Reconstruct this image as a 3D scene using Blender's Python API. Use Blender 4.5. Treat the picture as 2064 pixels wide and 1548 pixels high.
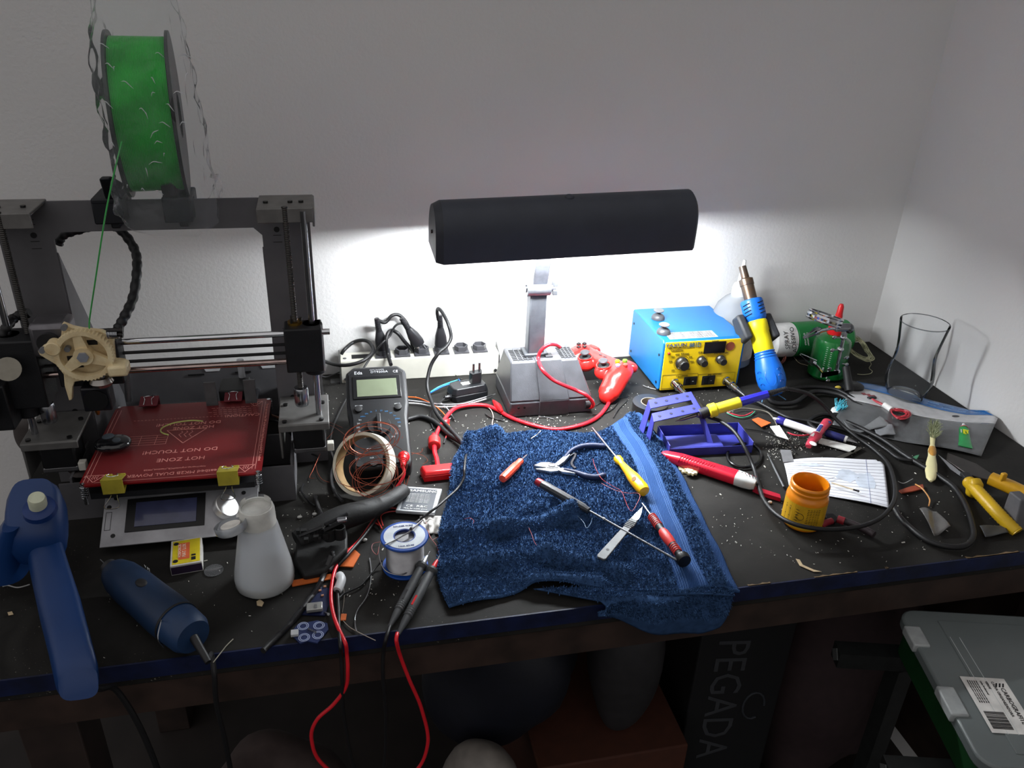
import bpy, bmesh, math, random
import numpy as np
from mathutils import Matrix, Vector, Euler
random.seed(7)
PI = math.pi
for o in list(bpy.data.objects): bpy.data.objects.remove(o)
C = bpy.context.scene.collection
SC = bpy.context.scene
# ------------------------------------------------------------ camera, world, exposure
TOP = 0.75          # height of the bench top; heights h below are measured from it
CH = 0.66           # camera height above the bench top
FPX = 1640.0
CM = np.array([[0.9766, 0.0643, -0.2051], [-0.2118, 0.4498, -0.8677], [0.0365, 0.8908, 0.4529]])
_u, _s, _v = np.linalg.svd(CM); CM = _u @ _v
cd = bpy.data.cameras.new('camera'); cam = bpy.data.objects.new('camera', cd); C.objects.link(cam)
cd.sensor_width = 36.0; cd.lens = 36.0 * FPX / 2064.0; cd.clip_start = 0.01
_m = Matrix([[*CM[i], 0] for i in range(3)] + [[0, 0, 0, 1]]); _m.translation = Vector((0, 0, TOP + CH))
cam.matrix_world = _m; SC.camera = cam
def P(px, py, h=0.0):
    """point at height h over the bench top seen at photo position px, py"""
    r = CM @ np.array([px - 1032, 774 - py, -FPX]); t = (h - CH) / r[2]
    return Vector((r[0] * t, r[1] * t, TOP + h))
def PY(px, py, Y):
    r = CM @ np.array([px - 1032, 774 - py, -FPX]); t = Y / r[1]
    return Vector((r[0] * t, Y, TOP + CH + r[2] * t))
SC.view_settings.view_transform = 'Standard'; SC.view_settings.look = 'None'
SC.view_settings.exposure = 0.0; SC.view_settings.gamma = 1.0; SC.view_settings.use_curve_mapping = False
w = bpy.data.worlds.new('room_light'); SC.world = w; w.use_nodes = True
nt = w.node_tree; bg = nt.nodes['Background']
tc = nt.nodes.new('ShaderNodeTexCoord'); sx = nt.nodes.new('ShaderNodeSeparateXYZ'); nt.links.new(tc.outputs['Generated'], sx.inputs[0])
mr = nt.nodes.new('ShaderNodeMapRange'); mr.inputs[1].default_value = -0.03; mr.inputs[2].default_value = 0.15
mr.inputs[3].default_value = 0.02; mr.inputs[4].default_value = 0.60
nt.links.new(sx.outputs[2], mr.inputs[0]); nt.links.new(mr.outputs[0], bg.inputs['Strength'])
bg.inputs['Color'].default_value = (1.0, 0.97, 0.965, 1)
TUBE_STRENGTH = 440.0

# ------------------------------------------------------------ materials
def lin(c):
    return tuple((x / 12.92 if x <= 0.04045 else ((x + 0.055) / 1.055) ** 2.4) for x in (v / 255.0 for v in c))
def mat(name, rgb, rough=0.5, metal=0.0, var=0.12, scale=60.0, bump=0.0, bscale=None, spec=0.5, coat=0.0, dark=None, trans=0.0, ior=1.45, sss=0.0, emit=0.0):
    m = bpy.data.materials.new(name); m.use_nodes = True; n = m.node_tree; b = n.nodes['Principled BSDF']
    c = lin(rgb)
    b.inputs['Roughness'].default_value = rough; b.inputs['Metallic'].default_value = metal
    b.inputs['Specular IOR Level'].default_value = spec; b.inputs['Coat Weight'].default_value = coat
    b.inputs['Transmission Weight'].default_value = trans; b.inputs['IOR'].default_value = ior
    if sss: b.inputs['Subsurface Weight'].default_value = sss; b.inputs['Subsurface Radius'].default_value = (.01, .01, .01)
    if emit: b.inputs['Emission Color'].default_value = (*c, 1); b.inputs['Emission Strength'].default_value = emit
    t = n.nodes.new('ShaderNodeTexCoord'); no = n.nodes.new('ShaderNodeTexNoise')
    no.inputs['Scale'].default_value = scale; no.inputs['Detail'].default_value = 5
    n.links.new(t.outputs['Object'], no.inputs['Vector'])
    r = n.nodes.new('ShaderNodeValToRGB'); n.links.new(no.outputs['Fac'], r.inputs[0])
    d = lin(dark) if dark else tuple(x * (1 - var * 1.6) for x in c)
    r.color_ramp.elements[0].position = 0.32; r.color_ramp.elements[0].color = (*d, 1)
    r.color_ramp.elements[1].position = 0.66; r.color_ramp.elements[1].color = (*[min(1, x * (1 + var * .5)) for x in c], 1)
    n.links.new(r.outputs[0], b.inputs['Base Color'])
    if bump:
        n2 = n.nodes.new('ShaderNodeTexNoise'); n2.inputs['Scale'].default_value = bscale or scale * 4; n2.inputs['Detail'].default_value = 4
        n.links.new(t.outputs['Object'], n2.inputs['Vector'])
        bp = n.nodes.new('ShaderNodeBump'); bp.inputs['Strength'].default_value = bump; bp.inputs['Distance'].default_value = 0.002
        n.links.new(n2.outputs['Fac'], bp.inputs['Height']); n.links.new(bp.outputs[0], b.inputs['Normal'])
    return m
def clear_mat(name, tint=(255, 255, 255), haze=0.04, gloss=0.10, rough=0.05, bump=0.0, bscale=40.0, hazecol=(230, 235, 240)):
    """thin clear plastic or glass: see-through, fresnel gloss, a little milky"""
    m = bpy.data.materials.new(name); m.use_nodes = True; n = m.node_tree; n.nodes.clear()
    out = n.nodes.new('ShaderNodeOutputMaterial'); tr = n.nodes.new('ShaderNodeBsdfTransparent'); tr.inputs[0].default_value = (*lin(tint), 1)
    gl = n.nodes.new('ShaderNodeBsdfGlossy'); gl.inputs['Roughness'].default_value = rough
    df = n.nodes.new('ShaderNodeBsdfDiffuse'); df.inputs[0].default_value = (*lin(hazecol), 1)
    tl = n.nodes.new('ShaderNodeBsdfTranslucent'); tl.inputs[0].default_value = (*lin(hazecol), 1)
    md = n.nodes.new('ShaderNodeMixShader'); md.inputs[0].default_value = 0.5; n.links.new(df.outputs[0], md.inputs[1]); n.links.new(tl.outputs[0], md.inputs[2])
    m1 = n.nodes.new('ShaderNodeMixShader'); m1.inputs[0].default_value = haze; n.links.new(tr.outputs[0], m1.inputs[1]); n.links.new(md.outputs[0], m1.inputs[2])
    lw = n.nodes.new('ShaderNodeLayerWeight'); lw.inputs['Blend'].default_value = gloss
    m2 = n.nodes.new('ShaderNodeMixShader'); n.links.new(lw.outputs['Fresnel'], m2.inputs[0]); n.links.new(m1.outputs[0], m2.inputs[1]); n.links.new(gl.outputs[0], m2.inputs[2])
    n.links.new(m2.outputs[0], out.inputs[0])
    if bump:
        t = n.nodes.new('ShaderNodeTexCoord'); no = n.nodes.new('ShaderNodeTexNoise'); no.inputs['Scale'].default_value = bscale; no.inputs['Detail'].default_value = 3; no.inputs['Distortion'].default_value = 1.5
        n.links.new(t.outputs['Object'], no.inputs['Vector'])
        bp = n.nodes.new('ShaderNodeBump'); bp.inputs['Strength'].default_value = bump; bp.inputs['Distance'].default_value = 0.01
        n.links.new(no.outputs['Fac'], bp.inputs['Height'])
        for s in (gl, df, tl): n.links.new(bp.outputs[0], s.inputs['Normal'])
    return m
_mc = {}
def M_(rgb, rough=0.5, metal=0.0, **k):
    key = (tuple(rgb), rough, metal, tuple(sorted(k.items())))
    if key not in _mc: _mc[key] = mat('finish_%02d_%02d_%02d' % tuple(rgb), rgb, rough, metal, **k)
    return _mc[key]
BLACKP = lambda: M_((24, 24, 27), .42, bump=.1)
CABLE = lambda: M_((17, 17, 19), .5)
STEEL = lambda: M_((170, 172, 176), .25, 1.0, var=.1)
CHROME = lambda: M_((205, 207, 210), .12, 1.0, var=.05)
WHITEP = lambda: M_((222, 222, 220), .45)
REDP = lambda: M_((205, 28, 34), .32, var=.06)
COPPER = lambda: M_((150, 74, 52), .4, 0.55)
SOLDER = lambda: M_((165, 165, 168), .35, 0.9)
INK = lambda: M_((18, 18, 20), .6, var=0)
# ------------------------------------------------------------ mesh builder
def frame(o, z, x=None):
    """matrix with origin o, z axis along z, x axis near x"""
    z = Vector(z).normalized(); x = Vector(x) if x is not None else (Vector((1, 0, 0)) if abs(z.x) < .9 else Vector((0, 1, 0)))
    y = z.cross(x).normalized(); x = y.cross(z).normalized()
    m = Matrix((x, y, z)).transposed().to_4x4(); m.translation = Vector(o); return m
def FR(o, rz=0, rx=0, ry=0):
    m = Euler((rx, ry, rz)).to_matrix().to_4x4(); m.translation = Vector(o); return m
def spline(pts, n=8, closed=False):
    pts = [Vector(p) for p in pts]
    if len(pts) < 3: return pts
    out = []; N = len(pts)
    for i in range(N if closed else N - 1):
        if closed: p0, p1, p2, p3 = pts[i - 1], pts[i], pts[(i + 1) % N], pts[(i + 2) % N]
        else: p0, p1, p2, p3 = pts[max(i - 1, 0)], pts[i], pts[i + 1], pts[min(i + 2, N - 1)]
        for k in range(n):
            t = k / n
            out.append(0.5 * ((2 * p1) + (p2 - p0) * t + (2 * p0 - 5 * p1 + 4 * p2 - p3) * t * t + (3 * p1 - p0 - 3 * p2 + p3) * t ** 3))
    if not closed: out.append(pts[-1])
    return out
class B:
    def __init__(s, m=None): s.v = []; s.f = []; s.m = m or Matrix()
    def add(s, vs, fs, m=None):
        M = s.m @ m if m is not None else s.m
        k = len(s.v); s.v += [M @ Vector(p) for p in vs]; s.f += [tuple(i + k for i in f) for f in fs]; return s
    def box(s, c, d, m=None):
        x, y, z = c; a, b, e = d[0] / 2, d[1] / 2, d[2] / 2
        return s.add([(x - a, y - b, z - e), (x + a, y - b, z - e), (x + a, y + b, z - e), (x - a, y + b, z - e), (x - a, y - b, z + e), (x + a, y - b, z + e), (x + a, y + b, z + e), (x - a, y + b, z + e)],
                     [(3, 2, 1, 0), (4, 5, 6, 7), (0, 1, 5, 4), (1, 2, 6, 5), (2, 3, 7, 6), (3, 0, 4, 7)], m)
    def rng(s, x0, x1, y0, y1, z0, z1, m=None): return s.box(((x0 + x1) / 2, (y0 + y1) / 2, (z0 + z1) / 2), (x1 - x0, y1 - y0, z1 - z0), m)
    def hexa(s, p, m=None): return s.add(p, [(3, 2, 1, 0), (4, 5, 6, 7), (0, 1, 5, 4), (1, 2, 6, 5), (2, 3, 7, 6), (3, 0, 4, 7)], m)
    def prism(s, poly, z0, z1, m=None, top=None):
        n = len(poly); top = top or poly
        return s.add([(x, y, z0) for x, y in poly] + [(x, y, z1) for x, y in top], [tuple(range(n - 1, -1, -1)), tuple(range(n, 2 * n))] + [(i, (i + 1) % n, (i + 1) % n + n, i + n) for i in range(n)], m)
    def slab(s, pts, t, m=None):
        """thickness t below a 3D polygon"""
        n = len(pts); pts = [Vector(p) for p in pts]; d = Vector((0, 0, t))
        return s.add(pts + [p - d for p in pts], [tuple(range(n)), tuple(range(2 * n - 1, n - 1, -1))] + [(i, i + n, (i + 1) % n + n, (i + 1) % n) for i in range(n)], m)
    def cyl(s, p0, p1, r0, r1=None, n=20, caps=True, m=None):
        r1 = r0 if r1 is None else r1; p0 = Vector(p0); p1 = Vector(p1); F = frame(p0, p1 - p0); L = (p1 - p0).length
        vs = [F @ Vector((r * math.cos(a * 2 * PI / n), r * math.sin(a * 2 * PI / n), z)) for r, z in ((r0, 0), (r1, L)) for a in range(n)]
        fs = [(i, (i + 1) % n, (i + 1) % n + n, i + n) for i in range(n)]
        if caps: fs += [tuple(range(n - 1, -1, -1)), tuple(range(n, 2 * n))]
        return s.add(vs, fs, m)
    def lathe(s, prof, m=None, n=32, caps=True, sq=None):
        """prof: (radius, z) list; sq: optional function angle -> radius factor"""
        vs = []; fs = []
        for r, z in prof:
            for a in range(n):
                t = a * 2 * PI / n; q = r * (sq(t, z) if sq else 1); vs.append((q * math.cos(t), q * math.sin(t), z))
        for j in range(len(prof) - 1):
            for i in range(n): fs.append((j * n + i, j * n + (i + 1) % n, (j + 1) * n + (i + 1) % n, (j + 1) * n + i))
        if caps:
            if prof[0][0] > 1e-6: fs.append(tuple(range(n - 1, -1, -1)))
            if prof[-1][0] > 1e-6: fs.append(tuple(range((len(prof) - 1) * n, len(prof) * n)))
        return s.add(vs, fs, m)
    def tube(s, pts, r, n=8, closed=False, radii=None, m=None, flat=1.0):
        pts = [Vector(p) for p in pts]; N = len(pts); k = len(s.v); vs = []; fs = []
        t = [(pts[(i + 1) % N] - pts[i - 1]) if closed else (pts[min(i + 1, N - 1)] - pts[max(i - 1, 0)]) for i in range(N)]
        t = [x.normalized() if x.length > 1e-9 else Vector((0, 0, 1)) for x in t]
        up = Vector((0, 0, 1)) if abs(t[0].z) < .9 else Vector((1, 0, 0)); x = t[0].cross(up).normalized()
        for i in range(N):
            x = (x - t[i] * x.dot(t[i])); x = x.normalized() if x.length > 1e-6 else t[i].orthogonal().normalized(); y = t[i].cross(x); q = radii[i] if radii else r
            vs += [pts[i] + x * q * math.cos(a * 2 * PI / n) + y * q * flat * math.sin(a * 2 * PI / n) for a in range(n)]
        for i in range(N if closed else N - 1):
            j = (i + 1) % N
            fs += [(i * n + a, i * n + (a + 1) % n, j * n + (a + 1) % n, j * n + a) for a in range(n)]
        if not closed: fs += [tuple(range(n - 1, -1, -1)), tuple((N - 1) * n + a for a in range(n))]
        return s.add(vs, fs, m)
    def ball(s, c, r, m=None, nu=20, nv=12, p=1.0):
        r = (r, r, r) if not hasattr(r, '__len__') else r; vs = []; fs = []
        sg = lambda v: math.copysign(abs(v) ** p, v)
        for j in range(1, nv):
            f = -PI / 2 + PI * j / nv
            for i in range(nu):
                a = 2 * PI * i / nu; vs.append((c[0] + r[0] * sg(math.cos(a)) * sg(math.cos(f)), c[1] + r[1] * sg(math.sin(a)) * sg(math.cos(f)), c[2] + r[2] * sg(math.sin(f))))
        k = len(vs); vs += [(c[0], c[1], c[2] - r[2]), (c[0], c[1], c[2] + r[2])]
        for j in range(nv - 2):
            for i in range(nu): fs.append((j * nu + i, j * nu + (i + 1) % nu, (j + 1) * nu + (i + 1) % nu, (j + 1) * nu + i))
        fs += [(k, (i + 1) % nu, i) for i in range(nu)] + [(k + 1, (nv - 2) * nu + i, (nv - 2) * nu + (i + 1) % nu) for i in range(nu)]
        return s.add(vs, fs, m)
    def rod(s, secs, m=None, n=20, p=1.0, caps=True):
        """loft of superellipse sections (x, y0, z0, halfwidth, halfheight) along x"""
        vs = []; fs = []; sg = lambda v: math.copysign(abs(v) ** p, v)
        for x, y0, z0, a, b in secs:
            vs += [(x, y0 + a * sg(math.cos(t * 2 * PI / n)), z0 + b * sg(math.sin(t * 2 * PI / n))) for t in range(n)]
        for j in range(len(secs) - 1):
            fs += [(j * n + i, j * n + (i + 1) % n, (j + 1) * n + (i + 1) % n, (j + 1) * n + i) for i in range(n)]
        if caps: fs += [tuple(range(n - 1, -1, -1)), tuple((len(secs) - 1) * n + i for i in range(n))]
        return s.add(vs, fs, m)
    def grid(s, fn, nu, nv, m=None):
        vs = [fn(i / nu, j / nv) for j in range(nv + 1) for i in range(nu + 1)]
        return s.add(vs, [(j * (nu + 1) + i, j * (nu + 1) + i + 1, (j + 1) * (nu + 1) + i + 1, (j + 1) * (nu + 1) + i) for j in range(nv) for i in range(nu)], m)
RM = {}
def setp(o, label=None, cat=None, group=None, kind=None):
    if label: o['label'] = label
    if cat: o['category'] = cat
    if group: o['group'] = group
    if kind: o['kind'] = kind
def root(name, loc, label, cat, rz=0, group=None, rx=0, ry=0):
    o = bpy.data.objects.new(name, None); C.objects.link(o); o.empty_display_size = .02
    o.location = loc; o.rotation_euler = (rx, ry, rz); setp(o, label, cat, group)
    RM[o.name] = FR(loc, rz, rx, ry); return o
def rootm(name, M, label, cat, group=None):
    o = bpy.data.objects.new(name, None); C.objects.link(o); o.empty_display_size = .02
    o.matrix_world = M; setp(o, label, cat, group); RM[o.name] = M.copy(); return o
def WM(o):
    return RM.get(o.name, Matrix())
def pieces(b):
    par = list(range(len(b.v)))
    def f(i):
        while par[i] != i: par[i] = par[par[i]]; i = par[i]
        return i
    for fc in b.f:
        a = f(fc[0])
        for j in fc[1:]: par[f(j)] = a
    g = {}
    for fc in b.f: g.setdefault(f(fc[0]), []).append(fc)
    out = []
    for fs in g.values():
        ids = sorted({i for q in fs for i in q}); mp = {i: k for k, i in enumerate(ids)}
        c = B(); c.v = [b.v[i] for i in ids]; c.f = [tuple(mp[i] for i in q) for q in fs]; out.append(c)
    return out
def objs(name, b, m, parent=None, **k):
    """every loose piece its own part"""
    return [obj(name, c, m, parent, **k) for c in pieces(b)]
def obj(name, b, m, parent=None, smooth=35, bevel=0.0, world=False, label=None, thick=0.0, sub=0, recalc=True):
    me = bpy.data.meshes.new(name)
    vs = b.v; base = Matrix()
    if parent is None:   # a thing that is one mesh: origin at its base
        a = np.array([tuple(v) for v in vs]); c = Vector((*(a.min(0) + a.max(0))[:2] / 2, a[:, 2].min())); base = Matrix.Translation(c)
        vs = [v - c for v in vs]
    elif world:
        inv = WM(parent).inverted(); vs = [inv @ v for v in vs]
    me.from_pydata([tuple(v) for v in vs], [], b.f)
    if recalc and len(b.f) < 60000:
        bm = bmesh.new(); bm.from_mesh(me); bmesh.ops.recalc_face_normals(bm, faces=bm.faces); bm.to_mesh(me); bm.free()
    me.materials.append(m)
    o = bpy.data.objects.new(name, me); C.objects.link(o)
    if smooth:
        me.polygons.foreach_set('use_smooth', [True] * len(me.polygons))
        try: me.set_sharp_from_angle(angle=math.radians(smooth))
        except Exception: pass
    if parent is not None: o.parent = parent; RM[o.name] = WM(parent)
    else: o.location = base.translation; RM[o.name] = base
    if thick:
        md = o.modifiers.new('thickness', 'SOLIDIFY'); md.thickness = thick; md.offset = 0
    if sub:
        md = o.modifiers.new('smooth', 'SUBSURF'); md.levels = md.render_levels = sub
    if bevel:
        md = o.modifiers.new('edge', 'BEVEL'); md.width = bevel; md.segments = 2; md.limit_method = 'ANGLE'; md.angle_limit = math.radians(40); md.harden_normals = False
    if label: o['label'] = label
    return o
def single(name, b, m, label, cat, group=None, **k):
    o = obj(name, b, m, None, **k); setp(o, label, cat, group); return o
def PP(pts): return [P(*p) if len(p) == 3 else P(p[0], p[1], 0.003) for p in pts]
def cable(name, pts, r, m, label=None, cat=None, parent=None, n=8, res=8, closed=False, group=None, pix=True):
    q = spline(PP(pts) if pix else pts, res, closed); b = B().tube(q, r, n, closed)
    if parent is not None: return obj(name, b, m, parent, world=True, smooth=60)
    return single(name, b, m, label, cat, group, smooth=60)
def text(name, parent, items, m, world=False, ext=0.00015, lift=0.0002):
    """items: (string, origin, xdir, ydir, size, align); lettering as thin raised mesh"""
    b = B(); dg = None
    for s_, o_, xd, yd, size, al in items:
        cu = bpy.data.curves.new('t', 'FONT'); cu.body = s_; cu.size = size; cu.align_x = al; cu.extrude = ext; cu.resolution_u = 2
        ob = bpy.data.objects.new('t', cu); C.objects.link(ob)
        dg = bpy.context.evaluated_depsgraph_get(); me = bpy.data.meshes.new_from_object(ob.evaluated_get(dg))
        x = Vector(xd); y = Vector(yd); z = x.cross(y).normalized(); sxx = x.length or 1; syy = y.length or 1
        M = Matrix((x, y, z)).transposed().to_4x4(); M.translation = Vector(o_) + z * lift
        b.add([v.co.copy() for v in me.vertices], [tuple(p.vertices) for p in me.polygons], M)
        bpy.data.objects.remove(ob); bpy.data.meshes.remove(me); bpy.data.curves.remove(cu)
    return obj(name, b, m, parent, smooth=0, world=world, recalc=False)
def decal(b, o_, xd, yd, x0, x1, y0, y1, lift=0.0003, t=0.0003):
    x = Vector(xd).normalized(); y = Vector(yd).normalized(); z = x.cross(y).normalized()
    M = Matrix((x, y, z)).transposed().to_4x4(); M.translation = Vector(o_)
    return b.rng(x0, x1, y0, y1, lift, lift + t, M)
def dup(o, name=None):
    c = o.copy(); C.objects.link(c); RM[c.name] = WM(o).copy()
    for ch in [x for x in bpy.data.objects if x.parent == o and x.name != c.name]:
        d = ch.copy(); C.objects.link(d); d.parent = c; RM[d.name] = WM(o).copy()
        for g in [x for x in bpy.data.objects if x.parent == ch]:
            e = g.copy(); C.objects.link(e); e.parent = d
    return c
def jit(a): return random.uniform(-a, a)
X, Y, Z = Vector((1, 0, 0)), Vector((0, 1, 0)), Vector((0, 0, 1))
def W(x, y, h=0.0): return Vector((x, y, TOP + h))
# ------------------------------------------------------------ setting
def struct(name, b, m, **k):
    o = obj(name, b, m, None, **k); o['kind'] = 'structure'; return o
WALL = mat('wall_paint', (216, 215, 214),   .75, var=.02, scale=3, bump=.32, bscale=170)
struct('floor', B().rng(-2.4, 1.2, -1.2, 1.5, -.05, 0), mat('dark_floor', (38, 32, 30), .6, var=.3, scale=8), smooth=0)
struct('wall_back', B().rng(-2.4, 1.2, 1.352, 1.47, 0, 2.7), WALL, smooth=0)
struct('wall_right', B().rng(1.08, 1.2, -1.2, 1.352, 0, 2.7), WALL, smooth=0)
# ------------------------------------------------------------ workbench
DX0, DX1, DY0, DY1 = -.437, 1.078, .69, 1.350
def bench():
    r = root('workbench', (0.32, 1.02, 0), 'black topped workbench with blue taped front edge and brown wooden apron', 'workbench')
    t = bpy.data.materials.new('bench_top'); t.use_nodes = True; n = t.node_tree; b = n.nodes['Principled BSDF']
    tc = n.nodes.new('ShaderNodeTexCoord')
    def noise(sc, det=6, dist=0, rough=.6):
        q = n.nodes.new('ShaderNodeTexNoise'); q.inputs['Scale'].default_value = sc; q.inputs['Detail'].default_value = det; q.inputs['Distortion'].default_value = dist; q.inputs['Roughness'].default_value = rough
        n.links.new(tc.outputs['Object'], q.inputs['Vector']); return q
    a = noise(9, 8, .6); r1 = n.nodes.new('ShaderNodeValToRGB'); n.links.new(a.outputs['Fac'], r1.inputs[0])
    r1.color_ramp.elements[0].position = .35; r1.color_ramp.elements[0].color = (*lin((26, 25, 24)), 1)
    r1.color_ramp.elements[1].position = .75; r1.color_ramp.elements[1].color = (*lin((46, 45, 43)), 1)
    sp = noise(420, 2); r2 = n.nodes.new('ShaderNodeValToRGB'); n.links.new(sp.outputs['Fac'], r2.inputs[0])
    r2.color_ramp.elements[0].position = .69; r2.color_ramp.elements[0].color = (0, 0, 0, 1); r2.color_ramp.elements[1].position = .74; r2.color_ramp.elements[1].color = (1, 1, 1, 1)
    big = noise(14, 3); r3 = n.nodes.new('ShaderNodeValToRGB'); n.links.new(big.outputs['Fac'], r3.inputs[0]); r3.color_ramp.elements[0].position = .5; r3.color_ramp.elements[1].position = .62
    mu = n.nodes.new('ShaderNodeMath'); mu.operation = 'MULTIPLY'; n.links.new(r2.outputs[0], mu.inputs[0]); n.links.new(r3.outputs[0], mu.inputs[1])
    mx = n.nodes.new('ShaderNodeMix'); mx.data_type = 'RGBA'; n.links.new(mu.outputs[0], mx.inputs[0]); n.links.new(r1.outputs[0], mx.inputs[6]); mx.inputs[7].default_value = (*lin((150, 145, 135)), 1)
    n.links.new(mx.outputs[2], b.inputs['Base Color'])
    rr = n.nodes.new('ShaderNodeMapRange'); rr.inputs[3].default_value = .5; rr.inputs[4].default_value = .8; n.links.new(a.outputs['Fac'], rr.inputs[0]); n.links.new(rr.outputs[0], b.inputs['Roughness'])
    bp = n.nodes.new('ShaderNodeBump'); bp.inputs['Strength'].default_value = .12; bp.inputs['Distance'].default_value = .002; f = noise(110, 4); n.links.new(f.outputs['Fac'], bp.inputs['Height']); n.links.new(bp.outputs[0], b.inputs['Normal'])
    b.inputs['Specular IOR Level'].default_value = .12
    obj('tabletop', B().rng(DX0, DX1, DY0, DY1, TOP - .03, TOP), t, r, world=True, bevel=.0015)
    obj('edge_tape', B().rng(DX0 - .001, DX1, DY0 - .0015, DY0 + .0006, TOP - .021, TOP + .0006), mat('blue_edge_tape', (9, 22, 60), .55, var=.35, scale=30, bump=.2), r, world=True)
    obj('apron', B().rng(DX0 + .004, DX1, DY0 + .003, DY0 + .03, TOP - .075, TOP - .021), mat('apron_wood', (52, 38, 32), .6, var=.3, scale=25), r, world=True)
    for x, y in ((DX0 + .10, DY0 + .05), (DX1 - .05, DY0 + .05), (DX0 + .06, DY1 - .05), (DX1 - .05, DY1 - .05)):
        obj('leg', B().rng(x - .03, x + .03, y - .03, y + .03, 0, TOP - .03), mat('leg_wood', (45, 34, 30), .6, var=.3, scale=20), r, world=True, bevel=.002)
    obj('darkening_panel', B().rng(DX1 - .032, DX1 - .014, DY0 + .09, DY1 - .09, .08, TOP - .03), mat('panel_wood', (48, 36, 31), .6, var=.3, scale=20), r, world=True)  # board added to darken the wall seen below the right bench end
    # worn bits of the front edge
    ch = B()
    for x0, x1 in ((.56, .62), (.66, .665), (.78, .86), (.47, .50)):
        p = [(x0 + (x1 - x0) * i / 9, DY0 + random.uniform(.001, .005), TOP + .0006) for i in range(10)]
        q = [(x0 + (x1 - x0) * i / 9, DY0 - .001, TOP + .0006) for i in range(9, -1, -1)]
        ch.slab(p + q, .0005)
    objs('worn_edge', ch, M_((112, 92, 66), .8, var=.3), r, world=True, smooth=0)
bench()
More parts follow.
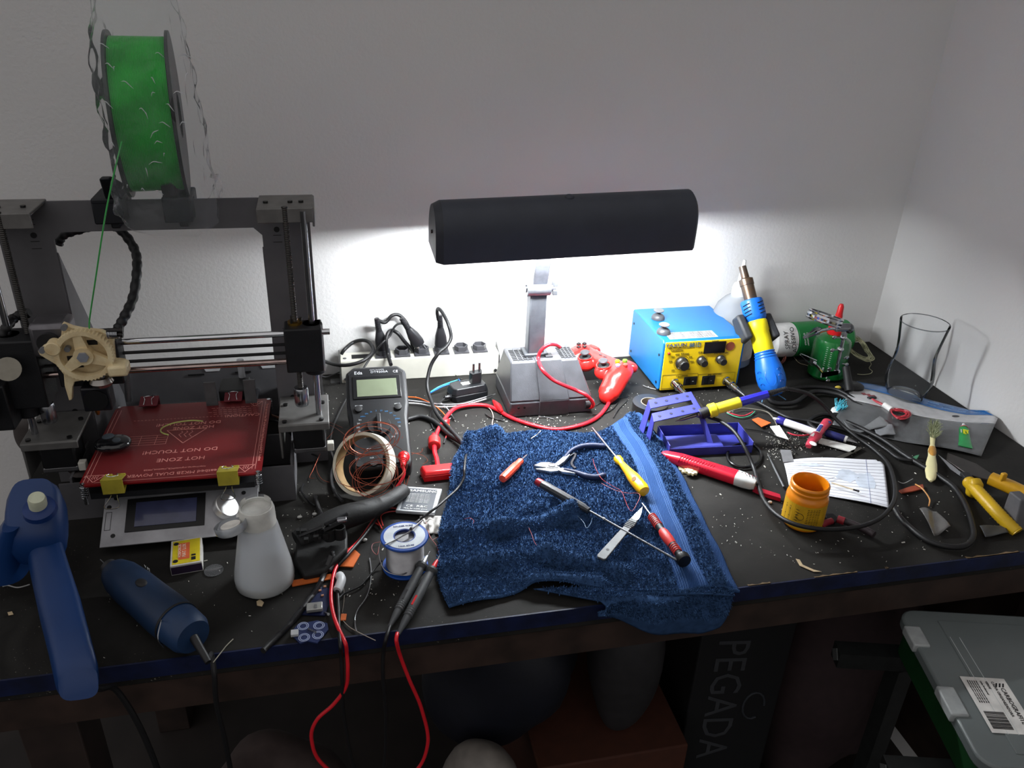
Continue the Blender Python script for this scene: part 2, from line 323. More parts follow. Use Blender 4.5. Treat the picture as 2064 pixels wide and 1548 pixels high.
# ------------------------------------------------------------ desk lamp
def lamp():
    r = root('desk_lamp', W(.338, 1.195), 'grey desk lamp with a long black half-round shade on a jointed metal arm', 'desk lamp')
    g = mat('lamp_grey_plastic', (74, 75, 79), .3, var=.15, scale=40, bump=.15, bscale=700)
    x0, x1, xt0, xt1 = .268, .409, .274, .388
    yf, yt, yb = 1.143, 1.172, 1.262
    Zt = .088
    def body(xa, xb, xta, xtb, e=0.0):
        b = B()
        b.hexa([(xa, yf - e, TOP), (xb, yf - e, TOP), (xb, yb, TOP), (xa, yb, TOP), (xa, yf - e, TOP + .028), (xb, yf - e, TOP + .028), (xb, yb, TOP + .028), (xa, yb, TOP + .028)])
        b.hexa([(xa, yf - e, TOP + .028), (xb, yf - e, TOP + .028), (xb, yb, TOP + .028), (xa, yb, TOP + .028), (xta, yt - e, TOP + Zt), (xtb, yt - e, TOP + Zt), (xtb, yb - .03, TOP + Zt), (xta, yb - .03, TOP + Zt)])
        return b
    obj('base', body(x0, x1, xt0, xt1), g, r, world=True, bevel=.003)
    c0, c1 = .318, .365
    cb = B()   # raised middle panel of the base
    cb.hexa([(c0, yf - .002, TOP), (c1 + .004, yf - .002, TOP), (c1 + .004, yf + .01, TOP), (c0, yf + .01, TOP), (c0, yf - .002, TOP + .0285), (c1 + .004, yf - .002, TOP + .0285), (c1 + .004, yf + .01, TOP + .0285), (c0, yf + .01, TOP + .0285)])
    cb.hexa([(c0, yf - .002, TOP + .0285), (c1 + .004, yf - .002, TOP + .0285), (c1 + .004, yf + .02, TOP + .0285), (c0, yf + .02, TOP + .0285), (c0 - .003, yt - .002, TOP + Zt + .0015), (c1 - .006, yt - .002, TOP + Zt + .0015), (c1 - .006, yb - .034, TOP + Zt + .0015), (c0 - .003, yb - .034, TOP + Zt + .0015)])
    obj('front_panel', cb, g, r, world=True, bevel=.001)
    for a, bb in ((.279, .312), (.361, .386)):
        fr = B(); n = 7
        for i in range(n):
            y = yt + .006 + i * .0062; fr.rng(a, bb, y, y + .0028, TOP + Zt - .001, TOP + Zt + .0006)
        objs('vent_slot', fr, M_((14, 14, 15), .8), r, world=True, smooth=0)
        fr2 = B()
        for i in range(3):
            x = a + (bb - a) * (i + 1) / 4; fr2.rng(x - .0006, x + .0006, yt + .004, yt + .05, TOP + Zt - .0005, TOP + Zt + .0012)
        objs('vent_rib', fr2, g, r, world=True, smooth=0)
    obj('switch', B().rng(.334, .347, yt + .007, yt + .021, TOP + Zt, TOP + Zt + .004), M_((50, 50, 54), .5), r, world=True, bevel=.001)
    sc = B()
    for x in (.283, .293): sc.cyl((x, yf - .0008, TOP + .018), (x, yf + .002, TOP + .018), .002, n=12)
    objs('screw_hole', sc, M_((12, 12, 12), .8), r, world=True)
    obj('cord_inlet', B().cyl((.398, yf + .004, TOP + .015), (.413, yf + .004, TOP + .015), .0085, n=20), M_((30, 30, 32), .6), r, world=True)
    metal = mat('lamp_arm_metal', (150, 153, 158), .38, .85, var=.12, scale=80)
    ps = B().rng(.306, .334, 1.190, 1.214, TOP + Zt - .002, TOP + .200)
    obj('lower_arm', ps, M_((105, 108, 114), .45, .7), r, world=True, bevel=.002)
    obj('arm_collar', B().rng(.300, .341, 1.186, 1.219, TOP + Zt - .001, TOP + Zt + .006), M_((60, 62, 66), .5), r, world=True, bevel=.002)
    obj('arm_joint', B().cyl((.300, 1.196, TOP + .206), (.339, 1.196, TOP + .206), .0125, n=28), metal, r, world=True, bevel=.001)
    jb = B().cyl((.2985, 1.196, TOP + .206), (.300, 1.196, TOP + .206), .006, n=16)
    obj('joint_bolt', jb, M_((90, 90, 95), .3, 1), r, world=True)
    wn = B().cyl((.339, 1.196, TOP + .206), (.345, 1.196, TOP + .206), .006, n=16)
    for s in (1, -1): wn.rng(.343, .351, 1.190, 1.202, TOP + .206 + s * .003, TOP + .206 + s * .012)
    obj('wing_nut', wn, metal, r, world=True, bevel=.001)
    ua = B(); ua.hexa([(.308, 1.188, TOP + .213), (.333, 1.188, TOP + .213), (.333, 1.204, TOP + .213), (.308, 1.204, TOP + .213), (.309, 1.158, TOP + .318), (.333, 1.158, TOP + .318), (.333, 1.174, TOP + .318), (.309, 1.174, TOP + .318)])
    obj('upper_arm', ua, metal, r, world=True, bevel=.002)
    # shade: half-round section swept along its length, open below
    yfr, ybk, zb, zt = 1.112, 1.204, .279, .360
    SX0, SX1 = .155, .537
    def sec(k=1.0, n=18):
        out = []
        for i in range(n + 1):
            a = PI * i / n; y = (yfr + ybk) / 2 - math.cos(a) * (ybk - yfr) / 2 * k; z = zb + (zt - zb) * (math.sin(a) ** .62) * k
            out.append((y - .012 * math.sin(a), z + .006 * (i / n)))
        return out
    s = sec(); so = B(); si = [((y - 1.163) * .965 + 1.163, zb + (z - zb) * .965) for y, z in s]
    n = len(s); tilt = .010
    def pt(x, y, z): return (x, y, TOP + z + tilt * (x - SX0) / (SX1 - SX0))
    vs = [pt(x, y, z) for x in (SX0, SX1) for y, z in s] + [pt(x, y, z) for x in (SX0, SX1) for y, z in si]
    fs = []
    for i in range(n - 1):
        fs += [(i, i + 1, n + i + 1, n + i), (2 * n + i, 3 * n + i, 3 * n + i + 1, 2 * n + i + 1)]
    fs += [(0, n, 3 * n, 2 * n), (n - 1, 3 * n - 1, 4 * n - 1, 2 * n - 1)]
    for e in (0, n):
        fs += [(e + i, 2 * n + e + i, 2 * n + e + i + 1, e + i + 1) for i in range(n - 1)]
    so.add(vs, fs)
    shm = mat('shade_black', (54, 58, 68), .55, var=.06, scale=30, bump=.1, bscale=900)
    sh = obj('shade', so, shm, r, world=True, smooth=50)
    # pale reflector inside
    ri = B(); s2 = [((y - 1.163) * .93 + 1.163, zb + (z - zb) * .93) for y, z in s]
    vs = [pt(x, y, z) for x in (SX0 + .004, SX1 - .004) for y, z in s2]
    ri.add(vs, [(i, i + 1, n + i + 1, n + i) for i in range(n - 1)])
    obj('reflector', ri, M_((150, 150, 148), .35), r, world=True, smooth=50)
    for x, sg in ((SX0, -1), (SX1, 1)):
        cp = B(); w_ = .011 if sg < 0 else .004
        a = [pt(x, y, z) for y, z in s]; b2 = [pt(x + sg * w_, (y - 1.163) * .93 + 1.163, zb + .003 + (z - zb) * .90) for y, z in s]
        cp.add(a + b2, [(i, i + 1, n + i + 1, n + i) for i in range(n - 1)] + [tuple(range(n, 2 * n)), tuple(range(n - 1, -1, -1)), (0, n, 2 * n - 1, n - 1)])
        obj('end_cap', cp, M_((48, 51, 58), .5), r, world=True, smooth=50)
        if sg < 0: obj('cap_screw', B().cyl((x - .0135, 1.150, TOP + .318), (x - .009, 1.150, TOP + .318), .0028, n=12), M_((18, 18, 20), .4), r, world=True)
    obj('shade_knob', B().ball((.345, 1.142, TOP + .366), (.008, .008, .005)), shm, r, world=True)
    em = bpy.data.materials.new('lit_tube'); em.use_nodes = True; e = em.node_tree.nodes['Principled BSDF']; e.inputs['Emission Color'].default_value = (.93, .97, 1, 1); e.inputs['Emission Strength'].default_value = TUBE_STRENGTH
    obj('fluorescent_tube', B().cyl(pt(SX0 + .012, 1.143, .298), pt(SX1 - .012, 1.143, .298), .0075, n=16), em, r, world=True)
lamp()
# ------------------------------------------------------------ 3D printer
PSTEEL = mat('printer_steel', (104, 103, 106), .5, .25, var=.12, scale=18, bump=.1)
def plate_with_hole(b, x0, x1, z0, z1, ox0, ox1, oz0, oz1, y, t, ch=.010):
    """sheet in the xz plane with an opening (corners cut)"""
    out = [(x0, z0), (x1, z0), (x1, z1), (x0, z1)]
    for a, c in ((y - t / 2, 0), ):
        b.rng(x0, ox0, y - t / 2, y + t / 2, z0, z1); b.rng(ox1, x1, y - t / 2, y + t / 2, z0, z1)
        b.rng(ox0, ox1, y - t / 2, y + t / 2, oz1, z1); b.rng(ox0, ox1, y - t / 2, y + t / 2, z0, oz0)
        M = FR((0, y, 0), 0, PI / 2)
        for sx in ((ox0, 1), (ox1, -1)): b.prism([(sx[0], oz1), (sx[0] + sx[1] * ch, oz1), (sx[0], oz1 - ch)], -t / 2, t / 2, M)
def motor(parent, c, s=.042, L=.040):
    x, y, z = c
    obj('motor', B().rng(x - s / 2, x + s / 2, y - s / 2, y + s / 2, z - L / 2, z + L / 2), M_((26, 26, 28), .45, .3), parent, world=True, bevel=.003)
    e = B(); e.rng(x - s / 2 - .0003, x + s / 2 + .0003, y - s / 2 - .0003, y + s / 2 + .0003, z + L / 2 - .007, z + L / 2); e.rng(x - s / 2 - .0003, x + s / 2 + .0003, y - s / 2 - .0003, y + s / 2 + .0003, z - L / 2, z - L / 2 + .008)
    objs('motor_end_plate', e, M_((120, 120, 122), .4, .8), parent, world=True, bevel=.002)
def printer():
    r = root('printer_3d', W(-.208, 1.06), 'grey steel framed 3D printer with cream geared extruder and red heated bed', '3D printer')
    k = dict(world=True)
    y0 = 1.06; T = TOP
    fb = B(); plate_with_hole(fb, -.391, -.026, T, T + .394, -.331, -.0865, T + .050, T + .356, y0, .003)
    obj('frame', fb, PSTEEL, r, smooth=0, **k)
    hl = B()
    for x in (-.352, -.068):
        for z in (.353, .19, .11): hl.cyl((x, y0 - .0022, T + z), (x, y0 + .0022, T + z), .0036, n=14)
        for z, w_ in ((.372, .004), (.366, .0045), (.345, .005), (.336, .0055), (.215, .005), (.203, .004)): hl.rng(x - w_, x + w_, y0 - .0018, y0 - .0012, T + z, T + z + .0007)
    for x in (-.22, -.15): hl.rng(x - .012, x + .012, 1.2125, 1.2132, T + .078, T + .081)
    objs('frame_hole', hl, INK(), r, smooth=0, **k)
    sl = B()
    for x in (-.195, -.110): sl.prism([(x - .013, .0905), (x + .013, .0905), (x + .010, .084), (x - .010, .084)], -.0022, .0022, FR((0, 1.215, T), 0, PI / 2))
    objs('frame_slot_edge', sl, M_((225, 228, 230), .5), r, smooth=0, **k)
    # rear triangular side plates and base
    for x in (-.331, -.0865):
        sp = B(); sp.prism([(y0, T), (y0 + .155, T), (y0 + .155, T + .05), (y0, T + .33)], -.0015, .0015, Matrix(((0, 0, 1, x), (1, 0, 0, 0), (0, 1, 0, 0), (0, 0, 0, 1))))
        obj('side_brace', sp, PSTEEL, r, smooth=0, **k)
    for x in (-.345, -.072):
        obj('base_side', B().rng(x - .0015, x + .0015, .965, y0, T, T + .062), PSTEEL, r, smooth=0, **k)
    bp = B().rng(-.36, -.070, .9635, .9665, T, T + .055); obj('base_front_plate', bp, PSTEEL, r, smooth=0, **k)
    obj('base_rear_plate', B().rng(-.34, -.08, 1.2135, 1.2165, T, T + .0935), PSTEEL, r, smooth=0, **k)
    # top corner brackets
    for sx, xa, xb in ((1, -.086, -.020), (-1, -.400, -.331)):
        b = B(); b.rng(xa, xb, 1.000, y0 + .004, T + .392, T + .396); b.rng(xa, xb, .998, 1.002, T + .378, T + .396)
        b.rng((xb if sx > 0 else xa) - .0015, (xb if sx > 0 else xa) + .0015, 1.0, y0, T + .372, T + .396)
        obj('top_bracket', b, M_((112, 110, 108), .5, .3), r, bevel=.001, **k)
        s = B()
        for x in (xa + .010, (xa + xb) / 2 + .006 * sx, xb - .014): s.cyl((x, 1.025, T + .396), (x, 1.025, T + .3985), .003, n=12)
        objs('bracket_screw', s, M_((20, 20, 20), .4), r, **k)
    # Z rods, screws, couplers, motors
    for sx, xs, xr in ((1, -.053, -.032), (-1, -.364, -.385)):
        obj('smooth_rod', B().cyl((xr, 1.0, T + .110), (xr, 1.0, T + .392), .004, n=20), STEEL(), r, **k)
        b = B(); n = 230; prof = []
        for i in range(n + 1): prof.append((.0034 + (.0004 if i % 2 else -.0002), .140 + .258 * i / n))
        obj('threaded_rod', B().lathe(prof, FR((xs, 1.0, T)), n=14), M_((66, 64, 62), .4, .7), r, smooth=0, **k)
        obj('coupler', B().lathe([(.0085, .128), (.0095, .130), (.0095, .152), (.0085, .154)], FR((xs, 1.0, T)), n=26), STEEL(), r, bevel=0, **k)
        g = B()
        for z in (.134, .147): g.cyl((xs - .003, .9895, T + z), (xs - .003, .993, T + z), .0018, n=10)
        objs('grub_screw', g, INK(), r, **k)
        pl = B(); pl.rng(xs - .032, xs + .034, .975, 1.056, T + .108, T + .112); pl.rng(xs - .032, xs - .029, .975, 1.056, T + .06, T + .110); pl.rng(xs - .032, xs + .034, .974, .977, T + .101, T + .111)
        obj('motor_bracket', pl, M_((112, 111, 109), .45, .4), r, bevel=.001, **k)
        s = B()
        for dx, dy in ((-.024, -.018), (.024, -.018), (-.024, .03), (.026, .03)): s.cyl((xs + dx, 1.0 + dy, T + .111), (xs + dx, 1.0 + dy, T + .1145), .0032, n=12)
        objs('bracket_screw', s, M_((60, 60, 60), .35, .9), r, **k)
        motor(r, (xs + .006, 1.0, T + .084))
        obj('motor_plug', B().rng(xs + .029, xs + .038, .972, .982, T + .068, T + .080), M_((200, 198, 188), .5), r, bevel=.001, **k)
    # X axis
    xr0, xr1 = -.425, -.010
    obj('x_rod', B().cyl((xr0, .992, T + .236), (xr1, .992, T + .236), .004, n=20), CHROME(), r, **k)
    obj('x_rod', B().cyl((xr0, .992, T + .197), (-.055, .992, T + .197), .004, n=20), M_((170, 150, 145), .15, 1), r, **k)
    for z in (.2215, .2095): obj('belt', B().rng(-.40, -.06, .988, .994, T + z - .0009, T + z + .0009), INK(), r, **k)
    bl = mat('black_print', (17, 18, 22), .55, var=.2, scale=60, bump=.2, bscale=900)
    b = B(); b.rng(-.067, -.020, .980, 1.012, T + .185, T + .246); b.cyl((-.032, 1.0, T + .176), (-.032, 1.0, T + .246), .0135, n=24)
    obj('x_idler', b, bl, r, bevel=.002, **k)
    obj('brass_nut', B().cyl((-.053, 1.0, T + .246), (-.053, 1.0, T + .2495), .009, n=22), M_((190, 150, 70), .3, 1), r, **k)
    s = B()
    for a in (0, 2.1, 4.2): s.cyl((-.053 + .0075 * math.cos(a), 1.0 + .0075 * math.sin(a), T + .249), (-.053 + .0075 * math.cos(a), 1.0 + .0075 * math.sin(a), T + .254), .0018, n=10)
    objs('nut_screw', s, M_((60, 58, 55), .4, .8), r, **k)
    # left X end with its motor
    b = B(); b.rng(-.425, -.352, .975, 1.020, T + .160, T + .250); b.cyl((-.385, 1.0, T + .14), (-.385, 1.0, T + .25), .0135, n=24); b.rng(-.43, -.39, .96, 1.0, T + .14, T + .20)
    obj('x_motor_mount', b, bl, r, bevel=.002, **k)
    obj('belt_knob', B().cyl(PY(16, 744, .955), PY(16, 744, .962), .014, n=24), M_((150, 145, 132), .6), r, **k)
    b = B(); b.rng(-.432, -.400, .930, .975, T + .165, T + .205)
    obj('x_motor', b, M_((28, 28, 30), .5), r, bevel=.003, **k)
    # extruder
    cream = mat('cream_print', (226, 210, 170), .5, var=.10, scale=50, bump=.25, bscale=700, dark=(204, 178, 132))
    yc = .958
    def E(px, py, y=yc): return PY(px, py, y)
    c = E(172, 712)
    # big gear
    g = B(); R0 = .0325; N = 47; M = frame(c, (0, -1, 0), (1, 0, 0))
    def ring(b, ro, ri, z0, z1, n, teeth=0):
        vs = []; fs = []
        for z in (z0, z1):
            for i in range(n):
                a = 2 * PI * i / n; rr = ro - (.0016 if teeth and i % 2 else 0); vs.append((rr * math.cos(a), rr * math.sin(a), z))
            for i in range(n):
                a = 2 * PI * i / n; vs.append((ri * math.cos(a), ri * math.sin(a), z))
        for i in range(n):
            j = (i + 1) % n
            fs += [(i, j, 2 * n + j, 2 * n + i), (n + j, n + i, 3 * n + i, 3 * n + j), (2 * n + i, 2 * n + j, 3 * n + j, 3 * n + i), (j, i, n + i, n + j)]
        b.add(vs, fs, M)
    ring(g, R0, .026, 0, .009, N * 2, 1)
    for a in (PI / 2 + .12, PI * 7 / 6 + .12, PI * 11 / 6 + .12):
        dx, dy = math.cos(a), math.sin(a); nx, ny = -dy, dx; w0, w1 = .0075, .0045
        g.prism([(dx * .006 + nx * w0, dy * .006 + ny * w0), (dx * .006 - nx * w0, dy * .006 - ny * w0), (dx * .0265 - nx * w1, dy * .0265 - ny * w1), (dx * .0265 + nx * w1, dy * .0265 + ny * w1)], .001, .008, M)
    g.cyl((0, 0, 0), (0, 0, .0105), .011, n=24, m=M)
    obj('large_gear', g, cream, r, smooth=30, **k)
    obj('gear_bolt', B().cyl((0, 0, .010), (0, 0, .0135), .0065, n=6, m=M), M_((150, 154, 164), .5, .3), r, **k)
    # small gear on the motor
    c2 = E(110, 697); M2 = frame(c2, (0, -1, 0), (1, 0, 0)); sg = B()
    sg.lathe([(.0085, -.004), (.0085, .010), (.0075, .011)], M2, n=22); obj('small_gear', sg, cream, r, **k)
    mt = E(106, 680, .985)
    obj('extruder_motor', B().box((mt.x, .992, mt.z), (.043, .040, .043)), M_((110, 108, 112), .35, .7), r, bevel=.006, **k)
    obj('motor_boss', B().cyl((mt.x, .966, mt.z), (mt.x, .973, mt.z), .0125, n=24), M_((60, 60, 62), .4, .6), r, **k)
    # plate
    MP = frame((0, yc + .006, 0), (0, -1, 0), (1, 0, 0))
    def q(px, py): p = PY(px, py, yc + .006); return (p.x, p.z)
    pl = [q(*a) for a in ((125, 652), (145, 660), (165, 664), (205, 668), (228, 680), (232, 725), (252, 728), (254, 738), (246, 758), (200, 762), (150, 770), (146, 782), (145, 806), (139, 808), (130, 778), (128, 755), (112, 735), (80, 716), (76, 708), (88, 696), (100, 690), (122, 690))]
    pl = [(x, -z) for x, z in pl]
    pb = B(); MP = Matrix(((1, 0, 0, 0), (0, 0, -1, yc + .006), (0, -1, 0, 0), (0, 0, 0, 1)))
    pb.prism(pl, -.008, 0.0, MP)
    obj('extruder_body', pb, cream, r, smooth=0, bevel=.001, **k)
    a0 = E(240, 742, yc - .004); obj('extruder_arm', B().box((a0.x, yc - .004, a0.z), (.022, .022, .014)), cream, r, bevel=.003, **k)
    s = B()
    for px, py in ((128, 662), (84, 708), (135, 705), (205, 758)):
        p = E(px, py, yc - .003); s.cyl(p + Vector((0, .006, 0)), p, .0034, n=14)
    objs('body_screw', s, M_((130, 132, 136), .5, .4), r, **k)
    s = B()
    for px, py in ((146, 722), (150, 736), (186, 690), (158, 736)):
        p = E(px, py, yc + .0055); s.box(p, (.011, .001, .006))
    objs('body_slot', s, INK(), r, smooth=0, **k)
    # idler screws and spring
    s = B()
    for py in (666, 674): s.cyl(E(216, py, yc), E(248, py, yc), .0028, n=12); s.cyl(E(243, py, yc), E(248, py, yc), .0042, n=14)
    objs('idler_screw', s, M_((52, 50, 50), .4, .8), r, **k)
    hx = []
    p0, p1 = E(216, 674, yc), E(238, 674, yc)
    for i in range(121):
        t = i / 120; a = t * 2 * PI * 9; hx.append(p0.lerp(p1, t) + Vector((0, .0048 * math.cos(a), .0048 * math.sin(a))))
    obj('idler_spring', B().tube(hx, .0006, 5), STEEL(), r, **k)
    p = E(236, 700, 1.0)
    b = B().box((p.x, .985, p.z), (.016, .03, .045)); b.rng(-.335, -.262, .978, 1.006, T + .185, T + .25)
    obj('carriage', b, bl, r, bevel=.002, **k)
    # hot end with fan
    p = E(197, 800, .965)
    obj('hotend_fan', B().box((p.x, .968, p.z), (.032, .022, .032)), M_((16, 16, 22), .4), r, bevel=.002, **k)
    fb = B(); fb.cyl((p.x, .9565, p.z), (p.x, .955, p.z), .0135, n=24); obj('fan_hub', fb, M_((8, 8, 10), .5), r, **k)
    p = E(205, 768, .962); obj('hotend_collar', B().lathe([(.011, -.005), (.014, 0), (.011, .006)], FR(p)), M_((150, 145, 140), .25, .9), r, **k)
    nz = E(198, 835, .972); obj('nozzle', B().cyl(nz + Vector((0, 0, .016)), nz, .006, .002, n=14), M_((150, 110, 60), .35, 1), r, **k)
    # corrugated cable sleeves
    def sleeve(pts):
        q_ = spline(pts, 14); rad = [(.0062 if (i // 3) % 2 else .0053) for i in range(len(q_))]
        return B().tube(q_, .006, 10, radii=rad)
    obj('cable_sleeve', sleeve([E(236, 665, .985), E(250, 640, 1.0), E(268, 600, 1.03), E(276, 545, 1.06), E(272, 505, 1.09), E(245, 466, 1.10), E(210, 452, 1.11), E(165, 462, 1.105), E(128, 474, 1.10), E(117, 492, 1.10)]), M_((20, 21, 24), .5), r, smooth=60, **k)
    obj('cable_sleeve', sleeve([E(60, 630, 1.02), E(30, 640, 1.02), E(12, 662, 1.0), E(0, 690, 1.0), E(-20, 720, 1.0)]), M_((18, 18, 20), .5), r, smooth=60, **k)
    # ribbon wires at the left foot
    q_ = spline([P(55, 800, .12), P(42, 850, .10), P(48, 895, .06), P(75, 918, .03), P(112, 912, .035), P(140, 935, .05), P(165, 960, .06)], 8)
    obj('flat_cable', B().tube(q_, .010, 8, flat=.15), M_((88, 82, 80), .6), r, smooth=60, **k)
    # Y motor and brackets behind the bed
    motor_c = PY(432, 795, 1.14)
    obj('y_motor', B().box((-.155, 1.14, T + .075), (.042, .044, .042)), M_((20, 20, 22), .5), r, bevel=.002, **k)
    for x in (-.182, -.128): obj('y_bracket', B().rng(x - .010, x + .006, 1.10, 1.103, T + .03, T + .12), M_((95, 96, 98), .5, .3), r, **k)
    p = P(492, 790, .07); obj('tie_post', B().cyl(p, p + Vector((0, 0, .055)), .005, n=16), M_((176, 178, 182), .4), r, **k)
    p = P(260, 808, .085); obj('tie_post', B().cyl(p, p + Vector((.004, 0, .045)), .0045, n=16), M_((120, 122, 125), .35, .6), r, **k)
    for dx in (-.03, .03): obj('y_rod', B().cyl((-.21 + dx * 2.6, .955, T + .045), (-.21 + dx * 2.6, 1.225, T + .045), .004, n=14), STEEL(), r, **k)
    obj('wiring', B().tube(spline([P(525, 852, .05), P(560, 850, .07), P(590, 880, .05), P(610, 905, .02), P(640, 920, .01)], 8), .0014, 6), CABLE(), r, **k)
    obj('wiring', B().tube(spline([P(520, 835, .05), P(545, 836, .05), P(575, 848, .07)], 6), .0018, 6), M_((120, 75, 40), .5), r, label='orange wires', **k)
    # ---- heated bed
    MB_ = FR((-.211, 1.012, T + .082), math.radians(-1.2))
    hw, hd = .107, .102
    bk = B(MB_); bk.prism([(-hw + .01, -hd + .004), (hw - .01, -hd + .004), (hw - .004, -hd + .02), (hw - .004, hd - .01), (-hw + .004, hd - .01), (-hw + .004, -hd + .02)], -.022, -.014)
    obj('bed_carriage', bk, bl, r, smooth=0, **k)
    rp = B(MB_); c_ = .008
    rp.prism([(-hw + c_, -hd), (hw - c_, -hd), (hw, -hd + c_), (hw, hd - c_), (hw - c_, hd), (-hw + c_, hd), (-hw, hd - c_), (-hw, -hd + c_)], -.0015, .0005)
    redm = mat('bed_red', (118, 10, 15), .4, var=.05, scale=10)
    hb = obj('heated_bed', rp, redm, r, smooth=0, **k)
    gp = B(MB_); gp.prism([(-hw + .004, -hd + .003), (hw - .006, -hd + .003), (hw - .006, hd - .002), (-hw + .004, hd - .002)], .0009, .0039)
    obj('glass_plate', gp, clear_mat('bed_glass', (255, 255, 255), haze=.015, gloss=.05, rough=.05), r, smooth=0, **k)
    ink = M_((225, 150, 140), .5, var=0); li = B(MB_)
    def line(x0, y0_, x1, y1, w_=.0005):
        d = Vector((x1 - x0, y1 - y0_, 0)); L = d.length; n_ = Vector((-d.y, d.x, 0)) / L * w_
        li.slab([(x0 - n_.x, y0_ - n_.y, .00058), (x1 - n_.x, y1 - n_.y, .00058), (x1 + n_.x, y1 + n_.y,   .00058), (x0 + n_.x, y0_ + n_.y, .00058)], .00006)
    def tri(cx, cy, s_):
        p_ = [(cx - s_, cy + s_ * .6), (cx + s_, cy + s_ * .6), (cx, cy - s_ * .8)]
        for i in range(3): line(*p_[i], *p_[(i + 1) % 3])
        for dx in (-.25, 0, .25):
            pts = [(cx + dx * s_ + .08 * s_ * math.sin(t * 1.6), cy + s_ * (.45 - .13 * t)) for t in range(6)]
            for i in range(5): line(*pts[i], *pts[i + 1], .0004)
    tri(-.0, .008, .026); tri(-.092, -.086, .011); tri(.087, -.086, .011); tri(.085, .088, .010)
    line(-.098, -.094, -.098, .09, .0003); line(-.103, -.094, -.103, .09, .0003); line(.095, -.09, .095, .092, .0003); line(.099, -.09, .099, .092, .0003)
    line(-.09, -.096, .088, -.096, .0003)
    for i in range(5): line(-.08, .012 - i * .006, -.022, .012 - i * .006, .0003)
    for xx in (-.08, -.056, -.036, -.022): line(xx, .012, xx, -.012, .0003)
    for i in range(34): line(-.075 + i * .0048, .056, -.0725 + i * .0048, .056, .0004)
    for j, (a, e) in enumerate(((.025, .088), (.028, .088), (.022, .088), (.03, .088))):
        t = a
        while t < e: line(t, .080 - j * .006, t + .005, .080 - j * .006, .0004); t += .0068
    obj('bed_marking', li, ink, r, smooth=0, **k)
    R3 = MB_.to_3x3(); xd = R3 @ Vector((-1, 0, 0)); yd = R3 @ Vector((0, -1, 0))
    def at(x, y_): return MB_ @ Vector((x, y_, .00045))
    text('bed_lettering', r, [('DO NOT TOUCH!', at(-.0, .043), xd, yd, .0105, 'CENTER'), ('HOT ZONE', at(.008, .031), xd, yd, .0105, 'CENTER'), ('CAUTION!', at(.07, .058), xd, yd, .010, 'CENTER'),
         ('DO NOT TOUCH!', at(0, -.029), xd, yd, .0115, 'CENTER'), ('HOT ZONE', at(.004, -.050), xd, yd, .0115, 'CENTER'), ('Heatbed MK2B DUAL POWER', at(.002, -.084), xd, yd, .0088, 'CENTER'),
         ('http://reprap.org/wiki/PCB_Heatbed_MK2B', at(.0, -.074), xd, yd, .0042, 'CENTER')], ink, world=True)
    text('bed_edge_lettering', r, [('Do not use more than 24V on the heatbed. http://reprap.org/wiki/PCB_Heatbed', at(.101, .085), R3 @ Vector((0, -1, 0)), R3 @ Vector((1, 0, 0)), .0048, 'LEFT')], ink, world=True)
    for sx, sy in ((-1, -1), (1, -1), (-1, 1), (1, 1)):
        q0 = MB_ @ Vector((sx * (hw - .004), sy * (hd - .004), 0)); h = []
        for i in range(61): h.append(q0 + Vector((.004 * math.cos(i * .6), .004 * math.sin(i * .6), -.018 * i / 60)))
        obj('level_spring', B().tube(h, .0006, 5), STEEL(), r, **k)
        obj('level_screw', B().cyl(q0 - Vector((0, 0, .028)), q0 + Vector((0, 0, .0015)), .0025, n=12), CHROME(), r, **k)
    return MB_
BEDM = printer()
# filament squiggle left on the bed
q = [BEDM @ Vector((x, y, .006)) for x, y in ((.020, .034), (.004, .038), (-.018, .034), (-.031, .022), (-.030, .010), (-.020, .002))]
single('filament_scrap', B().tube(spline(q, 8), .0009, 6), M_((190, 200, 110), .4), 'thin curl of pale green plastic lying on the red heated bed', 'plastic scrap', smooth=60)
def remote():
    M = BEDM @ FR((-.083, -.022, .0040), .1)
    r = rootm('remote_button', M, 'black oval remote shutter with two grey buttons on the red heated bed', 'remote')
    obj('case', B().ball((0, 0, .0080), (.0225, .0175, .0080), nu=36, nv=16, p=.9), M_((14, 14, 18), .2, coat=.5), r)
    obj('button', B().lathe([(.0075, .0130), (.0072, .0162), (.003, .0165)], FR((-.005, .006, 0))), M_((70, 80, 88), .4), r)
    obj('button', B().lathe([(.0052, .0130), (.005, .0160), (.002, .0163)], FR((.006, -.005, 0))), M_((60, 68, 75), .4), r)
remote()
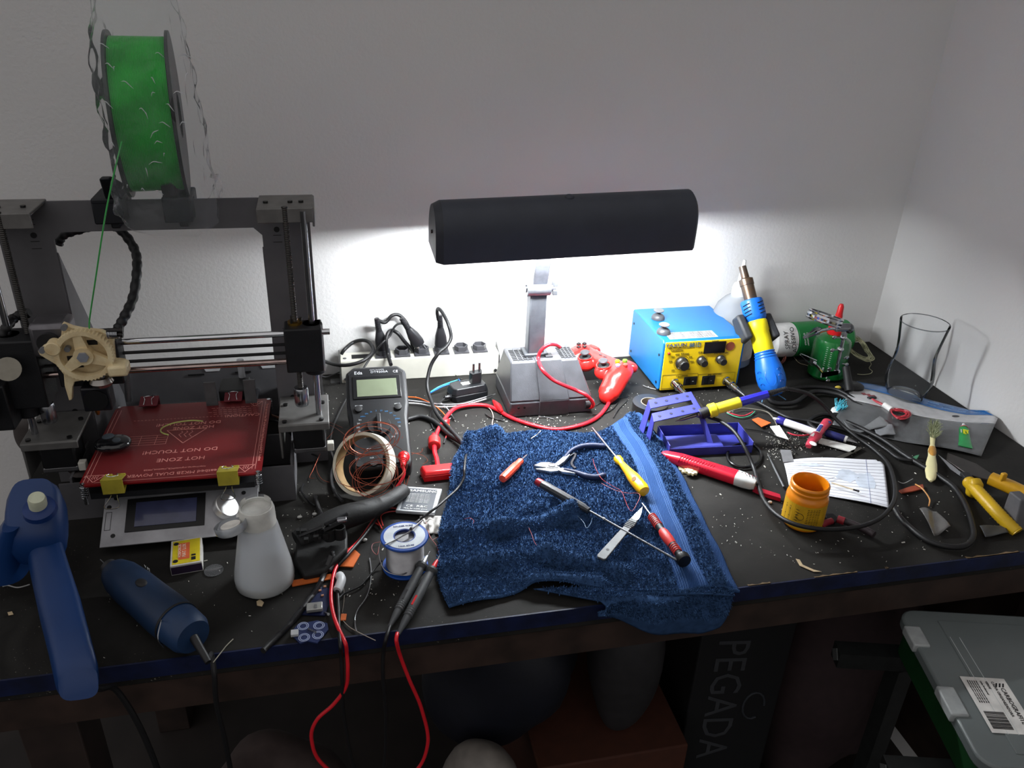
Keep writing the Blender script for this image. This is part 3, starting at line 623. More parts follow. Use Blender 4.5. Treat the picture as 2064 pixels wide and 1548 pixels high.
def clip(M, m, label, spread=1.0, wirelen=.016, group='binder clips on the heated bed'):
    """binder clip: local y points off the plate edge, z up"""
    r = rootm('binder_clip', M, label, 'binder clip', group)
    b = B(); w_ = .0125
    b.hexa([(-w_, -.010, .0045), (w_, -.010, .0045), (w_, .009, .010), (-w_, .009, .010), (-w_, -.010, .0053), (w_, -.010, .0053), (w_, .009, .0108), (-w_, .009, .0108)])
    b.hexa([(-w_, -.010, -.0045), (w_, -.010, -.0045), (w_, .009, -.010), (-w_, .009, -.010), (-w_, -.010, -.0037), (w_, -.010, -.0037), (w_, .009, -.0092), (-w_, .009, -.0092)])
    b.rng(-w_, w_, .0085, .0095, -.010, .0108)
    obj('clip_body', b, m, r, bevel=.0003)
    for sx in (-.0075, .0075): obj('hinge_roll', B().cyl((sx - .004, -.010, .0055), (sx + .004, -.010, .0055), .0013, n=10), m, r)
    for s, fold in ((1, -1), (-1, 1)):
        y1 = -.010; L = wirelen * (1 if fold > 0 else .9)
        if s > 0: pts = [(-.006, y1, .0055), (-.0045, y1 + L * .5, .0115), (-.0065, y1 + L * .9, .0125), (0, y1 + L * 1.1, .0125), (.0065, y1 + L * .9, .0125), (.0045, y1 + L * .5, .0115), (.006, y1, .0055)]
        else: pts = [(-.006, y1, -.0055), (-.0035, .010, -.012), (-.0085, .010 + L, -.017), (0, .012 + L * 1.1, -.018), (.0085, .010 + L, -.017), (.0035, .010, -.012), (.006, y1, -.0055)]
        obj('clip_handle', B().tube(spline(pts, 6), .0006, 6), CHROME(), r, smooth=60)
YC = M_((186, 172, 60), .45, .2); RC = M_((112, 30, 42), .45, .2)
clip(BEDM @ FR((-.066, -.100, .001), PI), YC, 'yellow binder clip on the front edge of the red bed, left one')
clip(BEDM @ FR((.068, -.100, .001), PI), YC, 'yellow binder clip on the front edge of the red bed, right one')
clip(BEDM @ FR((-.062, .099, .001), 0), RC, 'dark red binder clip on the rear bed edge under the extruder')
clip(BEDM @ FR((.054, .099, .001), 0), RC, 'dark red binder clip on the rear bed edge near the right side')

# ------------------------------------------------------------ filament spool, holders, bag
SPX, SPY, SPZ = -.200, 1.062, TOP + .4925
def spool():
    M = Matrix.Translation((SPX, SPY, SPZ)) @ Euler((0, PI / 2, math.radians(6))).to_matrix().to_4x4()
    r = rootm('filament_spool', M, 'tall spool of bright green filament above the printer inside a clear bag', 'filament spool')
    for s in (-1, 1):
        b = B(); z0, z1 = sorted((s * .030, s * .0335))
        n = 64; vs = []; fs = []
        b.lathe([(.026, z0), (.0925, z0), (.0925, z1), (.026, z1), (.026, z0)], n=n, caps=False)
        obj('flange', b, M_((24, 25, 28), .35), r, smooth=40)
    prof = [(.03, -.030)]
    for i in range(35): prof += [(.0852, -.0298 + i * .0017), (.0862, -.0298 + i * .0017 + .0008)]
    prof += [(.03, .030)]
    obj('wound_filament', B().lathe(prof, n=72), mat('green_filament', (34, 182, 58), .4, var=.18, scale=25), r, smooth=20)
    obj('hub', B().lathe([(.026, -.034), (.026, .034), (.024, .034), (.024, -.034)], n=32, caps=False), M_((30, 30, 32), .5), r)
spool()
def holders():
    for i, (xa, xb, lab) in enumerate(((-.274, -.240, 'black spool holder bracket clipped on the frame bar, left one'), (-.196, -.163, 'black spool holder bracket clipped on the frame bar, right one'))):
        r = root('spool_holder', ((xa + xb) / 2, 1.055, TOP + .37), lab, 'spool holder', group='black spool holders')
        bm = M_((14, 17, 24), .6)
        b = B(); b.rng(xa, xb, 1.030, 1.0575, TOP + .372, TOP + .400); b.rng(xa, xb, 1.0625, 1.085, TOP + .372, TOP + .400); b.rng(xa, xb, 1.030, 1.085, TOP + .3955, TOP + .403)
        b.rng((xa + xb) / 2 - .001, (xa + xb) / 2 + .010, 1.036, 1.05, TOP + .365, TOP + .374)
        obj('clamp', b, bm, r, world=True, bevel=.002)
        c = B(); xc = xb - .008 if i == 0 else xa + .012
        c.hexa([(xc - .010, 1.032, TOP + .402), (xc + .010, 1.032, TOP + .402), (xc + .010, 1.088, TOP + .402), (xc - .010, 1.088, TOP + .402), (xc - .006, 1.005, TOP + .432), (xc + .006, 1.005, TOP + .432), (xc + .006, 1.018, TOP + .432), (xc - .006, 1.018, TOP + .432)])
        obj('upright', c, bm, r, world=True, bevel=.002)
holders()
def bag():
    rnd = random.Random(3)
    secs = [(.372, .058, .050, .2), (.385, .060, .075, .3), (.402, .052, .098, .5), (.44, .047, .106, 1), (.49, .046, .107, 1), (.54, .045, .104, 1), (.585, .043, .088, .8), (.61, .040, .055, .7), (.66, .036, .036, .6), (.72, .034, .032, .5), (.80, .030, .026, .5)]
    vs = []; fs = []; n = 72
    ph = [(rnd.uniform(0, 6.28), rnd.uniform(0, 6.28)) for _ in range(8)]
    L = []
    for i in range(len(secs) - 1):
        for t in range(6):
            L.append([secs[i][k] + (secs[i + 1][k] - secs[i][k]) * t / 6 for k in range(4)])
    L.append(list(secs[-1]))
    for z, hx, hy, _ in L:
        for i in range(n):
            a = 2 * PI * i / n; ca, sa = math.cos(a), math.sin(a)
            x = math.copysign(abs(ca) ** .5, ca) * hx; y = math.copysign(abs(sa) ** .7, sa) * hy
            k = 1 + .035 * math.sin(5 * a + z * 90 + ph[0][0]) + .03 * math.sin(9 * a - z * 140 + ph[1][0]) + .02 * math.sin(17 * a + z * 60) + .012 * rnd.uniform(-1, 1)
            dz = .012 * math.sin(2 * a + 1) * (1 if z < .40 else 0)
            vs.append((SPX + .004 + x * k + (.004 if z < .5 else 0), SPY + y * k, TOP + z + dz))
    for j in range(len(L) - 1):
        for i in range(n): fs.append((j * n + i, j * n + (i + 1) % n, (j + 1) * n + (i + 1) % n, (j + 1) * n + i))
    b = B().add(vs, fs)
    single('plastic_bag', b, clear_mat('bag_film', haze=.14, gloss=.02, rough=.25, bump=.8, bscale=45), 'crinkled clear plastic bag wrapped around the green filament spool', 'plastic bag', smooth=180)
bag()
q = [PY(246, 285, .96), PY(232, 340, .955), PY(215, 420, .95), PY(205, 480, .945), PY(193, 560, .95), PY(181, 640, .955), PY(180, 662, .958)]
single('filament_strand', B().tube(spline(q, 8), .0009, 6), M_((60, 170, 80), .35), 'green filament strand running from the spool down to the extruder', 'filament', smooth=60)

# ------------------------------------------------------------ display panel in front of the printer
def lcd():
    o = P(205, 1121); o2 = P(203, 1010, .036)
    u = Vector((1, .0, 0)); v = (Vector((0, o2.y - o.y, .036))); Lv = v.length; v.normalize(); n = u.cross(v)
    M = Matrix((u, v, n)).transposed().to_4x4(); M.translation = o + Vector((0, 0, .012))
    r = rootm('display_panel', M, 'pale grey metal control panel with a dark screen and white knob, below the bed', 'control panel')
    Wd = .186
    obj('plate', B().rng(0, Wd, 0, Lv, 0, .002), mat('panel_metal', (168, 168, 172), .5, .35, var=.2, scale=25, bump=.1), r, bevel=.0005)
    obj('back_box', B().rng(.006, Wd - .006, .012, Lv, -.016, 0), M_((40, 40, 42), .6), r)
    x0, x1, y0, y1 = .027, .121, Lv * .22, Lv * .82
    fr = B(); fr.rng(x0, x1, y0, y1, .002, .0032); obj('screen_frame', fr, M_((14, 14, 16), .5), r, bevel=.0004)
    obj('screen', B().rng(x0 + .011, x1 - .010, y0 + .006, y1 - .006, .0032, .0040), M_((62, 66, 96), .22, coat=.4), r, bevel=.0003)
    h = B()
    for x, y in ((.013, .066), (.006, .054), (.014, .014), (.160, .070), (.168, .058)):
        if y > Lv: y = Lv - .008
        h.cyl((x, y, .0018), (x, y, .0023), .0028, n=16)
    objs('screw_hole', h, INK(), r)
    s = B(); 
    for a in ((.003, .0035, .022, .047), (.0095, .010, .022, .047), (.003, .010, .022, .0225), (.003, .010, .0465, .047)): s.rng(*a, .002, .0023)
    obj('card_slot', s, INK(), r, smooth=0)
    kp = P(458, 1018, .040); cam_ = Vector((0, 0, TOP + CH)); tube_ = Vector((.30, 1.158, TOP + .298))
    nn = ((cam_ - kp).normalized() + (tube_ - kp).normalized()).normalized()
    KM = frame(kp, nn)
    obj('knob', B(KM).lathe([(.0150, -.010), (.0162, -.002), (.0162, 0), (.0155, .001), (.0001, .0012)], n=36), M_((250, 250, 248), .40, .85), r, world=True, label='bright white knob')
    obj('knob_shaft', B().cyl(kp - nn * .004, kp - nn * .02, .004, n=12), M_((30, 30, 30), .5), r, world=True)
lcd()
def bag_glints():  # pale hazy slivers laid over the bag film as painted glints
    bagob = bpy.data.objects['plastic_bag']; rnd = random.Random(12); film = clear_mat('glint_film', haze=.75, gloss=.2, rough=.2, hazecol=(245, 247, 250))
    b = B(); cam_dir = Vector((.19, -.98, 0)).normalized(); side = Vector((.98, .19, 0))
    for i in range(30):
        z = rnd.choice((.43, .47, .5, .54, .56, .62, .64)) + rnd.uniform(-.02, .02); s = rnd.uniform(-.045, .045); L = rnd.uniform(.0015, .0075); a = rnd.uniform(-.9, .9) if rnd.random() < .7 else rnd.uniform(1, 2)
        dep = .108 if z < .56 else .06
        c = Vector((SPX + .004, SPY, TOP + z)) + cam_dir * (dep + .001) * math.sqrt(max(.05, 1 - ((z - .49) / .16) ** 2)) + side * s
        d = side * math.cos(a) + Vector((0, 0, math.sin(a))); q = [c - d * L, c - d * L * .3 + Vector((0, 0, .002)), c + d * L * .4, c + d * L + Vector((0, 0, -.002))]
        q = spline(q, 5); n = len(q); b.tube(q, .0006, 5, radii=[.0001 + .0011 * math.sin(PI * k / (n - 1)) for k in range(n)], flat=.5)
    inv = Matrix.Translation(bagob.location).inverted()
    for c in pieces(b): obj('film_glint', c, film, bagob, world=True, smooth=60)
bag_glints()
# ------------------------------------------------------------ power strip and plugs
SOCKX = (.076, .110, .145, .180, .216, .250)
def strip():
    r = root('power_strip', W(.142, 1.325), 'white metal power strip with six black sockets along the wall', 'power strip')
    wm = mat('strip_white', (205, 203, 192), .45, var=.1, scale=14, bump=.1); y0, y1, h = 1.309, 1.347, .042
    obj('body', B().rng(.001, .283, y0, y1, TOP, TOP + h), wm, r, world=True, bevel=.0015)
    for x0 in (-.001, .2832): obj('end_plate', B().hexa([(x0, y0 - .002, TOP), (x0 + .0014, y0 - .002, TOP), (x0 + .0014, y1 + .001, TOP), (x0, y1 + .001, TOP), (x0, y0 - .001, TOP + .038), (x0 + .0014, y0 - .001, TOP + .038), (x0 + .0014, y1 - .005, TOP + .050), (x0, y1 - .005, TOP + .050)]), M_((88, 88, 88), .4, .6), r, world=True)
    s = B()
    for x, z in ((.009, .008), (.277, .008)): s.cyl((x, y0 - .002, TOP + z), (x, y0, TOP + z), .003, n=12)
    s.cyl((.009, y0 + .012, TOP + h), (.009, y0 + .012, TOP + h + .0012), .003, n=12)
    objs('screw', s, STEEL(), r, world=True)
    obj('switch_opening', B().rng(.021, .052, y0 + .010, y0 + .026, TOP + h - .001, TOP + h + .0004), INK(), r, world=True, smooth=0)
    obj('mount_foot', B().rng(-.018, .001, y0 + .002, y0 + .018, TOP, TOP + .0015), M_((70, 70, 70), .5, .5), r, world=True)
    sk = M_((66, 66, 70), .45)
    for x in SOCKX:
        b = B(); b.rng(x - .0135, x + .0135, y0 + .004, y0 + .031, TOP + h, TOP + h + .003)
        n = 6; M = FR((x, y0 + .018, TOP + h + .003)); vs = []; fs = []
        pr = [(.0125, 0), (.0125, .009), (.0108, .009), (.0100, .002), (0.0001, .002)]
        b.lathe(pr, M, n=6, caps=False, sq=lambda t, z: 1.0)
        so = obj('socket', b, sk, r, world=True, smooth=0)
        c = B()
        for dx in (-.0045, 0, .0045): c.cyl((x + dx, y0 + .018 - (.002 if dx == 0 else 0), TOP + h + .0048), (x + dx, y0 + .018 - (.002 if dx == 0 else 0), TOP + h + .0056), .0016, n=8)
        for q in pieces(c):
            o = obj('socket_hole', q, INK(), so, world=True, smooth=0)
strip()
pk = M_((30, 30, 33), .4, bump=.05)
def plug(label, base, tipdir, length, m=pk, r0=.0095, pins=False, cab=None, cr=.0032):
    """mains plug: base at pins end, body along tipdir, cable leaves the far end"""
    M = frame(base, tipdir, (1, 0, 0)); r = rootm('mains_plug', M, label, 'plug')
    b = B(); b.rod([(0, 0, 0, .0085, .0105), (length * .1, 0, 0, .0095, .0115), (length * .35, 0, 0, .0088, .0100), (length * .55, 0, 0, .0062, .0068), (length * .6, 0, 0, .0055, .0058)], FR((0, 0, 0), 0, 0, -PI / 2), n=20, p=.7)
    obj('plug_body', b, m, r)
    pr = []
    for i in range(7): pr += [(.0056 - i * .0002, length * (.6 + i * .057)), (.0056 - i * .0002, length * (.635 + i * .057)), (.0040, length * (.637 + i * .057)), (.0040, length * (.655 + i * .057))]
    obj('strain_relief', B().lathe(pr, n=14), m, r)
    if pins:
        p = B()
        for dx in (-.0048, .0048): p.cyl((dx, 0, -.017), (dx, 0, 0), .0021, n=10)
        objs('pin', p, CHROME(), r)
    if cab: obj('cord', B().tube(spline(cab, 10), cr, 8), CABLE(), r, world=True, smooth=60)
    return M @ Vector((0, 0, length))
ys = 1.327; zt = .052
e = W(.068, ys, .108)
plug('black plug with arching cord in the leftmost socket of the white strip', W(SOCKX[0], ys, zt), e - W(SOCKX[0], ys, zt), .062, cab=[W(.0675, ys, .111), PY(776, 650, 1.333), PY(790, 636, 1.337), PY(806, 636, 1.34), PY(822, 656, 1.335), PY(830, 690, 1.335), PY(832, 706, 1.334), P(836, 735, .003)])
b0 = PY(853, 706, 1.322); b1 = PY(818, 655, 1.322)
plug('loose black plug lying with bare pins over the third socket', b0 + (b1 - b0).normalized() * .014, b1 - b0, .060, pins=True, cab=[b1 + Vector((.002, 0, -.003)), PY(808, 652, 1.322), PY(796, 658, 1.32), PY(785, 678, 1.315), PY(770, 692, 1.305), PY(742, 728, 1.295), P(700, 800, .01), P(672, 860, .004), P(665, 900, .003)], cr=.0019)
b0 = W(SOCKX[3], ys, zt)
plug('black plug with tall looping cord in the fourth socket from the left', b0, Vector((-.03, 0, 1)), .062,
     cab=[b0 + Vector((-.002, 0, .060)), PY(884, 645, 1.325), PY(881, 628, 1.323), PY(884, 622, 1.315), PY(893, 632, 1.30), PY(904, 655, 1.28), PY(909, 680, 1.27), PY(900, 698, 1.26), PY(884, 712, 1.25), P(868, 738, .055), P(861, 775, .03), P(868, 805, .015), P(882, 836, .010), P(905, 862, .010), P(928, 888, .012), P(936, 900, .014)])
cable('loose_cable', [(640, 723, .03), (672, 734, .045), (700, 736, .05), (730, 728, .055), (748, 714, .06), (752, 703, .062), (744, 690, .066), (730, 686, .066), (712, 690, .06), (695, 704, .055), (688, 714, .047)], .0032, CABLE(), 'black cord coiled over the left end of the white power strip', 'cord')
cable('loose_cable', [(788, 735, .046), (782, 715, .052), (778, 690, .075), (782, 672, .088), (790, 666, .09), (802, 672, .086), (815, 688, .07), (826, 700, .056), (832, 708, .046)], .0034, CABLE(), 'thick black cord arching in front of the second socket', 'cord')
cable('loose_cable', [(820, 846, .004), (845, 840, .005), (868, 846, .005), (888, 860, .006), (905, 876, .006), (930, 892, .008), (942, 905, .010)], .0040, CABLE(), 'thick black cord running from the multimeter to the towel corner', 'cord')
cable('loose_cable', [(640, 752, .006), (655, 760, .004), (670, 756, .004), (684, 750, .004)], .0012, M_((90, 90, 92), .4), 'thin grey wire arching left of the power strip', 'wire')
# ------------------------------------------------------------ wall adapter
def adapter():
    M = FR(W(.212, 1.232), math.radians(14)); r = rootm('wall_adapter', M, 'black wall adapter lying flat with two pins pointing up, before the power strip', 'adapter')
    m = M_((26, 27, 30), .38, bump=.05)
    b = B(); b.prism([(-.034, -.012), (-.028, -.019), (.028, -.019), (.034, -.013), (.034, .013), (.028, .017), (-.028, .017), (-.034, .010)], 0, .012); b.prism([(-.034, -.012), (-.028, -.019), (.028, -.019), (.034, -.013), (.034, .013), (.028, .017), (-.028, .017), (-.034, .010)], .012, .024, top=[(-.030, -.010), (-.025, -.016), (.025, -.016), (.030, -.011), (.030, .011), (.025, .015), (-.025, .015), (-.030, .008)])
    obj('case', b, m, r, bevel=.0015)
    pb = B(); pb.prism([(.004, -.002), (.006, -.008), (.022, -.008), (.028, .002), (.028, .006), (.006, .006)], .024, .044); obj('plug_block', pb, m, r, bevel=.0005)
    p = B()
    for x, y in ((.011, -.001), (.022, -.001)): p.cyl((x, y, .044), (x, y, .060), .0020, n=12)
    objs('pin', p, STEEL(), r)
    obj('label_sticker', B().rng(-.010, .006, -.004, .006, .0240, .0243), WHITEP(), r, smooth=0)
    h = []
    for i in range(61): h.append(Vector((-.034 - .012 * i / 60, -.010 + .0034 * math.cos(i * .63), .010 + .0034 * math.sin(i * .63))))
    obj('strain_relief', B().tube(h, .0009, 5), m, r)
    obj('cord', B().tube(spline([M @ Vector((-.034, -.010, .010)), M @ Vector((-.048, -.012, .009)), P(880, 818, .004), P(870, 830, .002), P(868, 848, .002), P(874, 866, .002)], 8), .0015, 6), CABLE(), r, world=True)
adapter()
# ------------------------------------------------------------ jumper wires
def jumpers():
    cols = [((230, 100, 40), 'orange'), ((225, 225, 225), 'white'), ((150, 150, 155), 'grey'), ((40, 110, 200), 'blue'), ((60, 175, 190), 'turquoise')]
    A = [((820, 800, .004), (842, 802, .004), (866, 812, .004), (884, 824, .004), (900, 842, .004), (908, 868, .004)), ((815, 812, .004), (845, 814, .004), (880, 820, .004), (925, 818, .005), (960, 810, .005), (980, 804, .006)),
         ((815, 806, .006), (850, 810, .005), (890, 815, .006), (930, 814, .007), (960, 806, .007), (980, 800, .008)), ((866, 793, .004), (882, 784, .010), (900, 776, .014), (925, 770, .006), (924, 764, .006)), ((868, 790, .006), (884, 780, .012), (904, 772, .014), (922, 766, .006))]
    D = ('orange jumper wire curving right of the multimeter', 'white jumper wire running under the wall adapter', 'grey jumper wire running under the wall adapter', 'blue jumper wire behind the black wall adapter', 'turquoise jumper wire behind the black wall adapter')
    for (c, n), p, d in zip(cols, A, D):
        r = root('jumper_wire', P(*p[0]), d, 'wire', group='jumper wires')
        q = spline(PP(p), 8); obj('wire', B().tube(q, .0011, 6), M_(c, .4), r, world=True, smooth=60)
        t = q[-1]; d_ = (q[-1] - q[-3]).normalized()
        obj('connector', B().cyl(t, t + d_ * .012, .0014, n=6), INK(), r, world=True)
        obj('pin', B().cyl(t + d_ * .012, t + d_ * .018, .0005, n=6), CHROME(), r, world=True)
    for i, (x, y, lab) in enumerate(((912, 838, 'grey jumper wire end pointing down beside the red cable'), (904, 872, 'red and white jumper wire end below the red cable'))):
        r = root('jumper_wire', P(x, y), lab, 'wire', group='jumper wires'); c = ((150, 150, 155), (205, 60, 60))[i]
        pts = [(888, 812, .004), (902, 824, .004), (911, 838, .004)] if i == 0 else [(900, 862, .006), (902, 870, .005), (898, 884, .003)]
        q = spline(PP(pts), 6); obj('wire', B().tube(q, .0011, 6), M_(c, .4), r, world=True); d_ = (q[-1] - q[-3]).normalized()
        obj('connector', B().cyl(q[-1], q[-1] + d_ * .013, .0016, n=6), INK(), r, world=True); obj('pin', B().cyl(q[-1] + d_ * .013, q[-1] + d_ * .020, .0005, n=6), CHROME(), r, world=True)
jumpers()
# ------------------------------------------------------------ game controller (red)
def controller():
    c0 = W(.455, 1.250, .030)
    M = FR(c0, math.radians(-60)) @ Euler((math.radians(12), math.radians(0), 0)).to_matrix().to_4x4() @ Matrix.Diagonal((.92, .92, .92, 1))
    r = rootm('game_controller', M, 'glossy red game controller with two grey thumbsticks behind the lamp base', 'game controller')
    rm = mat('controller_red', (226, 40, 36), .25, var=.04, coat=.5)
    b = B()
    for s in (-1, 1):
        b.rod([(0, s * .022 + 0, 0, .001, .001), (.001, s * .022, 0, .012, .010)], FR((0, 0, 0)), n=8, p=.8) if False else None
        # lobe + grip sweeping back and outwards
        cp = [Vector((s * .048, .022, .006)), Vector((s * .052, .006, .007)), Vector((s * .056, -.012, .004)), Vector((s * .060, -.028, -.003)), Vector((s * .064, -.044, -.008)), Vector((s * .066, -.052, -.010))]
        q = spline(cp, 6); R = [.019, .023, .0235, .0225, .021, .018]
        rr = []
        for i in range(len(q)):
            t = i / (len(q) - 1) * 5; k = min(4, int(t)); rr.append(R[k] + (R[k + 1] - R[k]) * (t - k))
        rr[0] = .012; rr[-1] = .010
        b.tube(q, .02, 20, radii=rr, flat=.85)
        b.ball((s * .066, -.050, -.0100), .0165)
        b.ball((s * .024, -.012, .006), (.019, .019, .016))
    b.rod([(-.052, .012, .006, .018, .014), (-.03, .010, .006, .019, .014), (0, .010, .006, .019, .014), (.03, .010, .006, .019, .014), (.052, .012, .006, .018, .014)], n=20, p=.8)
    o = obj('shell', b, rm, r, smooth=60)
    md = o.modifiers.new('merge', 'REMESH'); md.mode = 'VOXEL'; md.voxel_size = .0014; md.use_smooth_shade = True
    ms = o.modifiers.new('soften', 'SMOOTH'); ms.iterations = 6; ms.factor = .6
    gm = M_((66, 66, 70), .5)
    for s in (-1, 1):
        obj('stick_well', B().lathe([(.0135, .020), (.0145, .0225), (.0125, .0225), (.012, .0205)], FR((s * .024, -.012, 0)), n=28, caps=False), rm, r)
        obj('stick_dome', B().ball((s * .024, -.012, .0205), (.0115, .0115, .004)), INK(), r)
        obj('thumbstick', B().lathe([(.004, .022), (.004, .029), (.0088, .030), (.0092, .032), (.0078, .0335), (.0001, .0330)], FR((s * .024, -.012, 0)), n=24), gm, r)
    for a, c in ((0, (190, 60, 50)), (PI / 2, (90, 160, 40)), (PI, (225, 180, 30)), (PI * 1.5, (120, 150, 190))):
        obj('face_button', B().lathe([(.0045, .024), (.0045, .0285), (.003, .0292)], FR((.052 + .010 * math.cos(a), .008 + .010 * math.sin(a), 0)), n=16), M_(c, .25), r)
        obj('direction_button', B().box((-.052 + .008 * math.cos(a), .008 + .008 * math.sin(a), .0265), (.0065, .0065, .004)), M_((35, 30, 32), .4), r, bevel=.0008)
    for s in (-1, 1): obj('shoulder_button', B().ball((s * .048, .036, .002), (.017, .008, .010), p=.7), rm, r)
    for dx in (-.006, .006): obj('menu_button', B().box((dx, .012, .0205), (.006, .003, .002)), gm, r, bevel=.0004)
controller()
# ------------------------------------------------------------ red test lead and its clips
REDC = mat('red_cable', (208, 30, 42), .32, var=.04, scale=30)
cable('red_cable', [(1128, 700, .10), (1120, 695, .108), (1106, 695, .112), (1092, 705, .104), (1085, 722, .090), (1093, 745, .083), (1112, 764, .068), (1135, 776, .058), (1162, 787, .046), (1182, 797, .040), (1195, 812, .022), (1193, 820, .012), (1186, 820, .010)], .0031, REDC, 'red cable draped over the sloping front of the lamp base', 'cable')
cable('red_cable', [(1219, 777, .006), (1230, 793, .004), (1227, 812, .004), (1208, 838, .0035), (1180, 854, .0035), (1140, 864, .0035), (1110, 865, .0035), (1070, 856, .0035), (1030, 842, .0035), (1000, 825, .004), (975, 817, .004), (945, 817, .006), (920, 822, .008), (905, 834, .008), (893, 850, .006), (884, 865, .005), (878, 880, .005), (875, 888, .008)], .0034, REDC, 'thick red cable looping across the bench below the lamp base', 'cable')
def adapter_cable():
    r = root('cable_adapter', P(880, 960), 'red adapter cable with a barrel bead and a wide flat plug beside the towel', 'cable adapter')
    p0, p1 = P(875, 885, .011), P(876, 910, .011)
    d = (p1 - p0).normalized()
    obj('bead', B().lathe([(.006, -.001), (.0095, .001), (.0095, .020), (.006, .022)], frame(p0, p1 - p0), n=26), M_((216, 44, 44), .35), r, world=True, bevel=.0008)
    obj('cord', B().tube(spline([p0 + Vector((.002, .02, -.004)), p0 - d * 0, p1 + d * .002, P(880, 925, .009), P(883, 945, .009)], 6), .0036, 10), REDC, r, world=True)
    M = FR(P(882, 962), math.radians(2)); b = B()
    b.prism([(-.021, -.010), (.025, -.010), (.025, .013), (-.024, .013)], 0, .010); b.prism([(-.021, -.010), (.025, -.010), (.025, .013), (-.024, .013)], .010, .015, top=[(-.018, -.006), (.023, -.006), (.023, .012), (-.021, .012)])
    o = obj('wide_plug', B(M).add(b.v, b.f), M_((206, 26, 32), .3), r, world=True, bevel=.0015)
adapter_cable()
def croc(a, b_, label, m=None):
    a, b_ = P(*a), P(*b_); d = (b_ - a).normalized(); L = (b_ - a).length; M = frame(a, d, (0, 0, 1)); r = rootm('crocodile_clip', M, label, 'crocodile clip')
    obj('sleeve', B().lathe([(.0022, 0), (.004, L * .15), (.0068, L * .5), (.0066, L * .68), (.004, L * .92), (.0026, L)], n=16, sq=lambda t, z: 1 - .2 * abs(math.sin(t))), m or REDP(), r)
    obj('jaw', B().cyl((0, 0, -.006), (0, 0, 0), .0008, .002, n=8), STEEL(), r)
croc((994, 808, .006), (1012, 830, .007), 'small red crocodile clip left of the lamp base')
croc((905, 846, .007), (893, 858, .006), 'red crocodile clip boot over the tangled black cables')
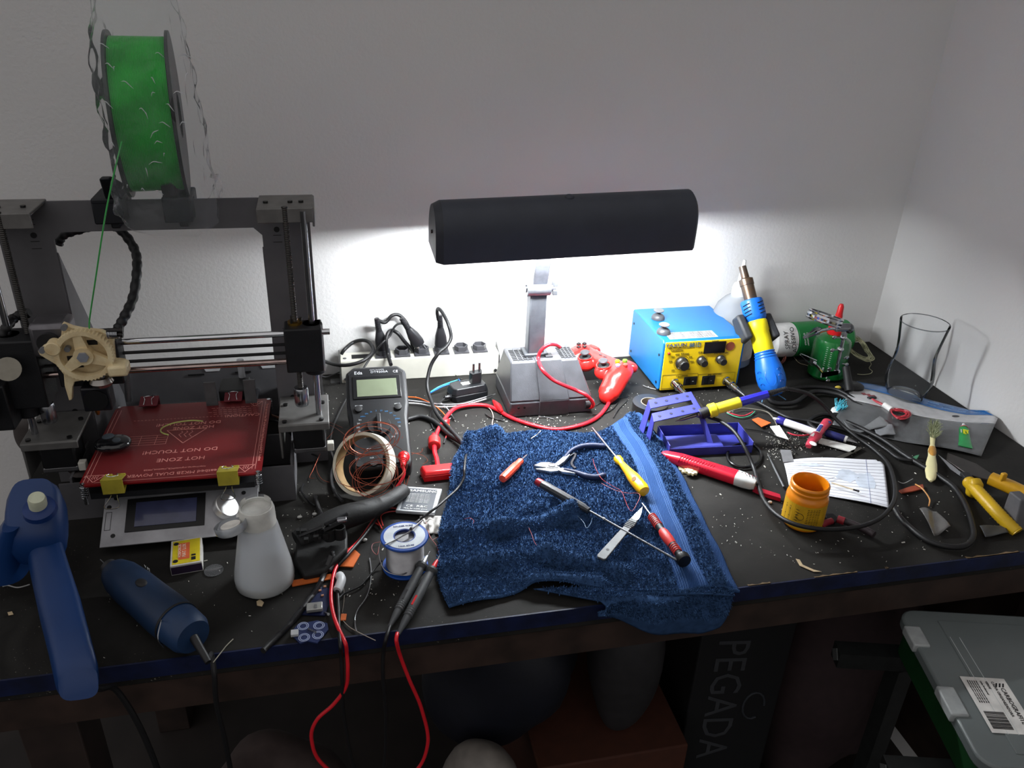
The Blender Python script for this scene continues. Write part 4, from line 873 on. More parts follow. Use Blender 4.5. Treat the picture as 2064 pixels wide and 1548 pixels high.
# ------------------------------------------------------------ soldering station
def station():
    x0, x1, yf, yb, h = .547, .701, 1.192, 1.346, .101
    r = root('soldering_station', W((x0 + x1) / 2, 1.27), 'blue soldering station with a yellow front panel of knobs and switches', 'soldering station')
    k = dict(world=True); T = TOP
    bm = mat('station_blue', (28, 112, 178), .38, .15, var=.05, scale=20)
    b = B(); c = .004
    prof = [(yf + .003, .006), (yb, .006), (yb, h - c), (yb - c, h), (yf + .006, h), (yf, h - c), (yf, .008)]
    b.prism([(y, T + z) for y, z in prof], x0, x1, Matrix(((0, 0, 1, 0), (1, 0, 0, 0), (0, 1, 0, 0), (0, 0, 0, 1))))
    obj('case', b, bm, r, smooth=0, bevel=.002, **k)
    ft = B()
    for x in (x0 + .015, x1 - .015):
        for y in (yf + .02, yb - .02): ft.cyl((x, y, T), (x, y, T + .0065), .006, n=14)
    objs('foot', ft, INK(), r, **k)
    ym = mat('station_yellow', (232, 196, 20), .4, var=.06, scale=12)
    pz0, pz1 = .006, h - .003
    obj('front_panel', B().rng(x0 + .004, x1 - .004, yf - .0012, yf + .002, T + pz0, T + pz1), ym, r, bevel=.0008, **k)
    Yp = yf - .0013
    def q(px, py): p = PY(px, py, yf - .0016); return p
    xd, yd = X, Z
    blue = M_((20, 70, 130), .5, var=0); ink = INK()
    text('maker_lettering', r, [('YAXUN', q(1341, 700), xd * 1.3, yd, .0088, 'LEFT')], blue, **k)
    text('model_lettering', r, [('881D', q(1389, 700), xd * .88, yd * 1.1, .0112, 'LEFT')], M_((20, 80, 120), .5), **k)
    text('panel_lettering', r, [('SMD REWORK STATION', q(1347, 703), xd, yd, .0038, 'LEFT'), ('SOLDERING', q(1352, 708), xd, yd, .0041, 'LEFT'), ('TEMP', q(1434, 690), xd * 1.2, yd, .0048, 'LEFT'), ('AIR', q(1407, 712), xd * 1.2, yd, .0048, 'LEFT'),
         ('SMD REWORK', q(1439, 714), xd, yd, .0042, 'LEFT'), ('600', q(1361, 716), xd * 1.2, yd, .0045, 'LEFT'), ('650', q(1372, 714), xd, yd, .0045, 'LEFT'), ('700', q(1380, 715), xd * 1.2, yd, .0045, 'LEFT'), ('550', q(1353, 721), xd, yd, .0042, 'LEFT'), ('800', q(1388, 721), xd, yd, .0042, 'LEFT'), ('500', q(1348, 730), xd, yd, .0042, 'LEFT'), ('850', q(1391, 730), xd, yd, .0042, 'LEFT'), ('300', q(1353, 748), xd, yd, .0042, 'LEFT'), ('900', q(1384, 746), xd, yd, .0042, 'LEFT'),
         ('SOLDERING', q(1362, 760), xd, yd, .0042, 'LEFT'), ('SMD REWORK', q(1426, 757), xd, yd, .0042, 'LEFT')], ink, **k)
    d0, d1 = q(1421, 690), q(1460, 710)
    obj('display', B().rng(d0.x, d1.x, yf - .003, yf, d1.z, d0.z), M_((10, 10, 12), .2), r, bevel=.0004, **k)
    s = q(1472, 698); obj('round_sticker', B().lathe([(.0001, .0005), (.0085, .0005), (.0085, 0)], frame((s.x, Yp, s.z), (0, -1, 0)), n=28, sq=lambda t, z: 1), M_((142, 70, 40), .5), r, **k)
    l = q(1348, 712); obj('indicator_lamp', B().ball((l.x, Yp - .001, l.z), .0025), M_((150, 40, 30), .25), r, **k)
    for px, py, rr, nm in ((1374, 732, .0118, 'large_knob'), (1414, 727, .0085, 'knob'), (1452, 724, .0085, 'knob')):
        p = q(px, py); M = frame((p.x, Yp, p.z), (0, -1, 0), (1, 0, 0))
        kb = obj(nm, B().lathe([(rr, 0), (rr, .003), (rr * .82, .006), (rr * .78, .013), (rr * .7, .015)], M, n=36, sq=lambda t, z: 1 - (.05 if int(t / (2 * PI) * 36) % 2 and z > .005 else 0)), M_((28, 28, 28), .4), r, smooth=20, **k)
        sc = B(M)
        n = 20
        for i in range(n):
            a = math.radians(-45 + 270 * i / (n - 1)); sc.box((math.cos(a) * rr * 1.22, math.sin(a) * rr * 1.22, .0002), (.0020, .0004, .0003), Matrix.Identity(4))
        sc2 = B(M); pts = [(math.cos(math.radians(-50 + 280 * i / 40)) * rr * 1.2, math.sin(math.radians(-50 + 280 * i / 40)) * rr * 1.2, .0002) for i in range(41)]
        sc2.tube([Vector(p_) for p_ in pts], .00022, 4)
        obj('dial_scale', sc2, ink, r, **k)
    for a, e in (((1336, 757), (1403, 779)), ((1408, 755), (1477, 777))):
        p0, p1 = q(*a), q(*e); f = B().tube([Vector((x, Yp, z)) for x, z in ((p0.x, p0.z), (p1.x, p0.z), (p1.x, p1.z), (p0.x, p1.z))], .0002, 4, closed=True); obj('panel_outline', f, ink, r, **k)
    for a, e in (((1379, 760), (1403, 775)), ((1416, 758), (1439, 774))):
        p0, p1 = q(*a), q(*e)
        sw = obj('rocker_switch', B().rng(p0.x, p1.x, yf - .003, yf, p1.z, p0.z), M_((24, 24, 24), .35), r, bevel=.0006, **k)
        rk = B(); xm = (p0.x + p1.x) / 2; rk.hexa([(p0.x + .002, yf - .0050, p1.z + .002), (xm, yf - .003, p1.z + .002), (xm, yf - .002, p1.z + .002), (p0.x + .002, yf - .002, p1.z + .002), (p0.x + .002, yf - .0050, p0.z - .002), (xm, yf - .003, p0.z - .002), (xm, yf - .002, p0.z - .002), (p0.x + .002, yf - .002, p0.z - .002)])
        rk.rng(xm, p1.x - .002, yf - .0042, yf - .002, p1.z + .002, p0.z - .002); obj('rocker', rk, INK(), sw, **k)
        mk = B(); mk.rng(xm + .003, xm + .0055, yf - .0045, yf - .0042, (p0.z + p1.z) / 2 - .0002, (p0.z + p1.z) / 2 + .0003); obj('switch_mark', mk, WHITEP(), sw, smooth=0, **k)
    for (px, py), (tx, ty, th) in (((1358, 770), (1380, 793, .012)), ((1462, 766), (1494, 790, .010))):
        p = q(px, py); d = (P(tx, ty, th) - Vector((p.x, Yp, p.z))).normalized(); d = (d + Vector((0, -.6, 0))).normalized()
        cn = obj('connector', B().lathe([(.0082, 0), (.0086, .003), (.0072, .004), (.0068, .012), (.0078, .013), (.0078, .018), (.0058, .019), (.0052, .032), (.003, .034)], frame((p.x, Yp, p.z), d), n=24), CHROME(), r, **k)
        p2 = Vector((p.x, Yp, p.z)) + d * .032
        obj('connector_boot', B().lathe([(.0045, 0), (.0040, .012), (.0024, .022)], frame(p2, d), n=14), M_((26, 26, 28), .4), cn, **k)
    sl = B(); y0 = yf + .006; sl.add([(x0 + .012, y0, T + h + .0002), (x0 + .103, y0, T + h + .0002), (x0 + .103, y0 + .034, T + h + .0002), (x0 + .035, y0 + .034, T + h + .0002), (x0 + .020, y0 + .020, T + h + .0002)], [(0, 1, 2, 3, 4)])
    obj('warning_label', B().rng(x0 + .014, x0 + .104, y0, y0 + .028, T + h, T + h + .0003), M_((186, 188, 188), .5), r, smooth=0, **k)
    tl = []
    for i in range(6): tl.append(('WARNING: DISCONNECT FROM MAINS BEFORE SERVICE OF THE UNIT', Vector((x0 + .017, y0 + .003 + i * .0042, T + h + .0003)), X, Y, .0026, 'LEFT'))
    text('label_lettering', r, tl, M_((20, 26, 34), .5), **k)
    s = B()
    for y, z in ((yf + .012, .070), (yf + .010, .018), (yb - .012, .075), (yb - .012, .018)): s.cyl((x0 - .0012, y, T + z), (x0, y, T + z), .0024, n=12)
    objs('case_screw', s, M_((50, 50, 55), .3, .8), r, **k)
    hd = B().tube(spline([W(x1, 1.26, .058), W(x1 + .012, 1.258, .056), W(x1 + .020, 1.25, .040), W(x1 + .016, 1.245, .028), W(x1, 1.24, .022)], 6), .0032, 8, flat=.6)
    obj('side_handle', hd, M_((170, 170, 168), .4), r, **k)
station()
def stick(x, y, lab):
    r = root('thumbstick_cap', W(x, y, .1012), lab, 'thumbstick', group='loose thumbstick caps on the blue station')
    g = M_((66, 68, 72), .42)
    obj('skirt', B().lathe([(.0122, .0003), (.0120, .0040), (.0100, .0076), (.0065, .0100), (.0038, .0110)], n=28), g, r)
    obj('stem', B().cyl((0, 0, .0105), (0, 0, .0145), .0036, n=16), g, r)
    obj('pad', B().lathe([(.003, .0135), (.0090, .0152), (.0098, .0168), (.0086, .0178), (.0001, .0174)], n=28), M_((108, 110, 112), .6), r)
p = P(1326, 643, .101); stick(p.x, p.y, 'loose grey thumbstick cap on the blue station, rear one')
p = P(1337, 672, .101); stick(p.x, p.y, 'loose grey thumbstick cap on the blue station, nearer its front label')
# ------------------------------------------------------------ hot air gun in its holder
def heatgun():
    A, Bt = W(.738, 1.130, .022), W(.711, 1.258, .200)
    d = Bt - A; L = d.length; M = frame(A, d, (1, 0, 0)) @ Matrix.Diagonal((.95, .95, .83, 1)); r = rootm('hot_air_gun', M, 'blue and yellow hot air gun with metal nozzle leaning beside the soldering station', 'hot air gun')
    def at(t): return t * L
    blue = mat('gun_blue', (22, 104, 205), .35, var=.05, scale=20); yel = mat('gun_yellow', (232, 216, 24), .42, var=.04)
    obj('handle', B().lathe([(.002, -.010), (.012, -.008), (.020, 0), (.0255, .018), (.0262, .032), (.0245, .050), (.0205, .070), (.0180, .082), (.0172, .088)], n=36), blue, r)
    for i, z in enumerate((.072, .078, .084)): obj('handle_ring', B().lathe([(.0205 - i * .001, z), (.0210 - i * .001, z + .001), (.0205 - i * .001, z + .002)], n=36, caps=False), blue, r)
    obj('grip', B().lathe([(.0172, .086), (.0178, .088), (.0180, .110), (.0178, .128), (.0188, .131), (.0188, .152), (.0175, .154)], n=36), yel, r)
    obj('head', B().lathe([(.0170, .153), (.0195, .158), (.0205, .163), (.0208, .196), (.0195, .200), (.0125, .201)], n=36), blue, r)
    vm = INK(); v = B()
    cam_l = M.inverted() @ Vector((0, 0, TOP + CH)); a0 = math.atan2(cam_l.y, cam_l.x)
    for j in range(4):
        for a in (a0 - .55, a0 + .85):
            z = .167 + j * .0075; pts = [Vector((.0211 * math.cos(a + t), .0211 * math.sin(a + t), z + (t) * .004)) for t in (-.35, -.2, 0, .2, .35)]
            v.tube(pts, .0010, 6)
    objs('vent_slot', v, vm, r)
    e = B(); pts = [Vector(((.0262) * math.cos(a0 + .34 * math.cos(t)), (.0262) * math.sin(a0 + .34 * math.cos(t)), .030 + .019 * math.sin(t))) for t in [2 * PI * i / 24 for i in range(24)]]
    for p_ in pts:
        rr = .0258 - max(0, (p_.z - .032)) * .22 + .0012; l = math.hypot(p_.x, p_.y); p_.x *= rr / l; p_.y *= rr / l
    e.tube(pts, .0005, 5, closed=True); obj('thumb_oval', e, blue, r)
    ar = B()
    for s in (-1, 1):
        for j in range(3):
            z = .016 + j * .013; c_ = [Vector((.0262 * math.cos(a0 + s * (.75 + .16 * math.cos(t))), .0262 * math.sin(a0 + s * (.75 + .16 * math.cos(t))), z + .004 * math.sin(t))) for t in [PI * i / 8 for i in range(9)]]
            ar.tube(c_, .0005, 5)
    objs('grip_rib', ar, M_((14, 70, 160), .4), r)
    obj('nozzle', B().lathe([(.0118, .199), (.0122, .232), (.0132, .233), (.0132, .246), (.0075, .249), (.0070, .275), (.0055, .275), (.0055, .25)], n=30, caps=False), mat('burnt_steel', (92, 86, 82), .35, .8, var=.3, scale=30, dark=(112, 88, 66)), r)
    cable('hose', [(1546, 798, .02), (1560, 812, .012), (1600, 812, .010), (1640, 790, .010), (1690, 795, .012), (1720, 812, .010), (1740, 822, .008), (1742, 832, .006), (1715, 838, .006), (1680, 836, .006)], .0042, CABLE(), parent=r)
    # holder
    h = root('gun_holder', W(.715, 1.215, .05), 'dark grey plastic cradle holding the hot air gun against the station', 'holder')
    hm = M_((48, 50, 54), .55); c = A + d * .50
    for s in (-1, 1):
        b = B(); M3 = frame(c + Vector((s * .026, .008, 0)), d, (1, 0, 0))
        b.add([M3 @ Vector(q_) for q_ in ((-.009, -.020, -.020), (.005, -.022, -.020), (.005, .014, -.026), (-.009, .014, -.026), (-.011, -.010, .026), (.003, -.012, .026), (.003, .014, .022), (-.011, .014, .022))], [(3, 2, 1, 0), (4, 5, 6, 7), (0, 1, 5, 4), (1, 2, 6, 5), (2, 3, 7, 6), (3, 0, 4, 7)])
        obj('cradle_arm', b, hm, h, world=True, bevel=.004)
    b = B(); b.box((c.x, c.y + .030, c.z - .01), (.058, .010, .036)); b.rng(.701, c.x, c.y + .024, c.y + .034, c.z - .02, c.z + .01)
    obj('cradle_back', b, hm, h, world=True, bevel=.002)
heatgun()
# ------------------------------------------------------------ multimeter
def meter():
    p0 = W(.050, .992, .004); p1 = W(.054, 1.172, .083); v = (p1 - p0).normalized(); u = Vector((1, -.03, 0)); u = (u - v * u.dot(v)).normalized(); n = u.cross(v)
    M = Matrix((u, v, n)).transposed().to_4x4(); M.translation = p0
    r = rootm('multimeter', M, 'black digital multimeter propped up behind the tape roll and copper wire', 'multimeter')
    L, Wd = .190, .092; hw = Wd / 2; bm = mat('meter_black', (22, 23, 26), .48, bump=.1, bscale=600)
    out = [(-hw * .84, 0), (hw * .84, 0), (hw * .92, .01), (hw * .92, .09), (hw, .115), (hw, L - .012), (hw - .012, L), (-hw + .012, L), (-hw, L - .012), (-hw, .115), (-hw * .92, .09), (-hw * .92, .01)]
    obj('case', B().prism(out, -.006, .026), bm, r, bevel=.004)
    o2 = [(x * .9, .006 + (y - .0) * .94) for x, y in out]
    obj('face', B().prism(o2, .026, .0275), M_((18, 19, 22), .4), r, bevel=.0008)
    obj('screen_bezel', B().rng(-.036, .036, L - .066, L - .022, .0275, .0290), M_((15, 16, 18), .3), r, bevel=.001)
    obj('screen', B().rng(-.030, .030, L - .062, L - .029, .0290, .0295), M_((104, 112, 92), .25, coat=.3, var=.03), r, bevel=.0003)
    wh = M_((190, 192, 195), .5, var=0)
    text('case_lettering', r, [('Eda', (-.033, L - .017, .0277), X, Y, .0088, 'LEFT'), ('DT9205A', (-.008, L - .0155, .0277), X * 1.2, Y, .0055, 'LEFT'), ('DIGITAL MULTIMETER', (-.009, L - .010, .0277), X, Y, .0022, 'LEFT'), ('CE', (.026, L - .0165, .0277), X, Y, .0066, 'LEFT'),
         ('POWER', (-.034, .111, .0277), X, Y, .0032, 'LEFT'), ('HOLD', (.024, .111, .0277), X, Y, .0032, 'LEFT')], wh)
    for x in (-.029, .029): obj('push_button', B().lathe([(.0055, .0275), (.0055, .0305), (.004, .031)], FR((x, .105, 0)), n=18), INK(), r)
    bl = M_((60, 120, 170), .5); it = []; it2 = []
    for i in range(20):
        a = math.radians(-50 + i * 14.5); x, y = -.001 + .030 * math.cos(a), .072 + .028 * math.sin(a)
        (it if 3 < i < 14 else it2).append((('200', '20', '2', '2k', '20k', '200m', '2m', '2M')[i % 8], (x, y, .0277), X, Y, .0034, 'CENTER'))
    text('range_lettering', r, it, bl); text('range_lettering', r, it2, wh)
    text('socket_lettering', r, [('V/\u03a9', (.030, .016, .0277), X, Y, .004, 'CENTER'), ('COM', (.008, .016, .0277), X, Y, .004, 'CENTER'), ('mA', (-.014, .016, .0277), X, Y, .004, 'CENTER'), ('20A', (-.034, .016, .0277), X, Y, .004, 'CENTER'), ('CE', (-.018, .030, .0277), X, Y, .006, 'CENTER')], wh)
    obj('range_knob', B().lathe([(.018, .0275), (.0175, .033), (.0165, .035), (.0001, .035)], FR((-.001, .070, 0)), n=32), M_((26, 27, 30), .4), r)
    obj('knob_grip', B().rng(-.004, .002, .055, .086, .035, .042), M_((26, 27, 30), .4), r, bevel=.001)
    for x in (-.032, -.012, .009, .030): obj('input_jack', B().lathe([(.0052, .0270), (.0052, .0295), (.0028, .0295)], FR((x, .008, 0)), n=18), INK(), r)
    obj('kickstand', B().hexa([M.inverted() @ q for q in (W(.030, 1.19, 0), W(.09, 1.19, 0), W(.09, 1.193, 0), W(.030, 1.193, 0), W(.030, 1.12, .046), W(.09, 1.12, .046), W(.09, 1.123, .046), W(.030, 1.123, .046))]), bm, r)
    for nm, x, m, lab in (('test_lead_plug', .030, REDP(), 'red probe plug in the lower right socket of the multimeter'), ('test_lead_plug', .009, BLACKP(), 'black probe plug in the middle socket of the multimeter')):
        a = M @ Vector((x, .008, .030)); q = root(nm, a, lab, 'plug', group='probe plugs of the multimeter')
        d = (Vector((-.12, -.95, .10))).normalized()
        obj('elbow', B().ball(a + n * .008, (.0085, .0085, .0085)), m, q, world=True)
        pr = [(.0072, 0), (.0065, .008)]
        for i in range(5): pr += [(.0055 - i * .0006, .010 + i * .004), (.0055 - i * .0006, .012 + i * .004), (.0036, .0122 + i * .004), (.0036, .0138 + i * .004)]
        obj('boot', B().lathe(pr, frame(a + n * .008, d), n=14), m, q, world=True)
        e = a + n * .008 + d * .030
        pts = [e, e + d * .01 + Vector((0, 0, -.012)), P(780, 1010, .012), P(752, 1050, .006), P(728, 1085, .005), P(708, 1105, .006), P(690, 1125, .006), P(675, 1150, .006), P(668, 1185, .006), P(668, 1215, .006), P(674, 1245, .006), P(686, 1275, .006), P(696, 1297, .006), PY(699, 1318, .676), PY(701, 1350, .672), PY(697, 1385, .672), PY(672, 1420, .672), PY(638, 1452, .672), PY(628, 1490, .672), PY(650, 1540, .672), PY(730, 1590, .672), PY(830, 1560, .672), PY(862, 1500, .672), PY(850, 1430, .672), PY(825, 1370, .672), PY(806, 1320, .673), P(799, 1292, .006), P(801, 1276, .008)]
        if x < .02: pts = [e, e + d * .01 + Vector((0, 0, -.012)), P(800, 1000, .010), P(770, 1030, .006), P(735, 1078, .008), P(700, 1120, .010), P(676, 1150, .004), P(680, 1190, .004), P(682, 1225, .004), P(683, 1260, .004), P(686, 1300, .006), PY(688, 1322, .676), PY(690, 1370, .672), PY(694, 1450, .672), PY(720, 1560, .672), PY(770, 1560, .672), PY(778, 1450, .672), PY(772, 1360, .672), PY(773, 1315, .675), P(778, 1288, .006), P(786, 1262, .007)]
        obj('lead', B().tube(spline(pts, 10), .0022, 8), REDC if x > .02 else CABLE(), q, world=True, smooth=60)
meter()
# ------------------------------------------------------------ masking tape, copper wire
def ring_thing(name, M, ro, ri, w_, m, label, cat, m2=None, ri2=None):
    r = rootm(name, M, label, cat)
    obj('tape', B().lathe([(ri, -w_ / 2), (ro, -w_ / 2), (ro, w_ / 2), (ri, w_ / 2), (ri, -w_ / 2)], n=64, caps=False), m, r)
    if m2: obj('core', B().lathe([(ri2, -w_ / 2 - .0005), (ri - .0002, -w_ / 2 - .0005), (ri - .0002, w_ / 2 + .0005), (ri2, w_ / 2 + .0005), (ri2, -w_ / 2 - .0005)], n=64, caps=False), m2, r)
    return r
TM = frame(P(734, 936, .047), (-.50, -.66, .56))
ring_thing('masking_tape', TM, .0440, .0395, .018, mat('tape_cream', (226, 220, 200), .6, var=.1, scale=60), 'thin roll of cream masking tape leaning on the multimeter', 'tape roll', M_((150, 122, 84), .5, var=.2), .0385)
def copper():
    rnd = random.Random(11); b = B()
    c = P(740, 915, .075)
    for k in range(8):
        R = rnd.uniform(.026, .046); tilt = rnd.uniform(-.5, .5); pts = []
        F_ = frame(c + Vector((rnd.uniform(-.016, .020), rnd.uniform(-.03, .0), rnd.uniform(-.03, .012))), (-.25 + tilt * .5, -.6 + rnd.uniform(-.3, .3), .75))
        ph = rnd.uniform(0, 6.28); el = rnd.uniform(.6, 1.0)
        for i in range(rnd.randint(7, 11)):
            a = ph + i * .78; pts.append(F_ @ Vector((R * math.cos(a), R * el * math.sin(a), rnd.uniform(-.004, .004))))
        b.tube(spline(pts, 7), .00042, 4)
    for k in range(7):
        c2 = P(752 + rnd.uniform(-8, 8), 884 + rnd.uniform(-6, 8), .085); F_ = frame(c2, (-.1 + rnd.uniform(-.2, .2), -.6, .7)); R = rnd.uniform(.026, .040); ph = rnd.uniform(0, 6)
        b.tube(spline([F_ @ Vector((R * math.cos(ph + i * .7), R * .62 * math.sin(ph + i * .7), rnd.uniform(-.003, .004))) for i in range(9)], 7), .00042, 4)
    for pts in ([(700, 880, .07), (668, 858, .05), (648, 862, .03), (636, 895, .01), (636, 925, .004), (640, 952, .003), (652, 968, .003), (672, 972, .004), (690, 965, .02)],
                [(672, 870, .04), (655, 890, .03), (645, 915, .012), (632, 945, .004), (624, 962, .003), (634, 964, .003)], [(690, 862, .06), (660, 850, .04), (640, 852, .02)],
                [(812, 880, .05), (802, 900, .04), (806, 930, .02), (816, 958, .006), (812, 988, .004), (820, 975, .004), (826, 950, .006), (828, 918, .01), (848, 912, .004), (852, 904, .004)],
                [(828, 912, .012), (852, 918, .004), (862, 928, .004), (852, 936, .003)], [(815, 968, .006), (818, 990, .004), (824, 996, .003)]):
        b.tube(spline(PP(pts), 7), .00042, 4)
    single('copper_wire', b, COPPER(), 'loose tangle of thin copper wire looped over the tape roll and multimeter', 'wire', smooth=60)
copper()
def red_strands():
    L = ((((905, 1055, .003), (925, 1050, .003), (946, 1044, .016), (955, 1052, .016), (940, 1066, .014), (912, 1072, .006), (888, 1080, .003), (872, 1088, .003)), 'thin red wire loop spilling onto the left towel edge', (150, 50, 50)),
         (((1066, 1064, .018), (1072, 1078, .018), (1078, 1094, .018), (1088, 1106, .018)), 'short thin red thread lying in the towel middle', (150, 50, 50)),
         (((1195, 925, .018), (1200, 942, .018), (1212, 964, .018), (1232, 978, .018), (1252, 990, .018), (1260, 1008, .018), (1266, 1022, .018), (1274, 1030, .018), (1284, 1015, .018), (1290, 1000, .018), (1284, 994, .018), (1266, 994, .018), (1240, 988, .018), (1212, 974, .018)), 'tangled thin red thread on the towel beside the yellow screwdriver', (160, 60, 60)),
         (((1195, 1040, .018), (1190, 1056, .018), (1182, 1064, .018), (1176, 1052, .018), (1160, 1036, .018)), 'pale blue thread curled on the towel near the scalpel', (110, 140, 170)),
         (((858, 1050, .004), (866, 1080, .004), (880, 1100, .004), (884, 1120, .004), (875, 1135, .004)), 'thin red wire beside the right side of the solder spool', (170, 70, 66)),
         (((768, 1092, .004), (752, 1096, .004), (750, 1108, .004), (760, 1118, .004), (764, 1102, .004)), 'thin red wire curl left of the solder spool', (150, 70, 66)))
    for pts, lab, c in L: cable('thread', pts, .00032, M_(c, .5), lab, 'thread', n=5, group='loose coloured threads')
    r = root('red_wires', P(790, 1030), 'bundle of thin red wires running from under the phone battery', 'wires')
    for i, pts in enumerate((((808, 1028, .004), (790, 1024, .004), (772, 1030, .006), (755, 1050, .004), (768, 1060, .004)), ((806, 1030, .003), (782, 1032, .003), (768, 1040, .003), (772, 1060, .004)), ((756, 1030, .005), (762, 1050, .005), (770, 1066, .004)))):
        obj('wire', B().tube(spline(PP(pts), 7), .0009, 6), M_((190, 60, 56), .4), r, world=True)
red_strands()
# ------------------------------------------------------------ phone battery
def battery():
    a, b_, c, d = P(833, 975, .008), P(908, 980, .008), P(878, 1048, .008), P(800, 1030, .008)
    u = (b_ - a).normalized(); v = (a - d).normalized(); n = Z.copy(); v = n.cross(u); M = Matrix((u, v, n)).transposed().to_4x4(); w_, h_ = (b_ - a).length, .058
    M.translation = d + (u * (-.002)); M.translation.z = TOP + .004
    r = rootm('phone_battery', M, 'silver and grey phone battery lying against the left towel edge', 'battery')
    sh = B().prism([(0, 0), (w_, 0), (w_ + .002, h_), (.002, h_)], 0, .005); obj('cell', sh, M_((190, 194, 198), .35, .4), r, bevel=.001)
    obj('printed_face', B().rng(.006, w_ - .004, .003, h_ - .004, .005, .0052), M_((72, 76, 82), .35, .2), r, smooth=0)
    w2 = WHITEP(); t = [('SAMSUNG', (.011, h_ - .012, .0053), X * 1.25, Y, .0070, 'LEFT')]
    for i in range(7): t.append(('Li-ion Battery 3.8V 9.88Wh Standard', (.010, h_ - .018 - i * .0032, .0053), X, Y, .0021, 'LEFT'))
    t.append(('CE  R&C', (.012, .010, .0053), X * 1.3, Y, .0062, 'LEFT')); t.append(('Made for mobile phone', (.010, .005, .0053), X, Y, .0034, 'LEFT'))
    text('battery_lettering', r, t, w2)
    wr = B(); p = P(868, 1062, .0)
    wr.grid(lambda a, b2: P(846 + a * 44, 1040 + b2 * 36, .002 + .006 * abs(math.sin(a * 7 + b2 * 4)) * (1 - abs(2 * b2 - 1)) + .002 * math.sin(a * 17)), 14, 12)
    single('tissue_scrap', wr, M_((185, 182, 178), .8), 'crumpled whitish paper scrap below the phone battery', 'paper scrap', smooth=50, thick=.0006)
battery()
# ------------------------------------------------------------ solder spool
def solder():
    p = W(.063, .799); r = root('solder_spool', p, 'blue rimmed spool of silver solder wire standing beside the towel', 'solder spool')
    bl = M_((22, 74, 160), .4); hgt = .046
    for z0, z1, R in ((0, .003, .0275), (hgt - .003, hgt, .0285)):
        obj('flange', B().lathe([(.0125, z0), (R, z0), (R + .0006, (z0 + z1) / 2), (R, z1), (.0125, z1), (.0125, z0)], n=44, caps=False), bl, r)
    obj('top_label', B().lathe([(.0135, hgt), (.0250, hgt), (.0250, hgt + .0004), (.0135, hgt + .0004), (.0135, hgt)], n=44, caps=False), M_((205, 212, 218), .45), r)
    obj('core', B().lathe([(.0125, 0), (.0125, hgt), (.0118, hgt), (.0118, 0)], n=32, caps=False), M_((14, 36, 92), .5), r)
    pr = [(.013, .003)]
    for i in range(32): pr += [(.0225, .0032 + i * .00125), (.0232, .0032 + i * .00125 + .0006)]
    pr += [(.013, hgt - .003)]
    obj('wound_solder', B().lathe(pr, n=44), SOLDER(), r, smooth=20)
    text('label_lettering', r, [('SOLDER WIRE', (-.0, .0175, hgt + .0005), X, Y, .0038, 'CENTER'), ('1mm 60/40', (0, -.0215, hgt + .0005), X, Y, .0042, 'CENTER')], M_((24, 50, 120), .5))
    obj('loose_end', B().tube(spline([W(.063 + .0235, .799, .012), W(.060, .775, .008), W(.038, .782, .010), W(.032, .800, .022), W(.036, .812, .034)], 10), .0007, 6), SOLDER(), r, world=True)
    obj('wire_across', B().tube(spline([P(776, 1098, .050), P(800, 1086, .0475), P(822, 1074, .0485), P(838, 1060, .050), P(850, 1050, .045)], 8), .0011, 6), SOLDER(), r, world=True)
solder()
# ------------------------------------------------------------ test probes
def probe(a, b_, m_tip, ring, label):
    a = P(*a); b_ = P(*b_); d = (b_ - a); L = d.length; M = frame(a, d, (0, 0, 1)); r = rootm('test_probe', M, label, 'test probe', 'multimeter probes')
    g = M_((74, 76, 78), .45)
    k = L / .150
    obj('needle', B().lathe([(.0001, -.001), (.0009, .004), (.0009, .018)], n=10), CHROME(), r)
    obj('tip_cone', B().lathe([(.0016, .010 * k), (.0032, .022 * k), (.0034, .030 * k)], n=18), m_tip, r)
    obj('finger_guard', B().lathe([(.0050, .028 * k), (.0072, .030 * k), (.0074, .034 * k), (.0050, .038 * k)], n=22), M_((52, 54, 56), .45), r)
    obj('handle', B().lathe([(.0048, .036 * k), (.0052, .050 * k), (.0056, .075 * k), (.0056, .100 * k), (.0050, .122 * k), (.0042, .124 * k)], n=22), g, r)
    rg = B()
    for i in range(4): rg.lathe([(.0050, (.108 + i * .004) * k), (.0056, (.1095 + i * .004) * k), (.0050, (.111 + i * .004) * k)], n=18, caps=False)
    objs('grip_ring', rg, g, r)
    obj('tail', B().lathe([(.0046, .123 * k), (.0044, .132 * k), (.0026, .150 * k), (.0022, .156 * k)], n=18), M_((70, 72, 74), .5), r)
    obj('side_mark', B().box((.0052, 0, .098 * k), (.0012, .0022, .018 * k)), ring, r)
probe((866, 1112, .020), (788, 1258, .007), M_((190, 192, 195), .3, .8), M_((40, 40, 42), .4), 'dark grey test probe with silver tip, left one of the pair')
probe((886, 1120, .020), (806, 1272, .007), REDP(), REDP(), 'dark grey test probe with red tip, right one of the pair')
